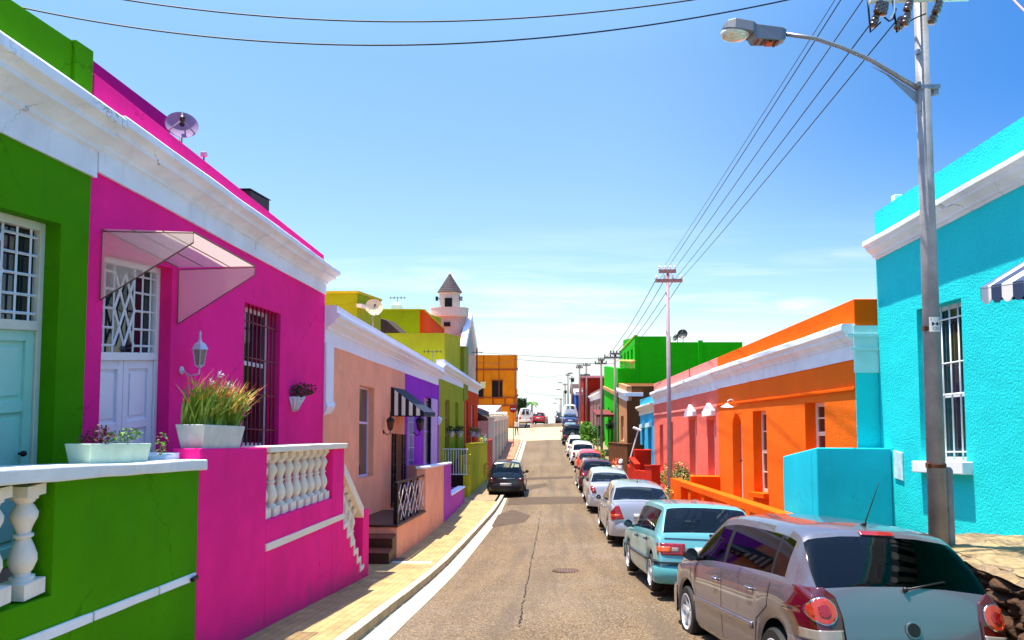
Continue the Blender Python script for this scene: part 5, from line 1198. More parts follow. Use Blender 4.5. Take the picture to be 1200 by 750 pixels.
# wall with finials
t=thing('boundary_wall','beige boundary wall with pale panels and posts topped by balls','boundary wall',(-3.56,55,-6))
XB=-3.56; wtp=plin((578,493.5),(597.5,490),XB); yI=P(578,493,XB)[0]; yJ=64
mb=MB(); mb.hexa(XB-.3,XB,yI,yJ,-9,wtp); mb.hexa(-5.4,XB-.3,yI,yI+.3,-9,off(wtp,0)); mb.build('wall',PPINK,t)
GP=mat('grey_gate_paint','#8f8a90',.6,var=.2,vscale=2); 
for i in range(5):
    a=yI+.8+i*3.4; mb=MB(); mb.hexa(XB,XB+.03,a,a+2.6,-9,off(wtp,-1.1)); mb.build('panel',GP,t)
for i in range(6):
    y=yI+.15+i*3.4; mb=MB(); mb.hexa(XB-.34,XB+.06,y-.2,y+.2,-9,off(wtp,.18)); mb.hexa(XB-.40,XB+.12,y-.26,y+.26,off(wtp,.181),off(wtp,.26)); mb.ball((XB-.14,y,wtp(y)+.44),.17); mb.build('post',CREAMW,t,auto=40)
t=thing('garage','low garage with dark brown tiled lean-to roof behind the beige wall','garage',(-6,54,-6)); mb=MB(); mb.hexa(-9,XB-.5,yI+.6,62,-9,-4.3); mb.build('wall',PPINK,t)
mb=MB(); mb.add([(-5.6,yI+.3,-3.25),(-5.6,62,-4.6),(XB-.2,62,-5.2),(XB-.2,yI+.3,-4.15),(-5.6,yI+.3,-4.25)],[(0,1,2,3),(0,3,4)]); r_=mb.build('roof',mat('dark_roof_tile','#3b241d',.8,var=.3,vscale=4),t,fix=False)

# ---- upper floors behind
t=thing('roof_extension','lime green upper storey set back above the peach house cornice','upper storey',(-9,23,0))
mb=MB(); e=P(418.7,343.5,-6.0); mb.hexa(-13,-6.0,e[0],P(446,380,-6)[0],-1.5,e[1]); mb.build('wall',LIME,t); mb=MB(); mb.hexa(-13.05,-5.95,e[0]-.05,P(446,380,-6)[0],e[1]+.001,e[1]+.07); mb.build('coping',YELL,t)
mb=MB(); a=U(419,353,X=-5.97); b=U(430,361,X=-5.97); mb.hexa(-6.0,-5.85,a.y,b.y,b.z-.05,a.z-.08); mb.build('ledge',CREAMW,t)
c=U(438,361,X=-5.3); dish(tuple(c),.27,2.75,.35,'cream satellite dish fixed to the lime upper storey',mat('cream_dish','#d8cfa4',.6,var=.25,vscale=8),mast=.7)
t=thing('roof_extension','olive upper storey with an orange red side wall and white chimney','upper storey',(-9,38,0))
e=P(492,363.5,-6.5); y9=P(517,388,-6.5)[0]
mb=MB(); mb.hexa(-12,-6.501,e[0],y9,-2,e[1]); mb.build('wall',stucco('deep_olive_stucco','#98a013'),t)
mb=MB(); mb.hexa(-6.5,-6.3,e[0]+.01,y9,-2,lambda y:e[1]-(y-e[0])*.10); mb.build('side_wall',REDO,t)
mb=MB(); mb.hexa(-12.05,-6.45,e[0]-.06,e[0]+.1,e[1]+.001,e[1]+.07); mb.hexa(-6.52,-6.25,e[0]+.11,y9,lambda y:e[1]+.004-(y-e[0])*.10,lambda y:e[1]+.07-(y-e[0])*.10); mb.build('coping',YELL,t)
cc=U(465,358,Y=e[0]+.8); mb=MB(); mb.box((cc.x,cc.y,e[1]+.1),(.50,.5,.5)); 
mb.box((cc.x,cc.y,e[1]+.40),(.34,.34,.14)); mb.build('chimney',PEACHCOR,t,bevel=.02)
def antenna(c,w,lab,mastl=.6,m=None,ang=0,n=5):
    t=thing('tv_antenna',lab,'antenna',tuple(c)); c=Vector(c); m=m or PLASTIC; q=Vector((math.cos(ang),math.sin(ang),0)); p=Vector((-q.y,q.x,0))
    mb=MB(); mb.bar(c-Vector((0,0,mastl)),c+Vector((0,0,.06)),.018); mb.build('mast',STEEL,t)
    mb=MB(); mb.bar(c-q*w/2,c+q*w/2,.012)
    for i in range(n):
        a=c+q*(-w/2+w*i/(n-1)); l=.10+.05*(i%2); mb.bar(a-p*.25,a+p*.25,.012); mb.bar(a-Vector((0,0,l/2)),a+Vector((0,0,l/2)),.016)
    mb.build('elements',m,t)
antenna(U(466,349,Y=35.8),.75,'dark television antenna above the white chimney')
antenna(U(507,412,Y=30.2),.75,'dark television antenna in front of the yellow wall',.5)
antenna(U(531,398,Y=39),.3,'thin antenna on the small olive parapet before the tower',.7,STEEL)
t=thing('roof_extension','acid yellow upper wall above the purple house','upper storey',(-6,33,0)); e=P(521,391.5,-4.75); mb=MB(); mb.hexa(-9.5,-4.75,e[0],e[0]+6,-2.2,e[1]); mb.build('wall',YELL,t); mb=MB(); mb.hexa(-9.52,-4.72,e[0]-.03,e[0]+6,e[1]+.001,e[1]+.05); mb.build('coping',YELL,t)
t=thing('roof_extension','dark brown tiled lean-to roof between the lime and olive storeys','lean-to roof',(-6.3,28,.5)); a=U(447,374,Y=31); b=U(466,391,Y=31); mb=MB(); mb.prismy([(a.x-.5,a.z+.15),(a.x,a.z),(b.x,b.z),(b.x,b.z-.1),(a.x-.5,b.z-.1)],e[0]+.2,e[0]+2); mb.build('roof',mat('dark_roof_tile','#3b241d'),t)
t=thing('roof_extension','small olive parapet between the yellow wall and the church','upper storey',(-5,38,0)); e=P(544,406.7,-4.55); mb=MB(); mb.hexa(-6.3,-4.55,e[0],e[0]+2,-2.4,e[1]); mb.build('wall',stucco('dark_olive_stucco','#8f9430'),t); mb=MB(); mb.hexa(-6.3,-4.5,e[0]-.05,e[0]+2,e[1]+.001,e[1]+.05); mb.build('coping',OLIVE,t)
# church with round tower
t=thing('church','salmon church with a white edged gable over the left roofs','church',(-9,50,0))
XC=-5.6; ya_=46.2; yr=50.3; yb_=54.4; zap=2.96; zev=.70
mb=MB(); mb.prismx([(ya_+.1,-9),(yb_-.1,-9),(yb_-.1,zev),(yr,zap-.1),(ya_+.1,zev)],XC-.05,-16); mb.build('wall',PPINK,t)
mb=MB()
for s,e_ in((ya_,1),(yb_,-1)): mb.add([(XC-.02,yr,zap),(-16.2,yr,zap),(-16.2,s,zev-.05),(XC-.02,s,zev-.05)],[(0,1,2,3)])
r_=mb.build('roof',SALMON,t,fix=False); 
mb=MB()
for s in(ya_,yb_):
    d_=(s-yr); mb.add([(XC-.3,yr,zap+.35),(XC+.12,yr,zap+.35),(XC+.12,s,zev+.1),(XC-.3,s,zev+.1),(XC-.3,yr,zap-.12),(XC+.12,yr,zap-.12),(XC+.12,s,zev-.45),(XC-.3,s,zev-.45)],[(0,1,2,3),(4,5,6,7),(0,1,5,4),(1,2,6,5),(2,3,7,6),(3,0,4,7)])
mb.build('gable_edge',PEACHCOR,t); mb=MB(); mb.prismx([(yr-2.2,.2),(yr+2.2,.2),(yr+2.2,.95),(yr,2.1),(yr-2.2,.95)],XC-.049,XC+.01); mb.build('gable_panel',mat('grey_louvre','#9b9aa0',.7,var=.2),t)
t=thing('church_tower','round pale tower with a tiled cone roof and balcony ring','tower',(-6.9,49,0))
c=(U(527,350,Y=49).x,49,0); BRT=stucco('tower_plaster','#dccabb',bump=.2); BRT2=stucco('tower_rose_plaster','#c8a698',bump=.2)
mb=MB(); mb.lathe([(1.17,-8),(1.17,2.75),(1.22,2.8),(1.22,2.9)],c,n=32); mb.build('lower_drum',BRT2,t,auto=40)
mb=MB(); mb.lathe([(1.2,2.9),(1.36,2.98),(1.36,3.50),(1.38,3.5),(1.38,3.58),(1.28,3.58),(1.28,3.0)],c,n=32); mb.build('balcony',BRT,t,auto=30)
mb=MB(); mb.lathe([(.745,2.9),(.745,4.6),(.80,4.65),(.80,4.72)],c,n=32); mb.build('upper_drum',BRT,t,auto=40)
mb=MB(); n=9
for i in range(n):
    z0=4.70+1.30*i/n; z1=4.70+1.30*(i+1)/n; r0=.90*(1-i/n*.93); r1=.90*(1-(i+1)/n*.93); mb.lathe([(r0,z0),(r0,z0+.03),(r1+.025,z1)],c,n=16)
mb.build('cone_roof',mat('slate_tile','#4c4046',.8,var=.7,vscale=9,bump=.4,bscale=12),t); mb=MB(); mb.ball((c[0],c[1],6.05),.12); mb.build('finial',BRT,t)
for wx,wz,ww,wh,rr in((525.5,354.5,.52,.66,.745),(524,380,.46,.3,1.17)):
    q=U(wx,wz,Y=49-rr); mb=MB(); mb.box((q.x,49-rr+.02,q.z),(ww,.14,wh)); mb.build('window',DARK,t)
for px in(512,540.5):
    q=U(px,350,Y=48.9); mb=MB(); mb.box((q.x,48.9,q.z),(.16,.3,.30)); mb.bar((q.x,48.9,q.z),(c[0],48.9,q.z),.03); mb.build('loudspeaker',STEEL if px>520 else PLASTIC,t)
# orange corner building
t=thing('corner_building','amber orange two storey corner building with dark openings and brown trim','building',(-5,70,-8))
X7=-3.45; e=P(604,416,X7); yo_=e[0]; zt=e[1]
mb=MB(); mb.hexa(-9,X7,yo_,yo_+5.5,-10,zt); mb.build('wall',ORNG,t)
BRN=mat('rust_brown_trim','#a5481a',.8)
mb=MB(); a=U(560,433,Y=yo_).z; mb.hexa(-9.05,X7+.08,yo_-.08,yo_+5.55,a-.08,a+.10); a=U(560,470,Y=yo_).z
mb.hexa(-9.05,X7+.12,yo_-.12,yo_+5.55,a+.34,a+.46); mb.hexa(-9.05,X7+.12,yo_-.12,yo_+5.55,a-.55,a-.42)
for px in(560,578,592,603): q=U(px,470,Y=yo_).x; mb.hexa(q-.08,q+.08,yo_-.1,yo_,a-.42,a+.34)
for px in(567,585,604): q=U(px,424,Y=yo_).x; mb.hexa(q-.06,q+.02,yo_-.05,yo_,a+.46,zt-.02)
mb.build('trim',BRN,t)
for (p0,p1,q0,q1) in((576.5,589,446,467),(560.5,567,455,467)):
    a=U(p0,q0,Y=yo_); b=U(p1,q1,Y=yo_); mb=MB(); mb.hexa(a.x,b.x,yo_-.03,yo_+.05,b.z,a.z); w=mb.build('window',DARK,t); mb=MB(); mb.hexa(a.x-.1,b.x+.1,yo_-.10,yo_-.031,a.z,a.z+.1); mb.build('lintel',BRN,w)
for i in range(2):
    y=yo_+.8+i*2.3; mb=MB(); mb.hexa(X7-.02,X7+.04,y,y+1.1,-3.6,-1.6); w=mb.build('window',GLASSD,t); mb=MB(); mb.hexa(X7,X7+.10,y-.2,y+1.3,-1.599,-1.45); mb.build('lintel',WFRAME,w)
    mb=MB(); mb.hexa(X7-.02,X7+.04,y,y+1.1,-7.3,-5.2); mb.build('window',GLASSD,t)
a=U(563,448,Y=yo_-.1); b=U(569,455,Y=yo_-.1); t=thing('wall_sign','blank pale yellow board on the corner building','sign',tuple(a)); mb=MB(); mb.hexa(a.x,b.x,yo_-.16,yo_-.05,b.z,a.z); mb.build('board',mat('pale_yellow','#eee08a',.6),t); mb=MB(); mb.hexa(a.x-.04,b.x+.04,yo_-.15,yo_-.13,a.z,a.z+.05); mb.build('frame',WFRAME,t)
# stop sign
t=thing('street_sign','red disc road sign on a pole at the orange corner building','road sign',(-2.6,63,-8)); q=U(601.5,479,Y=60); zb_=pave(60)
mb=MB(); mb.bar((q.x,60,zb_-.1),(q.x,60,q.z+.5),.04,8); mb.build('pole',STEEL,t); mb=MB(); mb.lathe([(.36,-.02),(.36,.02)],(q.x,59.93,q.z),n=8,axis='y'); mb.build('sign_face',mat('sign_red','#b0201a',.4),t); mb=MB(); mb.box((q.x,59.90,q.z),(.46,.01,.10)); mb.build('white_bar',WFRAME,t)
# hedge and palm
t=thing('hedge','tall dark green clipped hedge beyond the orange corner building','hedge',(-3.2,90,-8)); a=U(604,467,Y=90); b=U(618,483,Y=90); mb=MB(); 
rd=random.Random(9)
mb.hexa(a.x-.4,b.x-.2,90.3,92,-9.5,a.z-.15); mb.k=0
for _ in range(2200):
    p=Vector((rd.uniform(a.x-.5,b.x-.1),rd.choice([90.2,rd.uniform(90.1,92)]),rd.uniform(-9,a.z))); q=Vector((rd.gauss(0,1),rd.gauss(0,1),rd.gauss(0,1))).normalized(); r_=q.cross(Vector((rd.gauss(0,1),rd.gauss(0,1),1))).normalized(); mb.add([p-q*.12,p+r_*.08,p+q*.12,p-r_*.08],[(0,1,2,3)])
mb.build('foliage',mat('hedge_leaf','#1c4a14',.7,var=.3,vscale=3),t,fix=False); m_=MB(); m_.bar((b.x-.6,91,-10),(b.x-.6,91,-8),.08); m_.build('trunk',EARTH,t)
def palm(px,py,Y,H,lab):
    q=U(px,py,Y=Y); t=thing('palm_tree',lab,'palm',(q.x,Y,-9)); mb=MB(); mb.path([(q.x,Y,-10),(q.x+.05,Y,q.z)],[.13,.09],8); mb.build('trunk',mat('palm_bark','#6b573c',.9,bump=.5),t)
    mb=MB(); rd=random.Random(int(px)); n=16
    for i in range(n):
        a=2*PI*i/n+rd.gauss(0,.2); L_=rd.uniform(.8,1.15)*H; e0=rd.uniform(.2,1.0)
        prev=None
        for j in range(9):
            s=j/8; p=Vector((q.x+math.cos(a)*L_*s*math.cos(e0*(1-s)),Y+math.sin(a)*L_*s*math.cos(e0*(1-s)),q.z+L_*.7*math.sin(e0)*s-L_*.65*s*s))
            if prev is not None:
                d=(p-prev).normalized(); sd=d.cross(Vector((0,0,1))).normalized()
                for ss in(-1,1): mb.add([prev,p,p+sd*ss*.22*(1-s*.6)-Vector((0,0,.12)),prev+sd*ss*.22*(1-s*.6)-Vector((0,0,.12))],[(0,1,2,3)])
            prev=p
    mb.build('crown',mat('palm_frond','#4c7a2a',.6),t,fix=False)
palm(623,472,93,1.1,'small palm beside the hedge beyond the parked white van')
# ---------------------------------------------------------------- right side of the street
RG=1; XR=5.0; XCY=5.35
CORN=[(o*.64 if o>0 else o,v) for o,v in CORN]; RC=dict(prof_=CORN)
CYAN=mat('rough_cyan_render','#1cd6da',.85,bump=.6,bscale=34,var=.07,vscale=1.2,grime=.10,bdist=.03,spec=.2)
CYANS=stucco('smooth_cyan_stucco','#22c8dc',bump=.2); ORA=mat('rough_orange_render','#f86c02',.85,bump=.7,bscale=30,var=.08,vscale=1.2,grime=.10,bdist=.02,spec=.2); ORA2=stucco('orange_stoep_stucco','#f06006',bump=.3)
PNK=mat('rough_coral_render','#f0705e',.85,bump=.7,bscale=30,var=.10,vscale=1.2,grime=.15,bdist=.02,spec=.2); PNK2=stucco('light_coral_stucco','#ee9186')
LBL=stucco('light_blue_stucco','#3fb4dc'); BRW=stucco('brown_stucco','#6a4226'); TAN=stucco('tan_stucco','#bf8a62'); GRN=stucco('grass_green_stucco','#22ba0a',grime=.25); GRNL=GRN
MAUV=stucco('mauve_stucco','#8d6a68'); BRICKR=stucco('brick_red_stucco','#9b2413')

CWC=mat('aqua_tinted_cornice','#b9e4e2',.75,bump=.25,var=.12,vscale=2,grime=.3)
# cyan house
h=thing('row_house','bright cyan rough rendered house at the right edge behind the lamp pole','house',(XCY,8,-2.5))
yc=P(1025,260,XCY)[0]
ptop=plin((1024,250),(1200,136),XCY); cct=plin((1008,281),(1200,168),5.03); ccb=plin((1025,306),(1200,217),XCY)
wo=op(XCY,(1126,349),(1074,363),540); wo=(min(wo[0],wo[1]),max(wo[0],wo[1]),wo[2],wo[3])
a=P(1126,541,XCY); b=P(1074,540,XCY); wo=(wo[0],wo[1],lin(a,b),wo[3])
mb=MB(); facade(mb,XCY,RG,0,yc,-6,off(ptop,0),[wo],.25); mb.build('wall',CYAN,h); body(h,XCY,RG,0,yc,-6,ptop,8,CYAN,.25)
CP=[(.02,0),(.02,.10),(.06,.14),(.06,.26),(.09,.34),(.14,.46),(.16,.50),(.16,.62),(.19,.70),(.215,.74),(.215,.93),(.20,1.0),(-.1,1.0),(-.1,0)]
cornice(h,XCY,RG,0,yc-.01,ccb,cct,CORNM,CP)
wn=window(h,XCY,RG,wo,.20,.06,1,2,split=[.42]); 
mb=MB()
for i in range(6):
    y=wo[0]+.05+(wo[1]-wo[0]-.1)*(i+.0)/5; mb.bar((XCY+.10,y,wo[2](y)+.03),(XCY+.10,y,wo[3](y)-.02),.011,6)
for tt in(.06,.42,.62,.9): f=mixf(wo[2],wo[3],tt); mb.bar((XCY+.09,wo[0],f(wo[0])),(XCY+.09,wo[1],f(wo[1])),.011,6)
mb.build('window_bars',WFRAME,h,smooth=True)
mb=MB(); mb.hexa(XCY-.13,XCY+.19,wo[0]-.12,wo[1]+.02,off(wo[2],-.16),off(wo[2],-.0)); mb.build('window_sill',WHITE,h,bevel=.012)
c=U(1051,232,X=XCY+.2); mb=MB(); mb.box((c.x,c.y,ptop(c.y)+.0),(.12,.12,.36)); mb.build('roof_vent',PEACHCOR,h,bevel=.01)
mb=MB(); a=P(1046,527,XCY); mb.hexa(XCY-.02,XCY,a[0]-.32,a[0]-.06,a[1]-.42,a[1]-.0); mb.build('wall_plaque',mat('white_marbled_tile','#cfeeee',.3,var=.35,vscale=9),h,bevel=.004)
# striped awning
t=thing('window_awning','blue and white striped awning with scalloped edge on the cyan house','awning',(XCY,6,.8))
mb=MB(); ya,yb=4.4,U(1150,348,X=4.5).y; NB=mat('steel_blue_canvas','#20365a',.8); n=18; xo=4.50; z1=1.25; z2=.73
for i in range(n):
    a=ya+(yb-ya)*i/n; b=ya+(yb-ya)*(i+1)/n; k=i%2
    mb.add([(XCY,a,z1),(XCY,b,z1),(xo,b,z2),(xo,a,z2)],[(0,1,2,3)],k)
    m_=(a+b)/2; mb.add([(xo,a,z2),(xo,b,z2),(xo,b,z2-.13),(xo,m_+.03,z2-.18),(xo,m_-.03,z2-.18),(xo,a,z2-.13)],[(0,1,2,3,4,5)],k)
cv=mb.build('canvas',[NB,WC],t,fix=False); q_=cv.modifiers.new('s','SOLIDIFY'); q_.thickness=.008
mb=MB(); mb.add([(XCY,yb,z1),(xo,yb,z2),(xo,yb,z2-.13),(XCY,yb,z2-.13)],[(0,1,2,3)]); cv=mb.build('side_panel',NB,t,fix=False); q_=cv.modifiers.new('s','SOLIDIFY'); q_.thickness=.008
mb=MB(); mb.path([(XCY,yb,z2-.12),(xo+.01,yb-.005,z2-.02),(xo+.01,ya,z2-.02),(XCY,ya,z2-.12)],.012,6); mb.build('frame',STEEL,t)
# cyan stoep wall
t=thing('entrance_stoep','smooth cyan box shaped stoep wall beside the cyan house','stoep',(4.6,11,-2.5)); XS=P(957,528,4.15)[0]
mb=MB(); a=P(1045,525,XCY); yS=a[0]; XSX=U(957,528,Y=yS).x; zt_=lin((yS,a[1]),(12.1,-1.66)); yS2=P(917,528,XSX)[0]
mb.hexa(XSX,XCY-.005,yS,yS+.22,-6,zt_); mb.hexa(XSX+.001,XSX+.22,yS+.22,yS2,-6,zt_); mb.build('wall',CYANS,t,bevel=.02)
mb=MB(); mb.hexa(XSX+.22,XCY,yS+.22,yS2,-6,-2.7); mb.build('stoep_floor',TILE,t)
# stone bank
A1,A2,A3=P(1118,632,XCY),P(1200,629,XCY),P(1180,676,4.0); print('BANK',A1,A2,A3,P(1130,662,4.0))
bt=pch([(-3,-1.3),(3,-1.75),(A3[0],A3[1]),(A2[0],A2[1]-.02),(A1[0],A1[1]-.02),(10.7,A1[1]-.5)])
FLAG,N,L=mk('crazy_paving_stone'); b=N['Principled BSDF']; b.inputs['Roughness'].default_value=.85
tc=N.new('ShaderNodeTexCoord'); nz=N.new('ShaderNodeTexNoise'); nz.inputs['Scale'].default_value=2.5; L.new(tc.outputs['Object'],nz.inputs['Vector'])
ad=N.new('ShaderNodeMix'); ad.data_type='RGBA'; ad.inputs[0].default_value=.12; L.new(tc.outputs['Object'],ad.inputs[6]); L.new(nz.outputs['Color'],ad.inputs[7])
vo=N.new('ShaderNodeTexVoronoi'); vo.inputs['Scale'].default_value=3.2; L.new(ad.outputs[2],vo.inputs['Vector'])
ve=N.new('ShaderNodeTexVoronoi'); ve.feature='DISTANCE_TO_EDGE'; ve.inputs['Scale'].default_value=3.2; L.new(ad.outputs[2],ve.inputs['Vector'])
cr=N.new('ShaderNodeValToRGB'); e_=cr.color_ramp.elements; e_[0].color=(.19,.12,.06,1); e_[1].color=(.30,.20,.095,1); x=cr.color_ramp.elements.new(.45); x.color=(.34,.235,.11,1); x=cr.color_ramp.elements.new(.7); x.color=(.15,.10,.075,1)
sp=N.new('ShaderNodeSeparateColor'); L.new(vo.outputs['Color'],sp.inputs[0]); L.new(sp.outputs[0],cr.inputs[0])
mr=N.new('ShaderNodeMapRange'); mr.inputs[1].default_value=0; mr.inputs[2].default_value=.035; L.new(ve.outputs['Distance'],mr.inputs[0])
mx=N.new('ShaderNodeMix'); mx.data_type='RGBA'; L.new(mr.outputs[0],mx.inputs[0]); mx.inputs[6].default_value=(.30,.24,.15,1); L.new(cr.outputs[0],mx.inputs[7])
n2=N.new('ShaderNodeTexNoise'); n2.inputs['Scale'].default_value=14; n2.inputs['Detail'].default_value=8; L.new(tc.outputs['Object'],n2.inputs['Vector'])
m2=N.new('ShaderNodeMapRange'); m2.inputs[1].default_value=.3; m2.inputs[2].default_value=.7; m2.inputs[3].default_value=.6; m2.inputs[4].default_value=1.2; L.new(n2.outputs['Fac'],m2.inputs[0])
m3=N.new('ShaderNodeMix'); m3.data_type='RGBA'; m3.blend_type='MULTIPLY'; m3.inputs[0].default_value=1; L.new(mx.outputs[2],m3.inputs[6]); L.new(m2.outputs[0],m3.inputs[7]); L.new(m3.outputs[2],b.inputs['Base Color'])
bp=N.new('ShaderNodeBump'); bp.inputs['Strength'].default_value=.8; bp.inputs['Distance'].default_value=.03; s2=N.new('ShaderNodeMath'); s2.operation='ADD'; L.new(mr.outputs[0],s2.inputs[0]); L.new(n2.outputs['Fac'],s2.inputs[1]); L.new(s2.outputs[0],bp.inputs['Height']); L.new(bp.outputs[0],b.inputs['Normal'])
ROCK=mat('rough_brown_rock','#55361f',.92,bump=1.0,bscale=16,var=.55,vscale=3.5,grime=.5,bdist=.05)
XBK=4.0
t=thing('stone_bank','rough brown stone bank paved with flat flagstones in front of the cyan house','stone wall',(4.4,6,-3))
def stone(y,z):
    """depth of the rubble face: rounded stones with deep joints"""
    p=Vector((y*3.6,z*5.2,0)); p+=Vector((noise.noise(p*1.3),noise.noise(p*1.3+Vector((5,3,1))),0))*.5
    d,_=noise.voronoi(p); return (min(.32,(d[1]-d[0]))*.40+noise.cell(Vector((round(d[0]*0),0,0)))*0)+noise.fractal(Vector((y*6,z*6,2)),.8,2,4)*.035
mb=MB(); ny=300; nz_=44; y0,y1=-2.0,10.55
for i in range(ny+1):
    y=y0+(y1-y0)*i/ny; zt=bt(y); zl=road(3.6,y)+.02
    for j in range(nz_+1):
        z=zl+(zt-zl)*j/nz_; e=1 if j<nz_-2 else .4
        mb.v.append((XBK+.16-stone(y,z)*e-.12*(1-j/nz_),y,z))
for i in range(ny):
    for j in range(nz_): q=i*(nz_+1)+j; mb.f.append([q,q+nz_+1,q+nz_+2,q+1]); mb.m.append(0)
mb.build('rubble_face',ROCK,t,smooth=True,fix=False)
mb=MB(); nx=26; ny=190
for i in range(ny+1):
    y=y0+(10.7-y0)*i/ny
    for j in range(nx+1):
        x=XBK+.02+(XCY+.05-XBK)*j/nx; hgt=noise.fractal(Vector((x*2.5,y*2.5,0)),.9,2,4)*.03
        ed=max(0,1-(x-XBK)/.30); mb.v.append((x-(noise.noise(Vector((y*3,0,0)))*.06 if j==0 else 0),y,bt(y)+.015+hgt-ed*ed*(.05+.09*abs(noise.noise(Vector((y*2.2,3,0)))))))
for i in range(ny):
    for j in range(nx): q=i*(nx+1)+j; mb.f.append([q,q+1,q+nx+2,q+nx+1]); mb.m.append(0)
mb.build('flagstones',FLAG,t,smooth=True,fix=False)
mb=MB(); mb.hexa(3.75,XBK+.1,-2,10.55,lambda y:road(3.6,y)-.2,lambda y:road(3.6,y)+.12); mb.build('footing',ROCK,t)

# orange house
ot=plin((999,351),(840.5,419),XR); oc=plin((999,372.5),(840.5,428.5),4.70); ob=plin((999,421.6),(841,455.6),XR)
y0=P(1002,400,XR)[0]; yOP=P(841,440,XR)[0]; yPL=P(766.3,460,XR)[0]; yLB=P(750,470,XR)[0]
h=thing('row_house','orange rendered house with white cornice, arched white door and sash windows','house',(XR,15,-4))
wA=opz(P(966,470,XR)[0],P(943,472,XR)[0],plin((966,545),(943,545),XR),plin((966,470.5),(943,472),XR))
wB=opz(P(897.7,480,XR)[0],P(882,480,XR)[0],plin((897.7,578),(882,576),XR),plin((897.7,481),(882,482),XR))
dO=opz(P(869,485,XR)[0],P(858,485,XR)[0],-3.75,plin((869,484),(858,485),XR))
mb=MB(); facade(mb,XR,RG,y0,yOP,-6.4,off(ob,.04),[wA,wB,dO],.30); mb.build('wall',ORA,h); body(h,XR,RG,y0,yOP,-6.4,oc,8,ORA,.3)
cornice(h,XR,RG,y0+.002,yOP,ob,oc,CORNM,CORN); 
mb=MB(); mb.hexa(XR-.0,XR+.8,y0-.0,yOP,off(oc,-.1),ot); mb.build('parapet',ORA2,h,bevel=.01)
mb=MB(); mb.hexa(XR+.32,12,y0+.0,y0+.25,-6.3,-.35); mb.build('side_wall',CYAN,h)
mb=MB(); mb.hexa(XR-.012,12,y0-.014,y0-.001,-6.2,lambda y:ob(y0)-.22); mb.build('painted_end',CYAN,h)
mb=MB(); mb.hexa(XR-.03,XR+.9,y0-.03,y0-.001,lambda y:ob(y0)-.219,lambda y:oc(y0)-.03)
for q_ in(.14,.36): z_=ob(y0)+q_*1.0; mb.hexa(XR-.05-.25*q_,XR+.9,y0-.05,y0-.031,z_,z_+.05)
mb.build('cornice_end',CWC,h)
mb=MB(); mb.hexa(XR-.035,XR-.0,y0+.01,yOP,off(ob,-.50),off(ob,-.44)); mb.build('string_course',ORA2,h,bevel=.01)
sil=dict(frame=WFRAME)
SASH=mat('cream_sash_paint','#efe2cf',.4)
w_=window(h,XR,RG,wA,.20,.08,1,2,frame=SASH,split=[.5]); mb=MB(); m_=(wA[0]+wA[1])/2
mb.hexa(XR+.21,XR+.23,m_-.018,m_+.018,wA[2],wA[3]); 
for q in(.25,.75): f=mixf(wA[2],wA[3],q); mb.hexa(XR+.212,XR+.23,wA[0],wA[1],off(f,-.014),off(f,.014))
mb.build('glazing_bars',SASH,w_)
w_=window(h,XR,RG,wB,.20,.08,1,2,frame=SASH,split=[.5]); mb=MB(); m_=(wB[0]+wB[1])/2
mb.hexa(XR+.21,XR+.23,m_-.018,m_+.018,wB[2],wB[3])
for q in(.25,.75): f=mixf(wB[2],wB[3],q); mb.hexa(XR+.212,XR+.23,wB[0],wB[1],off(f,-.014),off(f,.014))
mb.build('glazing_bars',SASH,w_)
for w in(wB,wA): mb=MB(); mb.hexa(XR-.12,XR+.19,w[0]-.08,w[1]+.08,off(w[2],-.12),w[2]); mb.build('window_sill',ORA2,h,bevel=.01)
panel_door(h,XR,RG,dO,.22,WFRAME,1,3)
mb=MB(); ym=(dO[0]+dO[1])/2; r_=(dO[1]-dO[0])/2; zt0=dO[3](ym)
for s in(-1,1):
    pts=[(ym+s*r_,zt0+.03),(ym,zt0+.03)]+[(ym+s*r_*math.sin(a*PI/16),zt0-r_+r_*math.cos(a*PI/16)) for a in range(0,9)]
    mb.prismx(pts,XR+.004,XR+.26)
mb.build('door_arch',ORA,h)
c=U(853,475,X=XR-.18); t=thing('wall_lantern','small white swan neck lamp on the orange wall beside the arched door','lamp',(XR,c.y,c.z)); mb=MB(); mb.path([(XR,c.y,c.z+.1),(XR-.1,c.y,c.z+.16),(XR-.18,c.y,c.z+.12),(XR-.20,c.y,c.z+.03)],.014,6); mb.build('bracket',WFRAME,t,smooth=True); mb=MB(); mb.lathe([(.03,.05),(.06,.02),(.17,-.04),(.165,-.05),(.02,-.01)],(XR-.20,c.y,c.z),n=18); mb.build('lamp_shade',WFRAME,t,auto=40)
# orange stoep wall
t=thing('garden_wall','orange stoep wall with sloping rail and cream panels before the orange house','garden wall',(3.9,15,-4)); XO=3.95
rl=plin((918,603),(798,564),XO); ya=P(918,603,XO)[0]; yb=P(798,564,XO)[0]; yc_=P(786,562,XO)[0]
fl=off(rl,-.95)
mb=MB(); mb.hexa(XO-.02,XO+.24,ya,yb,off(rl,-.16),rl); mb.build('rail',ORA2,t,bevel=.012)
mb=MB(); ps=[ya,ya+1.6,ya+3.0,ya+4.4,ya+5.8,yb-1.3]; 
for y in ps: mb.hexa(XO,XO+.22,y,y+.32,off(fl,-1.8),off(rl,-.161))
mb.hexa(XO-.01,XO+.22,yb,yc_,off(fl,-2.0),rl); mb.hexa(XO,XO+.22,ya,yb,off(fl,-1.8),off(rl,-.78)); mb.hexa(XO+.22,XR-.001,yOP-.1,yOP+.12,-6.4,P(843,558,XR)[1]); mb.build('wall',ORA2,t,bevel=.008)
mb=MB(); mb.hexa(XO+.06,XO+.16,ya+.32,yb-1.3,off(rl,-.779),off(rl,-.40)); mb.build('cream_panels',CREAMW,t)
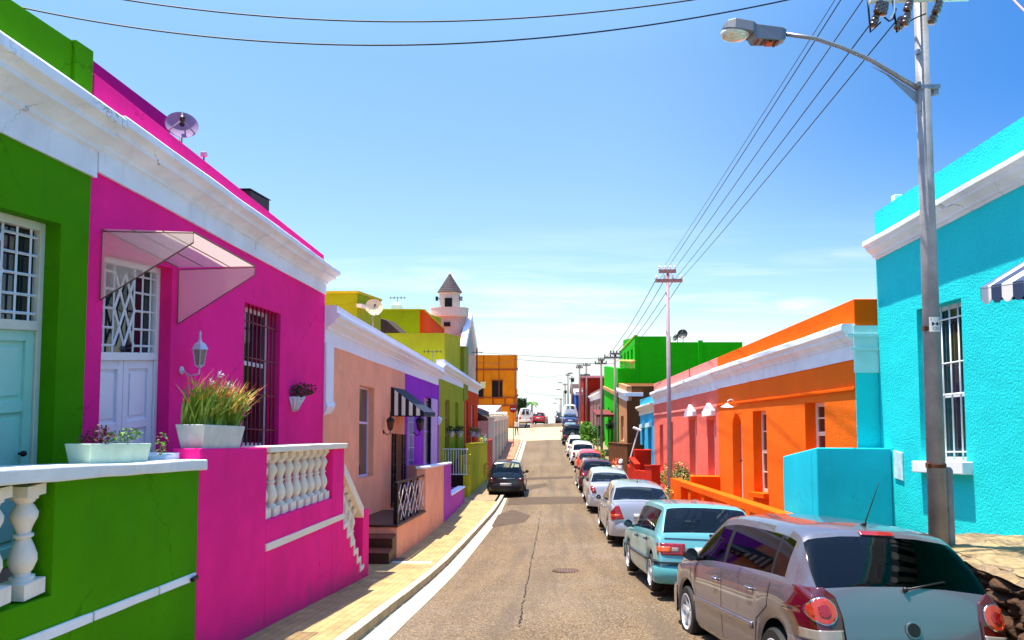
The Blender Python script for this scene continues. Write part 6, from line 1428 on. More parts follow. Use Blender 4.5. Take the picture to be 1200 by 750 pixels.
mb=MB(); mb.hexa(XO+.22,XR-.001,yS2+.02,yOP-.1,-6.5,off(fl,-.0)); mb.build('stoep_floor',TILE,t)
# pink house
pt_=plin((840,419),(766.3,449.8),XR); pc_=plin((840,429),(767,457),4.70); pb_=plin((841,456.5),(768,474),XR)
h=thing('row_house','coral pink rendered house with two tall doors under small white hoods','house',(XR,25,-5))
def rop(pa,pb,t0,b0): return opz(P(pb,t0,XR)[0],P(pa,t0,XR)[0],plin((pb,b0),(pa,b0-1),XR),plin((pb,t0),(pa,t0+1),XR))
pd=[rop(829,837.5,491,559),rop(807.6,815.4,491,558),rop(773,777,497,553),rop(785,788.5,494,553)]
mb=MB(); facade(mb,XR,RG,yOP+.004,yPL,-8.4,off(pb_,.04),pd,.30); mb.build('wall',PNK,h); body(h,XR,RG,yOP+.004,yPL,-8.4,pc_,8,PNK,.3); cornice(h,XR,RG,yOP+.004,yPL,pb_,pc_,CORNM,CORN)
mb=MB(); mb.hexa(XR-.0,XR+.3,yOP+.005,yPL,off(pc_,-.1),pt_); mb.build('parapet',PNK2,h,bevel=.01)
mb=MB(); mb.hexa(XR-.035,XR,yOP+.02,yPL,off(pb_,-.50),off(pb_,-.42)); mb.build('string_course',PNK2,h,bevel=.01)
for i,o in enumerate(pd):
    if i<2:
        window(h,XR,RG,o,.2,.10,1,3,frame=SASH,name='glazed_door')
        mb=MB(); mb.hexa(XR-.14,XR-.001,o[0]-.15,o[1]+.15,off(o[3],.10),off(o[3],.26)); mb.prismx([(o[0]-.15,o[3](o[0])+.26),(o[1]+.15,o[3](o[1])+.26),((o[0]+o[1])/2,o[3](o[0])+.44)],XR-.12,XR-.002); mb.build('door_hood',PEACHCOR,h,bevel=.008)
    else: window(h,XR,RG,o,.2,.10,1,2,frame=SASH)
# light blue
h=thing('row_house','narrow light blue house with cream cornice beyond the coral pink house','house',(XR,34,-6)); bt_=plin((766.5,463),(751,468),XR); bb_=plin((766.5,483),(751,487),XR); bc_=mixf(bb_,bt_,.55)
bo_=[rop(759.5,763.5,502,548),rop(752.5,755,503,545)]
mb=MB(); facade(mb,XR,RG,yPL+.004,yLB,-8.8,bt_,bo_,.3); mb.build('wall',LBL,h); body(h,XR,RG,yPL+.004,yLB,-8.8,bt_,8,LBL,.3); cornice(h,XR,RG,yPL+.004,yLB+.3,bb_,bc_,CREAMW,CORN)
for o in bo_: window(h,XR,RG,o,.15,.10,1,2,frame=mat('pale_aqua_frame','#b9ecf4',.5),pane=mat('blue_shutter','#2a6fae',.5))
for o in bo_: mb=MB(); mb.hexa(XR-.14,XR-.001,o[0]-.15,o[1]+.15,off(o[3],.08),off(o[3],.28)); mb.build('window_hood',mat('pale_aqua_frame',None),h)
# brown
yB0=P(734.4,456,XR)[0]; yB1=P(723.7,456,XR)[0]
h=thing('row_house','brown house with tan front and white cornice below the tall green building','house',(XR,44,-7)); zt_=P(734.4,452.5,XR)[1]; 
o=rop(727.5,731,487,517)
mb=MB(); facade(mb,XR,RG,yB0,yB1,-9.5,zt_,[o],.3); w0=mb.build('wall',TAN,h); mb=MB(); mb.hexa(XR+.31,12,yB0,yB1,-9.5,zt_-.001); mb.hexa(XR+.0,XR+.31,yB0-.02,yB0-.001,-9.5,zt_-.9); mb.build('side_wall',BRW,h)
cornice(h,XR,RG,yB0-.01,yB1,zt_-.95,zt_-.35,PEACHCOR,CORN); mb=MB(); mb.hexa(XR-.16,XR+1.0,yB0-.16,yB0-.02,zt_-.62,zt_-.40); mb.build('cornice_return',PEACHCOR,h); window(h,XR,RG,o,.15,.12,1,2,frame=SASH)
# green building
XU=6.15; yg=P(744,410,XU)[0]; ygl=P(724,440,XR)[0]; yg2=P(708,450,XR)[0]; yg3=P(726,413,XU)[0]
h=thing('tall_building','tall grass green building with stepped flat roof above the right hand terrace','building',(7,52,-8))
z1=P(744,394,XU)[1]; z2=U(786,401,Y=yg).z; xst=U(786,400,Y=yg).x; xe=U(870,402,Y=yg).x
up_=[opz(yg+1.2,yg+2.2,-.9,.6),opz(yg+3.4,yg+4.4,-.9,.5),opz(yg+5.6,yg+6.6,-.9,.4)]
mb=MB(); facade(mb,XU,RG,yg,yg3,-9.5,lin((yg,z1),(yg3,P(726,413,XU)[1])),up_,.3); mb.hexa(XU+.31,xst,yg,yg3,-9.5,z1-.01); mb.hexa(xst+.001,xe,yg+.01,yg3,-9.5,z2); a=U(818,402,Y=yg).x; b=U(823,402,Y=yg).x; mb.hexa(a,b,yg-.15,yg+.005,-9.5,z2+.12); mb.build('upper_wall',GRN,h)
for o in up_: window(h,XU,RG,o,.15,.1,1,1,frame=WFRAME)
zl=P(724,431.5,XR)[1]; lo=[opz(yg+1.5,yg+2.7,-7.2,-4.0),opz(yg+4.3,yg+5.5,-7.2,-4.0),opz(yg+7.3,yg+8.3,-7.2,-4.0)]
mb=MB(); facade(mb,XR,RG,yg+.02,yg2,-9.5,zl,lo,.3); mb.hexa(XR+.31,XU-.001,yg+.02,yg2,-9.5,zl-1.0); mb.hexa(XR,XU,yg-.0,yg+.25,-9.5,zl+.003); mb.build('lower_wall',GRN,h)
for o in lo: window(h,XR,RG,o,.15,.1,1,2,frame=SASH)
mb=MB(); mb.hexa(XR-.12,XR-.001,yg+.0,yg2,zl-1.95,zl-1.70); mb.build('tan_band',TAN,h)
mb=MB(); mb.hexa(XU-.03,XU+.2,yg-.03,yg3,lambda y:z1+.002+(y-yg)*(P(726,413,XU)[1]-z1)/(yg3-yg),lambda y:z1+.08+(y-yg)*(P(726,413,XU)[1]-z1)/(yg3-yg)); mb.build('coping',YELL,h)
t=thing('porch_roof','flat dark red porch roof on the front of the green building','porch roof',(4.2,53,-5.2)); c=U(706,486,X=4.2); mb=MB(); mb.hexa(XR-1.3,XR-.01,yg+3.2,yg+8,c.z-.1,c.z+.08); mb.build('slab',mat('dark_red_sheet','#6e1a18',.6),t); mb=MB(); 
for y in(yg+3.4,yg+7.8): mb.bar((XR-1.2,y,c.z-.1),(XR-1.2,y,road(3.6,y)+.1),.05)
mb.build('post',STEEL,t)
c=U(800,392,Y=yg+1.5); dish((c.x,yg+1.5,c.z),.36,3.5,.4,'large dark satellite dish on the roof of the green building',PLASTIC,mast=.9)
c=U(792.5,396,Y=yg+1.8); dish((c.x,yg+1.8,c.z),.28,4.1,.5,'smaller dark dish left of the large one on the green roof',PLASTIC,mast=.7)
# roof pots
for i,px in enumerate((729,733,737,741)):
    q=P(px,430-i*3,XU-.35); t=thing('roof_ornament',['cream urn, far left of four on the green balcony','cream urn, second from left on the green balcony','cream urn, third from left on the green balcony','cream urn, nearest of four on the green balcony'][i],'urn',(XU-.35,q[0],zl),group='urns along the green balcony'); mb=MB(); mb.lathe([(.12,0),(.20,.1),(.08,.25),(.10,.35),(.30,.75),(.34,.8),(.30,.95),(.1,.98)],(XU-.35,q[0],zl-.999),n=12); mb.v=[(XU-.35+(v[0]-XU+.35)*.62,q[0]+(v[1]-q[0])*.62,zl+(v[2]-zl+.999)*.6+.003) for v in mb.v]; mb.build('urn',mat('sandy_urn','#d9b865',.7),t,auto=50)
# mauve, red, blue further on
h=thing('row_house','mauve grey house with white cornice beyond the green building','house',(XR,68,-8)); ya,yb=62.5,79; zt_=P(704,457,XR)[1]
ro=[opz(ya+2,ya+3,-7.4,-4.6),opz(ya+6,ya+7,-7.4,-4.6),opz(ya+10,ya+11,-7.4,-4.6)]
mf=plin((704,455),(690,462),XR); mb=MB(); facade(mb,XR,RG,ya,yb,-10,mf,ro,.3); mb.hexa(XR+.31,11,ya,yb,-10,mf); mb.build('wall',MAUV,h); cornice(h,XR,RG,ya,yb,off(mf,-.9),off(mf,-.3),PEACHCOR,CORN)
for o in ro: window(h,XR,RG,o,.15,.12,1,2,frame=SASH)
h=thing('row_house','dark brick red two storey house rising behind the mauve house','house',(5,84,-8)); a=U(684,444,Y=80); b=U(705,444,Y=80)
mb=MB(); mb.hexa(a.x,b.x+2,80,89,-10,a.z); mb.build('wall',BRICKR,h); mb=MB(); mb.hexa(a.x-.1,b.x+2.1,79.9,89,a.z+.001,a.z+.15); mb.build('coping',mat('dark_red_sheet','#6e1a18'),h)
mb=MB(); mb.hexa(a.x-.04,a.x,82,83.4,-5.5,-3.6); mb.build('window',GLASSD,h)
h=thing('row_house','small blue house with white parapet at the far end of the right row','house',(4.6,92,-8)); mb=MB(); mb.hexa(3.9,7,90,97,-14,-4.9); mb.build('wall',stucco('royal_blue_stucco','#2a5fb0'),h); mb=MB(); mb.hexa(3.8,7,89.9,97,-4.899,-4.4); mb.build('cornice',PEACHCOR,h); mb=MB(); mb.hexa(4.4,5.2,89.95,90.0,-7.6,-5.8); mb.build('window',GLASSD,h)
h=thing('row_house','small rust brown house with low tiled roof at the far end','house',(4.6,100,-8)); mb=MB(); mb.hexa(3.8,8,98,106,-16,-5.4); mb.build('wall',stucco('rust_stucco','#8f3a1c'),h); mb=MB(); mb.prismx([(97.6,-5.4),(106.4,-5.4),(102,-3.9)],3.6,8); mb.build('roof',mat('dark_roof_tile','#3b241d'),h)
# low walls on the right
t=thing('garden_wall','dark brown low garden wall in front of the brown house','garden wall',(4.1,40,-6)); XW=4.15; wf=plin((735,521),(713,519),XW); ya,yb=P(735,521,XW)[0],P(713,519,XW)[0]
mb=MB(); mb.hexa(XW,XW+.25,ya,yb,-9.3,wf); mb.hexa(XW+.25,XR,ya,ya+.25,-9.3,wf); mb.build('wall',BRW,t); mb=MB(); mb.hexa(XW-.03,XW+.28,ya-.03,yb,off(wf,.001),off(wf,.05)); mb.build('coping',stucco('dark_brown_stucco','#7a5236'),t)
REDW=stucco('low_red_wall_stucco','#c52c18')
t=thing('garden_wall','low red planter wall in front of the coral pink house','garden wall',(4.0,27,-5)); XQ=4.0; ya,yb=P(773.5,545,XQ)[0],P(745.6,545,XQ)[0]; rf=plin((773.5,545),(745.6,544),XQ)
mb=MB(); mb.hexa(XQ-.3,XQ+.0,ya,ya+1.6,-8.4,off(rf,-.05)); mb.hexa(XQ-.1,XQ+.1,ya+1.6,yb,-8.4,off(rf,-.25)); mb.build('wall',REDW,t,bevel=.01); mb=MB(); mb.hexa(XQ-.33,XQ+.03,ya-.03,ya+1.63,off(rf,-.049),off(rf,.0)); mb.build('coping',REDW,t)
t=thing('garden_wall','stepped low red wall beyond the red planter wall','garden wall',(4.0,33,-6)); ya2=yb+.3; mb=MB(); mb.hexa(XQ,XQ+.2,ya2,ya2+2.2,-8.6,-4.85); mb.hexa(XQ,XQ+.2,ya2+2.2,ya2+3.2,-8.6,-5.3); mb.hexa(XQ+.2,XR,ya2+1.9,ya2+2.2,-8.6,-4.4); mb.build('wall',REDW,t,bevel=.01); mb=MB(); mb.hexa(XQ-.03,XQ+.23,ya2,ya2+2.2,-4.849,-4.78); mb.build('coping',REDW,t)
def bush(x,y,z,r,n,lab,cat='shrub',mats=None,sq=(1,1,1),size=.06,nm='shrub',fl=0,zg=None):
    t=thing(nm,lab,cat,(x,y,zg if zg is not None else z-r)); rd=random.Random(int(y*10)); mb=MB()
    for i in range(7): 
        a=rd.uniform(0,6.28); c=(x+math.cos(a)*r*.5*sq[0],y+math.sin(a)*r*.5*sq[1],z+rd.uniform(-.4,.45)*r*sq[2]); leaves(mb,c,r*rd.uniform(.45,.65),n//7,size,sq,.3,rd.choice([0,0,1]),rd.random())
        if fl: leaves(mb,c,r*.62,fl//7,size*.8,sq,.7,2,rd.random())
    mb.build('foliage',mats or [LEAFG,LEAFD],t,fix=False)
    mb=MB(); zz=zg if zg is not None else z-r*1.4
    for i in range(3): mb.path([(x+rd.gauss(0,.04),y,zz),(x+rd.gauss(0,.15),y+rd.gauss(0,.1),z-r*.3),(x+rd.gauss(0,.3)*r,y+rd.gauss(0,.2),z+r*.3)],[.04*r+.02,.03*r+.01,.01],6)
    mb.build('stem',mat('bark','#4a3726',.9),t,smooth=True)
    return t
YF=mat('yellow_cream_petal','#e3c35e',.6); OFM=mat('orange_petal','#d9602a',.6)
c=U(757,538,X=4.5); bush(4.5,24.6,-4.25,.62,1300,'yellow green flowering shrub behind the low red planter wall',mats=[LEAFG,LEAFD,YF],sq=(1,2.2,.8),size=.05,fl=420)
c=U(776,553,X=4.35); bush(4.4,22.3,-4.35,.60,1300,'yellow and green flowering shrub between the red wall and the steel pole',mats=[LEAFG,LEAFD,YF],sq=(1.1,1.6,.8),size=.045,fl=420,zg=-6)
c=U(742,549,X=4.3); bush(4.2,31.5,c.z-.2,.40,500,'small orange flowering shrub near the stepped red wall',mats=[LEAFG,LEAFD,OFM],sq=(1,1.5,.8),size=.05,fl=300,zg=-6.8)
c=U(694,508,Y=52); bush(c.x+.0,52,c.z,1.05,4200,'round bright green tree beside the white hatchback on the right kerb','tree',sq=(.85,1,.95),size=.10,nm='street_tree',zg=road(3.6,52)+.1,mats=[mat('bright_leaf','#6aa021',.6,var=.3,vscale=6),mat('mid_leaf','#356a16',.6)])  # two leaf greens, mixed at random by clump
c=U(701,532,Y=47); bush(c.x,47,c.z,.55,900,'low olive green shrub at the foot of the round street tree',sq=(.9,1,1),size=.08,zg=road(3.6,47)+.05,mats=[mat('olive_leaf','#7f8a24',.6),LEAFD])
c=U(714,498,Y=50); bush(c.x,50,c.z,.42,600,'dark round topiary ball in front of the green building door',sq=(1,1,1.1),size=.07,zg=-7.2,mats=[mat('dark_topiary_leaf','#14260f',.7),LEAFD])
c=U(712,548,Y=38); t=thing('planter','cream round planter on the pavement by the brown wall','planter',(4.0,38,-7)); mb=MB(); z_=road(3.6,38)+.12; mb.lathe([(.25,0),(.35,.15),(.36,.5),(.40,.56),(.33,.55)],(3.95,38.4,z_),n=16); mb.build('pot',CREAMW,t,auto=40); mb=MB(); leaves(mb,(3.95,38.4,z_+.75),.35,200,.07,(1,1,.8),0,0,3); mb.build('foliage',[OFM],t,fix=False)
# white leaning pole
a=U(740,532,Y=33.5); b=U(748,503.5,Y=33.5); t=thing('leaning_pole','thin white leaning pole with a crossbar by the brown wall','pole',(a.x,33.5,-7)); mb=MB(); mb.bar(a-(b-a)*.3,b,.03,8); mb.build('pole',WFRAME,t); mb=MB(); c=U(742,501,Y=33.5); d_=U(751,504.5,Y=33.5); mb.bar(c,d_,.06,8); mb.build('crossbar',WFRAME,t)
t=thing('bollard','short white post on the pavement beside the brown wall','post',(3.9,36,-7)); mb=MB(); z_=road(3.6,36)+.1; mb.lathe([(.12,0),(.12,1.0),(.08,1.08),(.02,1.1)],(3.9,36.4,z_),n=12); mb.build('post',WHITE,t,auto=40); mb=MB(); mb.lathe([(.125,.8),(.125,.9)],(3.9,36.4,z_),n=12); mb.build('band',STEEL,t)
# ---------------------------------------------------------------- poles, lamps, wires
YP=7.5; POLEM=mat('weathered_grey_pole','#9a9798',.6,metal=.15,var=.25,vscale=5,bump=.3,bscale=40,grime=.4); RUST=mat('rusty_band','#6b3c22',.8,metal=.3)
BROWNC=mat('brown_glazed_insulator','#4a2a14',.2,coat=1,var=.2)
c=U(1092,400,Y=YP); px_=c.x
t=thing('street_lamp','grey steel pole with a curved arm street lamp beside the cyan house','street lamp',(px_,YP,bt(YP)))
mb=MB(); mb.path([(px_,YP,bt(YP)-.3),(px_,YP,1.2),(px_,YP,5.0)],[.094,.077,.062],20); mb.build('pole',POLEM,t,smooth=True)
for py in(385,545,100,62): 
    z=U(1092,py,Y=YP).z; mb=MB(); r=.1; r=.094-.0078*(z+2); mb.lathe([(r+.008,-.018),(r+.008,.018)],(px_,YP,z),n=20); mb.box((px_-r-.01,YP-.03,z),(.03,.05,.05)); mb.build('pole_band',RUST if py>300 else STEEL,t)
a=U(1083,118,Y=YP); pts=[U(x,y,Y=YP) for x,y in((1079,106),(1050,88),(1020,70),(985,55),(955,45),(920,40))]
mb=MB(); mb.path(pts,[.030,.027,.024,.022,.022,.022],10); mb.build('arm',STEEL,t,smooth=True)
mb=MB(); g=[U(x,y,Y=YP) for x,y in((1080,112),(1020,77),(1035,84),(1078,125))]; mb.add([p-Vector((0,.006,0)) for p in g]+[p+Vector((0,.006,0)) for p in g],[(0,1,2),(0,2,3),(4,6,5),(4,7,6),(0,3,7,4),(3,2,6,7),(2,1,5,6),(1,0,4,5)]); c=U(1087,104,Y=YP); mb.box((c.x,YP,c.z),(.20,.14,.05)); c=U(1078,120,Y=YP); mb.box((c.x,YP,c.z),(.05,.10,.22)); mb.box((px_+.12,YP,U(1092,104,Y=YP).z-.03),(.06,.05,.09)); mb.build('arm_bracket',STEEL,t,bevel=.004)
# lamp head
HEADM=mat('grey_lamp_housing','#6d7078',.45,metal=.4,bump=.1); A=U(920,41,Y=YP); B=U(848,33,Y=YP); d=(B-A); Lh=d.length; d.normalize(); upv=Vector((0,0,1)); upv=(upv-d*upv.dot(d)).normalized(); sd=Vector((0,1,0))
def hd(s,w,h0,h1):
    return [A+d*s*Lh+sd*w+upv*h0,A+d*s*Lh-sd*w+upv*h0,A+d*s*Lh-sd*w*.75+upv*h1,A+d*s*Lh+sd*w*.75+upv*h1]
mb=MB(); secs=[hd(0,.05,-.07,.05),hd(.08,.075,-.10,.06),hd(.5,.10,-.12,.055),hd(.56,.12,-.055,.075),hd(.85,.125,-.045,.085),hd(.97,.10,-.04,.06),hd(1.02,.05,-.03,.02)]
for s in secs: mb.v+=[tuple(p) for p in s]
for i in range(len(secs)-1):
    for j in range(4): mb.f.append([i*4+j,i*4+(j+1)%4,i*4+4+(j+1)%4,i*4+4+j]); mb.m.append(0)
mb.f.append([0,1,2,3]); mb.m.append(0); e=4*(len(secs)-1); mb.f.append([e,e+1,e+2,e+3]); mb.m.append(0)
hs=mb.build('lamp_head',HEADM,t,bevel=.008)
BOWL=mat('clear_lamp_bowl','#d8d2bf',.12,spec=.9,coat=1,var=.3,vscale=30); cb=A+d*Lh*.80-upv*.05
mb=MB(); mb.ball(tuple(cb),1,n=20,sc3=(.165,.115,.085)); mb.build('lamp_bowl',BOWL,hs,smooth=True)
mb=MB(); q=A+d*Lh*.24-upv*.115; mb.box(q,(.07,.10,.03)); mb.build('label_patch',mat('orange_patch','#c9552a',.6),hs)
mb=MB(); 
for i in range(4): q=A+d*Lh*(.14+.10*i)-upv*.112; mb.box(q,(.03,.14,.012))
mb.build('cooling_fins',PLASTIC,hs)
# sign plate on the pole
c=U(1090,380,Y=YP-.10); sw=.115; t3=thing('pole_sign','small white plate with a black double arrow and number 125 on the grey pole','sign',(c.x,YP-.1,c.z))
ang=0; mb=MB(); n=10; R_=.089; hh=.155
for i in range(n):
    a0=-PI/2-.62+1.24*i/n-.1; a1=-PI/2-.62+1.24*(i+1)/n-.1
    mb.add([(px_+R_*math.cos(a0),YP+R_*math.sin(a0),c.z-hh/2),(px_+R_*math.cos(a1),YP+R_*math.sin(a1),c.z-hh/2),(px_+R_*math.cos(a1),YP+R_*math.sin(a1),c.z+hh/2),(px_+R_*math.cos(a0),YP+R_*math.sin(a0),c.z+hh/2)],[(0,1,2,3)])
mb.build('plate',mat('white_sign','#f1f1ee',.5),t3,fix=False)
INK=mat('black_ink','#0a0a0a',.6)
def bend(o):
    for v in o.data.vertices:
        a=-PI/2-.1+v.co.x/R_; v.co=(px_+(R_+.002)*math.cos(a),YP+(R_+.002)*math.sin(a),v.co.z+c.z)
mb=MB(); mb.box((0,0,.005),(.10,.001,.008)); mb.add([(-.03,0,.03),(-.03,0,-.02),(.0,0,.005)],[(0,1,2)]); mb.add([(.03,0,.03),(.03,0,-.02),(.0,0,.005)],[(0,1,2)]); mb.add([(.052,0,.005),(.036,0,.018),(.036,0,-.008)],[(0,1,2)]); o=mb.build('arrow_symbol',INK,t3,fix=False); 
for v in o.data.vertices: pass
bend(o)
RX=Matrix.Rotation(PI/2,4,'X')
for s_,x,z,sz in(('3',-.038,.052,.035),('3',.038,.052,.035),('125',.005,-.045,.045)):
    o=text(t3,s_,INK,Matrix.Translation((x,0,z))@RX,sz,extr=0); bend(o)
t=thing('cable_conduit','short grey steel conduit standing against the base of the lamp pole','conduit',(px_+.2,YP,bt(YP))); q=U(1108,551,Y=YP+.05); mb=MB(); mb.lathe([(.045,bt(YP)-.2),(.045,q.z),(.03,q.z+.03),(.01,q.z+.035)],(q.x+.02,YP+.04,0),n=14); mb.build('pipe',POLEM,t,auto=40); mb=MB(); mb.box((q.x-.06,YP+.03,-1.6),(.14,.05,.04)); mb.build('clamp',RUST,t)
# cross arm and insulators at the top
t=thing('pole_crossarm','white crossarm with brown insulators at the top of the near grey pole','crossarm',(px_,YP,3.8))
a=U(1020,3,Y=YP-.1); b=U(1136,2,Y=YP-.1); mb=MB(); mb.hexa(a.x,b.x,YP-.13,YP-.07,a.z-.0,a.z+.08); mb.hexa(a.x-.1,b.x,YP-.13,YP-.07,a.z+.6,a.z+.68); mb.build('beam',mat('pale_green_steel','#c4cfc6',.5),t,bevel=.004)
mb=MB()
for x,y in((1036,10),(1065,6),(1062,22),(1025,24),(1054,27),(1094,20),(1099,8),(1030,8)):
    q=U(x,y,Y=YP-.16+ (x%3)*.05); tl=Vector((.35,0,.9)).normalized() if x>1080 else Vector((.30,0,.95)).normalized()
    qq=tl.to_track_quat('Z','Y').to_matrix(); tm=MB(); mb=MB(); tm.lathe([(.02,-.075),(.045,-.07),(.048,-.04),(.03,-.03),(.045,-.02),(.045,.01),(.03,.02),(.04,.03),(.036,.06),(.015,.08)],(0,0,0),n=12); mb.add([qq@Vector(v)+q for v in tm.v],tm.f); mb.build('insulator',BROWNC,t,smooth=True)
mb=MB()
for A_ in(((1016,-10),(1020,38),(1032,26)),((1045,-10),(1051,38),(1062,28))): mb.path([U(x,y,Y=YP-.12) for x,y in A_],.010,6)
mb.path([U(x,y,Y=YP-.12) for x,y in((1036,20),(1042,25),(1047,22),(1050,10))],.009,6); mb.path([U(x,y,Y=YP-.12) for x,y in((1062,27),(1075,20),(1085,16))],.008,6); mb.build('jumper_wires',BLACK,t,smooth=True)
mb=MB(); mb.path([U(x,y,Y=YP-.15) for x,y in((1043,22),(1048,14),(1048,0),(1044,-8))],.010,6); mb.build('white_lead',WFRAME,t,smooth=True)
# other poles
def pole(px,ptop,Y,zb,arms,lab,r=.09,m=None,lamp=None,grp=None):
    q=U(px,ptop,Y=Y); t=thing('utility_pole',lab,'utility pole',(q.x,Y,zb),grp); mb=MB(); mb.path([(q.x,Y,zb-.3),(q.x,Y,q.z)],[r*1.15,r*.8],12); mb.build('pole',m or POLEM,t,smooth=True)
    for (pz,x0,x1) in arms:
        a=U(x0,pz,Y=Y-.1); b=U(x1,pz,Y=Y-.1); mb=MB(); mb.hexa(a.x,b.x,Y-.16,Y-.04,a.z-.06,a.z+.06); am=mb.build('crossarm',mat('crossarm_timber','#8d7b76',.8),t)
        mb=MB()
        for i in range(4): x=a.x+(b.x-a.x)*(.04+.92*i/3); mb.lathe([(.03,.05),(.05,.10),(.03,.13),(.05,.16),(.02,.2)],(x,Y-.1,a.z),n=8)
        mb.build('insulators',WFRAME if Y<30 else BROWNC,am)
    if lamp:
        a=U(lamp[0],lamp[2],Y=Y); b=U(lamp[1],lamp[2],Y=Y); mb=MB(); mb.bar((q.x,Y,a.z-.05),b if abs(b.x-q.x)<abs(a.x-q.x) else a,.03); mb.build('arm',STEEL,t); mb=MB(); mb.path([a,(a+b)/2+Vector((0,0,.04)),b],[.08,.13,.07],8); mb.build('lamp_head',HEADM,t,smooth=True)
    return t,q
Y2=24.4; pole(782,316,Y2,road(3.6,Y2),[(329,768,799.5),(318,772,792)],'slender mauve grey utility pole with two crossarms before the coral pink house',.075,mat('mauve_pole','#a08f98',.6,var=.15,vscale=3))
far=[(720.5,414,42.5,[(419,708,729),(414.5,715,727)],'far grey utility pole rising beside the brown house',None),(704.5,421,50,[(426,697,711),(422,701,708)],'brown utility pole rising beside the round street tree',None),
 (687,425,66,[(428,683,692)],'utility pole with a wide street lamp head beside the red house',(679.5,691.5,439.5)),(679,427,72,[(431,675,683),(429,676,682)],'utility pole just left of the one with the wide lamp head',None),
 (670,440,95,[(444,667,673)],'far utility pole with a dark transformer near its top',None),(665.5,437,98,[(440,663,668)],'tall far pole with a lamp head at its very top',(665,671,437.5)),
 (662,449,120,[(451,659.5,665)],'small far pole with a round fitting below its crossarm',None),(657,466,150,[(468,655.5,659)],'small far pole, second from the end of the pole line',None),(652.5,481,170,[(483,651.5,654)],'smallest far pole at the end of the pole line',None)]
for i,(px,pt0,Y,arms,lab,lamp) in enumerate(far):
    tt,q=pole(px,pt0,Y,prof(Y),arms,lab,.085 if Y<60 else .095,mat('brown_grey_pole','#7c6c68',.7,var=.2),lamp,'poles running along the right kerb')
    if i==4 or i==6: mb=MB(); z=q.z-.9 if i==4 else q.z-1.8; mb.lathe([(.2,0),(.24,.1),(.24,.5),(.1,.6)],(q.x+.1,Y-.1,z),n=10); mb.build('transformer',PLASTIC,tt)
for k_,(px,py,Y,lab) in enumerate([(656.5,448.5,125,'highest of the far floating looking street lamp heads'),(654.5,456.5,130,'second highest far street lamp on a thin arm'),(652,467.5,150,'third far street lamp on a thin arm'),(650,472.5,160,'lowest far street lamp on a thin arm')]):
    q=U(px,py,Y=Y); xp=U(px+6,py,Y=Y).x; t=thing('street_lamp',lab,'street lamp',(xp,Y,prof(Y)),'far street lamps'); mb=MB(); mb.bar((xp,Y,prof(Y)),(xp,Y,q.z-.3),.06,6); mb.path([(xp,Y,q.z-.3),(xp-.3,Y,q.z-.05),(q.x,Y,q.z)],.03,6); mb.build('pole',mat('hazy_pole','#a9adb4',.7),t); mb=MB(); mb.box(q,(.75,.25,.14)); mb.build('lamp_head',HEADM,t,bevel=.03)
# wires
WIRE=mat('dark_wire','#10131a',.6)
def wire(pts,r,lab,grp,sag=None,n=24):
    """pts: 3D points; parabola through the first, middle and last"""
    a,m,b=[Vector(p) for p in pts]; t=bpy.data.objects.new('overhead_wire',None)
    mb=MB(); P_=[]
    for i in range(n+1):
        s=i/n; P_.append(a*((1-s)*(1-2*s))+m*(4*s*(1-s))+b*(s*(2*s-1)))
    mb.path(P_,r,5); o=mb.build('overhead_wire',WIRE,None,smooth=True); tag(o,lab,'wire',grp); bpy.data.objects.remove(t); return o
def mid(a,b,sag): return (Vector(a)+Vector(b))/2-Vector((0,0,sag))
ends=[((774,318),(1016,-60)),((772,329),(1020,-55)),((781,328),(1052,-60)),((790,328),(1020,28)),((797,328),(1048,27))]
for i,(p,q) in enumerate(ends):
    a=U(p[0],p[1],Y=Y2-.1); b=U(q[0],q[1],Y=YP-.1); wire([a,mid(a,b,.06),b],.0075 if i else .005,['thin uppermost wire from the near pole to the slender pole','leftmost thick wire from the near pole to the slender pole','middle wire of those leaving the top of the near pole','wire from the left insulator cluster to the slender pole','rightmost wire from the near pole to the slender pole'][i],'wires between the near and second pole')
for i,(p,q) in enumerate([((768,329),(710,419)),((778,329),(716,419)),((789,329),(722,419)),((799,329),(728,419))]):
    a=U(p[0],p[1],Y=Y2-.1); b=U(q[0],q[1],Y=42.4); wire([a,mid(a,b,.25),b],.012,'thin dark wire sagging from the slender pole towards the far poles','wires running down to the far poles')
for i,(p,q) in enumerate([((710,419),(698,426)),((728,419),(710,426))]):
    a=U(p[0],p[1],Y=42.4); b=U(q[0],q[1],Y=49.9); wire([a,mid(a,b,.15),b],.014,'short wire between the two far poles by the green building','wires between far poles')
a=U(-40,-6,Y=6.3); m_=U(430,53,Y=6.9); b=U(1040,-28,Y=7.4)
def through(a,m,b,s):  # choose parabola middle so that it passes m at s
    k0=(1-s)*(1-2*s); k1=4*s*(1-s); k2=s*(2*s-1); return (m-a*k0-b*k2)/k1
wire([a,through(a,m_,b,.435),b],.0085,'lower of two dark wires crossing the top of the sky from the left','wires crossing the top of the sky',n=50)
a=U(100,-8,Y=6.5); m_=U(520,25,Y=7.0); b=U(1040,-45,Y=7.4); wire([a,through(a,m_,b,.447),b],.0085,'upper of two dark wires crossing the top of the sky from the left','wires crossing the top of the sky',n=50)
for p,q,m_,Y_a,Y_b,lab in(((604,421),(704,426),(655,425),66,50,'long wire from the orange corner building to the brown utility pole'),((560,424),(604,421),(585,426),64.8,65,'wire drawn along the front of the orange corner building'),((612,439),(666,438),(640,442),70,98,'fine wire crossing the pale sky to the tall far pole'),((612,459),(668,464),(640,463),70,95,'lowest fine wire crossing the pale sky above the crest'),((560,413),(720,421),(640,418),50,42.4,'uppermost fine wire crossing the pale sky from the left house')):
    wire([U(*p,Y=Y_a),U(*m_,Y=(Y_a+Y_b)/2),U(*q,Y=Y_b)],.018 if 'long' in lab else .012,lab,None)
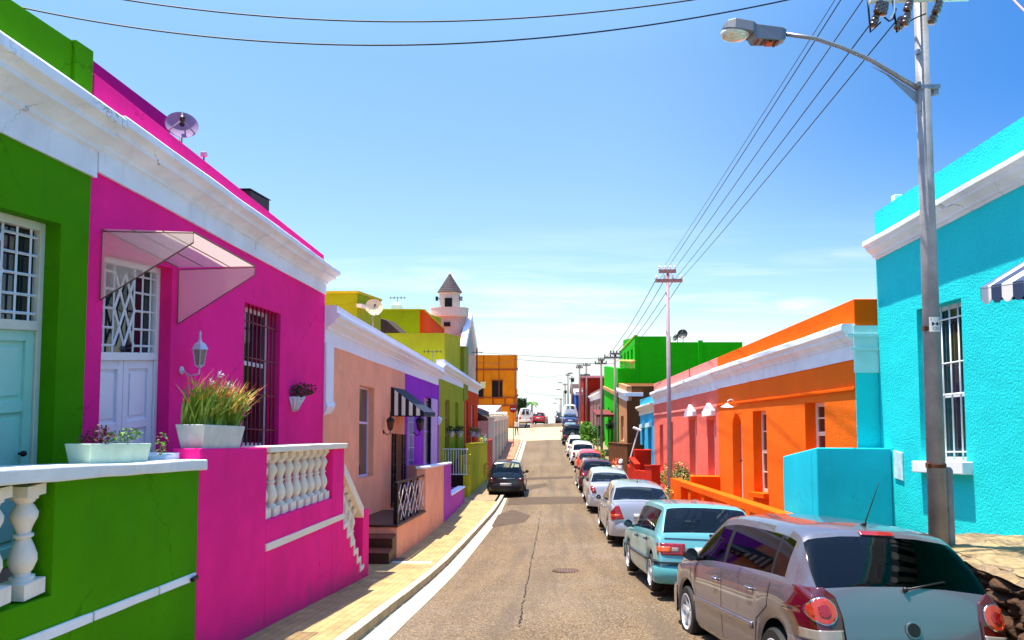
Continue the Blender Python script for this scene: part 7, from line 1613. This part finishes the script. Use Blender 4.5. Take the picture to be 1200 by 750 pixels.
q=U(559,408,Y=50); t=thing('utility_pole','thin dark pole standing before the orange corner building','utility pole',(q.x,50,-8)); mb=MB(); mb.bar((q.x,50,-8.2),(q.x,50,q.z),.05,8); mb.build('pole',mat('dark_pole','#3a3430',.8),t); mb=MB(); mb.bar((q.x-.4,50,q.z-.3),(q.x+.4,50,q.z-.3),.03); mb.build('crossarm',mat('dark_pole','#3a3430'),t)
mb=MB(); 
q1=U(1184,-4,Y=7.0); q2=U(1206,18,Y=6.8)
wire([q1,(q1+q2)/2-Vector((0,0,.005)),q2],.012,'short pale cable in the top right corner of the sky',None).data.materials[0]=mat('pale_cable','#c9a3b5',.6)

# ---------------------------------------------------------------- people
def person(x,y,z,face,lab,top,bottom,H=1.68,stride=.16,skin='#8a5a3c',hair='#1b1410'):
    s=H/1.75
    V=[(0,0,.98),(0,0,1.18),(0,.01,1.40),(0,0,1.50),(0,.01,1.58),(0,.02,1.70),
       (.10,0,.92),(.11,stride*.6,.50),(.11,stride*.4,.09),(.11,stride*.4+.14,.04),
       (-.10,0,.92),(-.11,-stride*.3,.50),(-.11,-stride,.10),(-.11,-stride+.14,.04),
       (.19,0,1.40),(.24,-.06,1.14),(.24,.02,.90),(.24,.05,.80),(-.19,0,1.40),(-.24,.04,1.14),(-.24,.14,.92),(-.24,.18,.83)]
    E=[(0,1),(1,2),(2,3),(3,4),(4,5),(0,6),(6,7),(7,8),(8,9),(0,10),(10,11),(11,12),(12,13),(2,14),(14,15),(15,16),(16,17),(2,18),(18,19),(19,20),(20,21)]
    Rr=[(.16,.11),(.145,.10),(.17,.11),(.06,.06),(.085,.095),(.075,.085),(.09,.09),(.062,.062),(.045,.05),(.045,.03),(.09,.09),(.062,.062),(.045,.05),(.045,.03),(.06,.06),(.045,.045),(.034,.034),(.03,.02),(.06,.06),(.045,.045),(.034,.034),(.03,.02)]
    me=bpy.data.meshes.new('person'); me.from_pydata([(a*s,b*s,c_*s) for a,b,c_ in V],E,[])
    o=bpy.data.objects.new('person',me); COL.objects.link(o)
    sk=o.modifiers.new('skin','SKIN'); sv=me.skin_vertices[0].data
    for i,r in enumerate(Rr): sv[i].radius=(r[0]*s,r[1]*s)
    sv[0].use_root=True; ss=o.modifiers.new('s','SUBSURF'); ss.levels=2; ss.render_levels=2
    bpy.context.view_layer.update(); dg=bpy.context.evaluated_depsgraph_get(); m2=bpy.data.meshes.new_from_object(o.evaluated_get(dg))
    o.modifiers.clear(); o.data=m2
    for mm in(top,bottom,mat('skin_'+skin[1:],skin,.6),mat('hair_'+hair[1:],hair,.8),PLASTIC): m2.materials.append(mm)
    for p in m2.polygons:
        c_=p.center; zz=c_.z/s; p.use_smooth=True
        p.material_index = 3 if zz>1.62 or(zz>1.52 and c_.y<0) else 2 if zz>1.46 or (abs(c_.x)>.2*s and zz<1.0) else 4 if zz<.07 else 0 if zz>.96 else 1
    o.location=(x,y,z); o.rotation_euler=(0,0,face); tag(o,lab,'person'); return o
q=U(605.5,503,Y=68); person(q.x+.0,68,pave(68),PI*.9,'pedestrian in a pale top and dark trousers on the far left pavement',mat('pale_shirt','#d8cfc6',.9),mat('dark_trousers','#2a2a33',.9))
x_,y_=(622.8-640)*73/800,73; person(x_,y_,road(x_,y_)+.01,PI*.6,'pedestrian in a red top and pale trousers crossing the far road',mat('red_top','#c2483c',.9),mat('cream_trousers','#e0cdbb',.9),H=1.5)
# ---------------------------------------------------------------- cars
S=polo(); loc,p=place(5.36,1.77,1.65,3.9,-.05); 
car('lilac silver five door hatchback parked nearest the camera at the lower right','car',(loc[0]+.0,loc[1],loc[2]-.09),math.radians(5.6),p,.055,S)
S=cyanhatch(); loc,p=place(10.45,1.60,1.64,4.0); car('older turquoise hatchback with wide red tail lights behind the lilac silver one','car',loc,math.radians(1.2),p,.03,S)
S=tiida(); loc,p=place(17.75,1.60,1.70,4.4); car('silver white saloon with triangular red tail lights and a blank number plate','car',loc,0,p,.03,S)
S=renault(); loc,p=place(25.2,1.50,1.68,4.3); car('pale silver saloon parked directly ahead of the silver white saloon','car',loc,0,p,.03,S)
far_cars()
# ---------------------------------------------------------------- light, sky, camera
SUNV=Vector((-.215,.045,1)).normalized()
w=bpy.data.worlds.new('World'); sc.world=w; w.use_nodes=True; nt=w.node_tree; N=nt.nodes; L=nt.links; bg=N['Background']
sk=N.new('ShaderNodeTexSky'); sk.sky_type='NISHITA'; sk.sun_disc=False; sk.sun_elevation=math.asin(SUNV.z); sk.sun_rotation=math.atan2(SUNV.x,SUNV.y); sk.altitude=50; sk.air_density=1.0; sk.dust_density=.4; sk.ozone_density=2.0
tc=N.new('ShaderNodeTexCoord'); sx=N.new('ShaderNodeSeparateXYZ'); L.new(tc.outputs['Generated'],sx.inputs[0])
mxz=N.new('ShaderNodeMath'); mxz.operation='MAXIMUM'; mxz.inputs[1].default_value=.012; L.new(sx.outputs['Z'],mxz.inputs[0])
cx=N.new('ShaderNodeCombineXYZ'); L.new(sx.outputs['X'],cx.inputs[0]); L.new(sx.outputs['Y'],cx.inputs[1]); L.new(mxz.outputs[0],cx.inputs[2]); L.new(cx.outputs[0],sk.inputs[0])
# clouds: a flat layer of thin streaks above the horizon
dz=N.new('ShaderNodeMath'); dz.operation='ADD'; dz.inputs[1].default_value=.10; L.new(mxz.outputs[0],dz.inputs[0])
dx=N.new('ShaderNodeMath'); dx.operation='DIVIDE'; L.new(sx.outputs['X'],dx.inputs[0]); L.new(dz.outputs[0],dx.inputs[1])
dy=N.new('ShaderNodeMath'); dy.operation='DIVIDE'; L.new(sx.outputs['Y'],dy.inputs[0]); L.new(dz.outputs[0],dy.inputs[1])
cc=N.new('ShaderNodeCombineXYZ'); L.new(dx.outputs[0],cc.inputs[0]); L.new(dy.outputs[0],cc.inputs[1])
mp=N.new('ShaderNodeMapping'); mp.inputs['Scale'].default_value=(.55,1.5,1); mp.inputs['Location'].default_value=(1.3,.4,0); mp.inputs['Rotation'].default_value=(0,0,.12); L.new(cc.outputs[0],mp.inputs[0])
n1=N.new('ShaderNodeTexNoise'); n1.inputs['Scale'].default_value=1.0; n1.inputs['Detail'].default_value=9; n1.inputs['Roughness'].default_value=.55; n1.inputs['Distortion'].default_value=.4; L.new(mp.outputs[0],n1.inputs['Vector'])
r1=N.new('ShaderNodeMapRange'); r1.inputs[1].default_value=.47; r1.inputs[2].default_value=.70; L.new(n1.outputs['Fac'],r1.inputs[0])
fade=N.new('ShaderNodeMapRange'); fade.inputs[1].default_value=.02; fade.inputs[2].default_value=.20; fade.inputs[3].default_value=.85; fade.inputs[4].default_value=.0; L.new(mxz.outputs[0],fade.inputs[0])
mu=N.new('ShaderNodeMath'); mu.operation='MULTIPLY'; L.new(r1.outputs[0],mu.inputs[0]); L.new(fade.outputs[0],mu.inputs[1])
hz=N.new('ShaderNodeMapRange'); hz.inputs[1].default_value=0; hz.inputs[2].default_value=.07; hz.inputs[3].default_value=.5; hz.inputs[4].default_value=0; L.new(mxz.outputs[0],hz.inputs[0])
mm=N.new('ShaderNodeMath'); mm.operation='MAXIMUM'; L.new(mu.outputs[0],mm.inputs[0]); L.new(hz.outputs[0],mm.inputs[1])
nv=N.new('ShaderNodeVectorMath'); nv.operation='NORMALIZE'; L.new(tc.outputs['Generated'],nv.inputs[0])
n3=N.new('ShaderNodeTexNoise'); n3.inputs['Scale'].default_value=9; n3.inputs['Detail'].default_value=8; n3.inputs['Roughness'].default_value=.6
mp3=N.new('ShaderNodeMapping'); mp3.inputs['Scale'].default_value=(1,1,4.5); L.new(nv.outputs[0],mp3.inputs[0]); L.new(mp3.outputs[0],n3.inputs['Vector'])
last=mm.outputs[0]
for (cpx,cpy,wx,wz,st) in((937,357,.042,.012,1.0),(660,352,.17,.028,.75),(500,325,.12,.02,.45),(700,385,.25,.02,.6),(990,300,.10,.015,.25)):
    d_=U(cpx,cpy,Y=1).normalized(); sb=N.new('ShaderNodeVectorMath'); sb.operation='SUBTRACT'; L.new(nv.outputs[0],sb.inputs[0]); sb.inputs[1].default_value=d_
    ml=N.new('ShaderNodeVectorMath'); ml.operation='MULTIPLY'; L.new(sb.outputs[0],ml.inputs[0]); ml.inputs[1].default_value=(1/wx,.5/wx,1/wz)
    ln=N.new('ShaderNodeVectorMath'); ln.operation='LENGTH'; L.new(ml.outputs[0],ln.inputs[0])
    r_=N.new('ShaderNodeMapRange'); r_.inputs[1].default_value=1.0; r_.inputs[2].default_value=.1; r_.inputs[3].default_value=0; r_.inputs[4].default_value=1; L.new(ln.outputs['Value'],r_.inputs[0])
    rn=N.new('ShaderNodeMapRange'); rn.inputs[1].default_value=.36; rn.inputs[2].default_value=.58; L.new(n3.outputs['Fac'],rn.inputs[0])
    m_=N.new('ShaderNodeMath'); m_.operation='MULTIPLY'; L.new(r_.outputs[0],m_.inputs[0]); L.new(rn.outputs[0],m_.inputs[1])
    m2_=N.new('ShaderNodeMath'); m2_.operation='MULTIPLY'; L.new(m_.outputs[0],m2_.inputs[0]); m2_.inputs[1].default_value=st
    x_=N.new('ShaderNodeMath'); x_.operation='MAXIMUM'; L.new(last,x_.inputs[0]); L.new(m2_.outputs[0],x_.inputs[1]); last=x_.outputs[0]
mc=N.new('ShaderNodeMix'); mc.data_type='RGBA'; L.new(last,mc.inputs[0]); tn=N.new('ShaderNodeMix'); tn.data_type='RGBA'; tn.blend_type='MULTIPLY'; tn.inputs[0].default_value=1; L.new(sk.outputs[0],tn.inputs[6]); rp=N.new('ShaderNodeValToRGB'); rp.color_ramp.elements[0].color=(.26,.31,.34,1); rp.color_ramp.elements[1].color=(.62,.80,.92,1); rp.color_ramp.elements[1].position=.75; ee=rp.color_ramp.elements.new(.22); ee.color=(.33,.375,.395,1); e3=rp.color_ramp.elements.new(.40); e3.color=(.355,.43,.43,1); L.new(mxz.outputs[0],rp.inputs[0]); L.new(rp.outputs[0],tn.inputs[7]); 
az=N.new('ShaderNodeMapRange'); az.interpolation_type='SMOOTHSTEP'; az.inputs[1].default_value=.06; az.inputs[2].default_value=.62; L.new(sx.outputs['X'],az.inputs[0])
el=N.new('ShaderNodeMapRange'); el.interpolation_type='SMOOTHSTEP'; el.inputs[1].default_value=.0; el.inputs[2].default_value=.34; L.new(sx.outputs['Z'],el.inputs[0])
ae=N.new('ShaderNodeMath'); ae.operation='MULTIPLY'; L.new(az.outputs[0],ae.inputs[0]); 
e2=N.new('ShaderNodeMapRange'); e2.interpolation_type='SMOOTHSTEP'; e2.inputs[1].default_value=.50; e2.inputs[2].default_value=.72; e2.inputs[3].default_value=1; e2.inputs[4].default_value=0; L.new(sx.outputs['Z'],e2.inputs[0])
e4=N.new('ShaderNodeMath'); e4.operation='MULTIPLY'; L.new(el.outputs[0],e4.inputs[0]); L.new(e2.outputs[0],e4.inputs[1]); L.new(e4.outputs[0],ae.inputs[1])
t2=N.new('ShaderNodeMix'); t2.data_type='RGBA'; t2.blend_type='MULTIPLY'; L.new(ae.outputs[0],t2.inputs[0]); L.new(tn.outputs[2],t2.inputs[6]); t2.inputs[7].default_value=(.24,.54,.90,1); L.new(t2.outputs[2],mc.inputs[6]); mc.inputs[7].default_value=(2.3,2.45,2.6,1)
L.new(mc.outputs[2],bg.inputs[0]); bg.inputs[1].default_value=.15
l=bpy.data.lights.new('sun','SUN'); l.energy=3.1; l.angle=math.radians(.53); l.color=(1,.91,.76); lo=bpy.data.objects.new('sun',l); COL.objects.link(lo); lo.rotation_euler=SUNV.to_track_quat('Z','Y').to_euler()
cam=bpy.data.cameras.new('camera'); co=bpy.data.objects.new('camera',cam); COL.objects.link(co); sc.camera=co
cam.sensor_width=36; cam.lens=F/1200*36; cam.clip_end=3000; cam.clip_start=.05
co.matrix_world=Matrix(((rt.x,up.x,-fw.x,0),(rt.y,up.y,-fw.y,0),(rt.z,up.z,-fw.z,0),(0,0,0,1)))
vs=sc.view_settings; vs.view_transform='Standard'; vs.look='None'; vs.exposure=1.85; vs.gamma=1; vs.use_curve_mapping=False
sc.cycles.max_bounces=8; sc.cycles.diffuse_bounces=4; sc.cycles.transparent_max_bounces=12; sc.cycles.glossy_bounces=3
sc.cycles.use_denoising=True
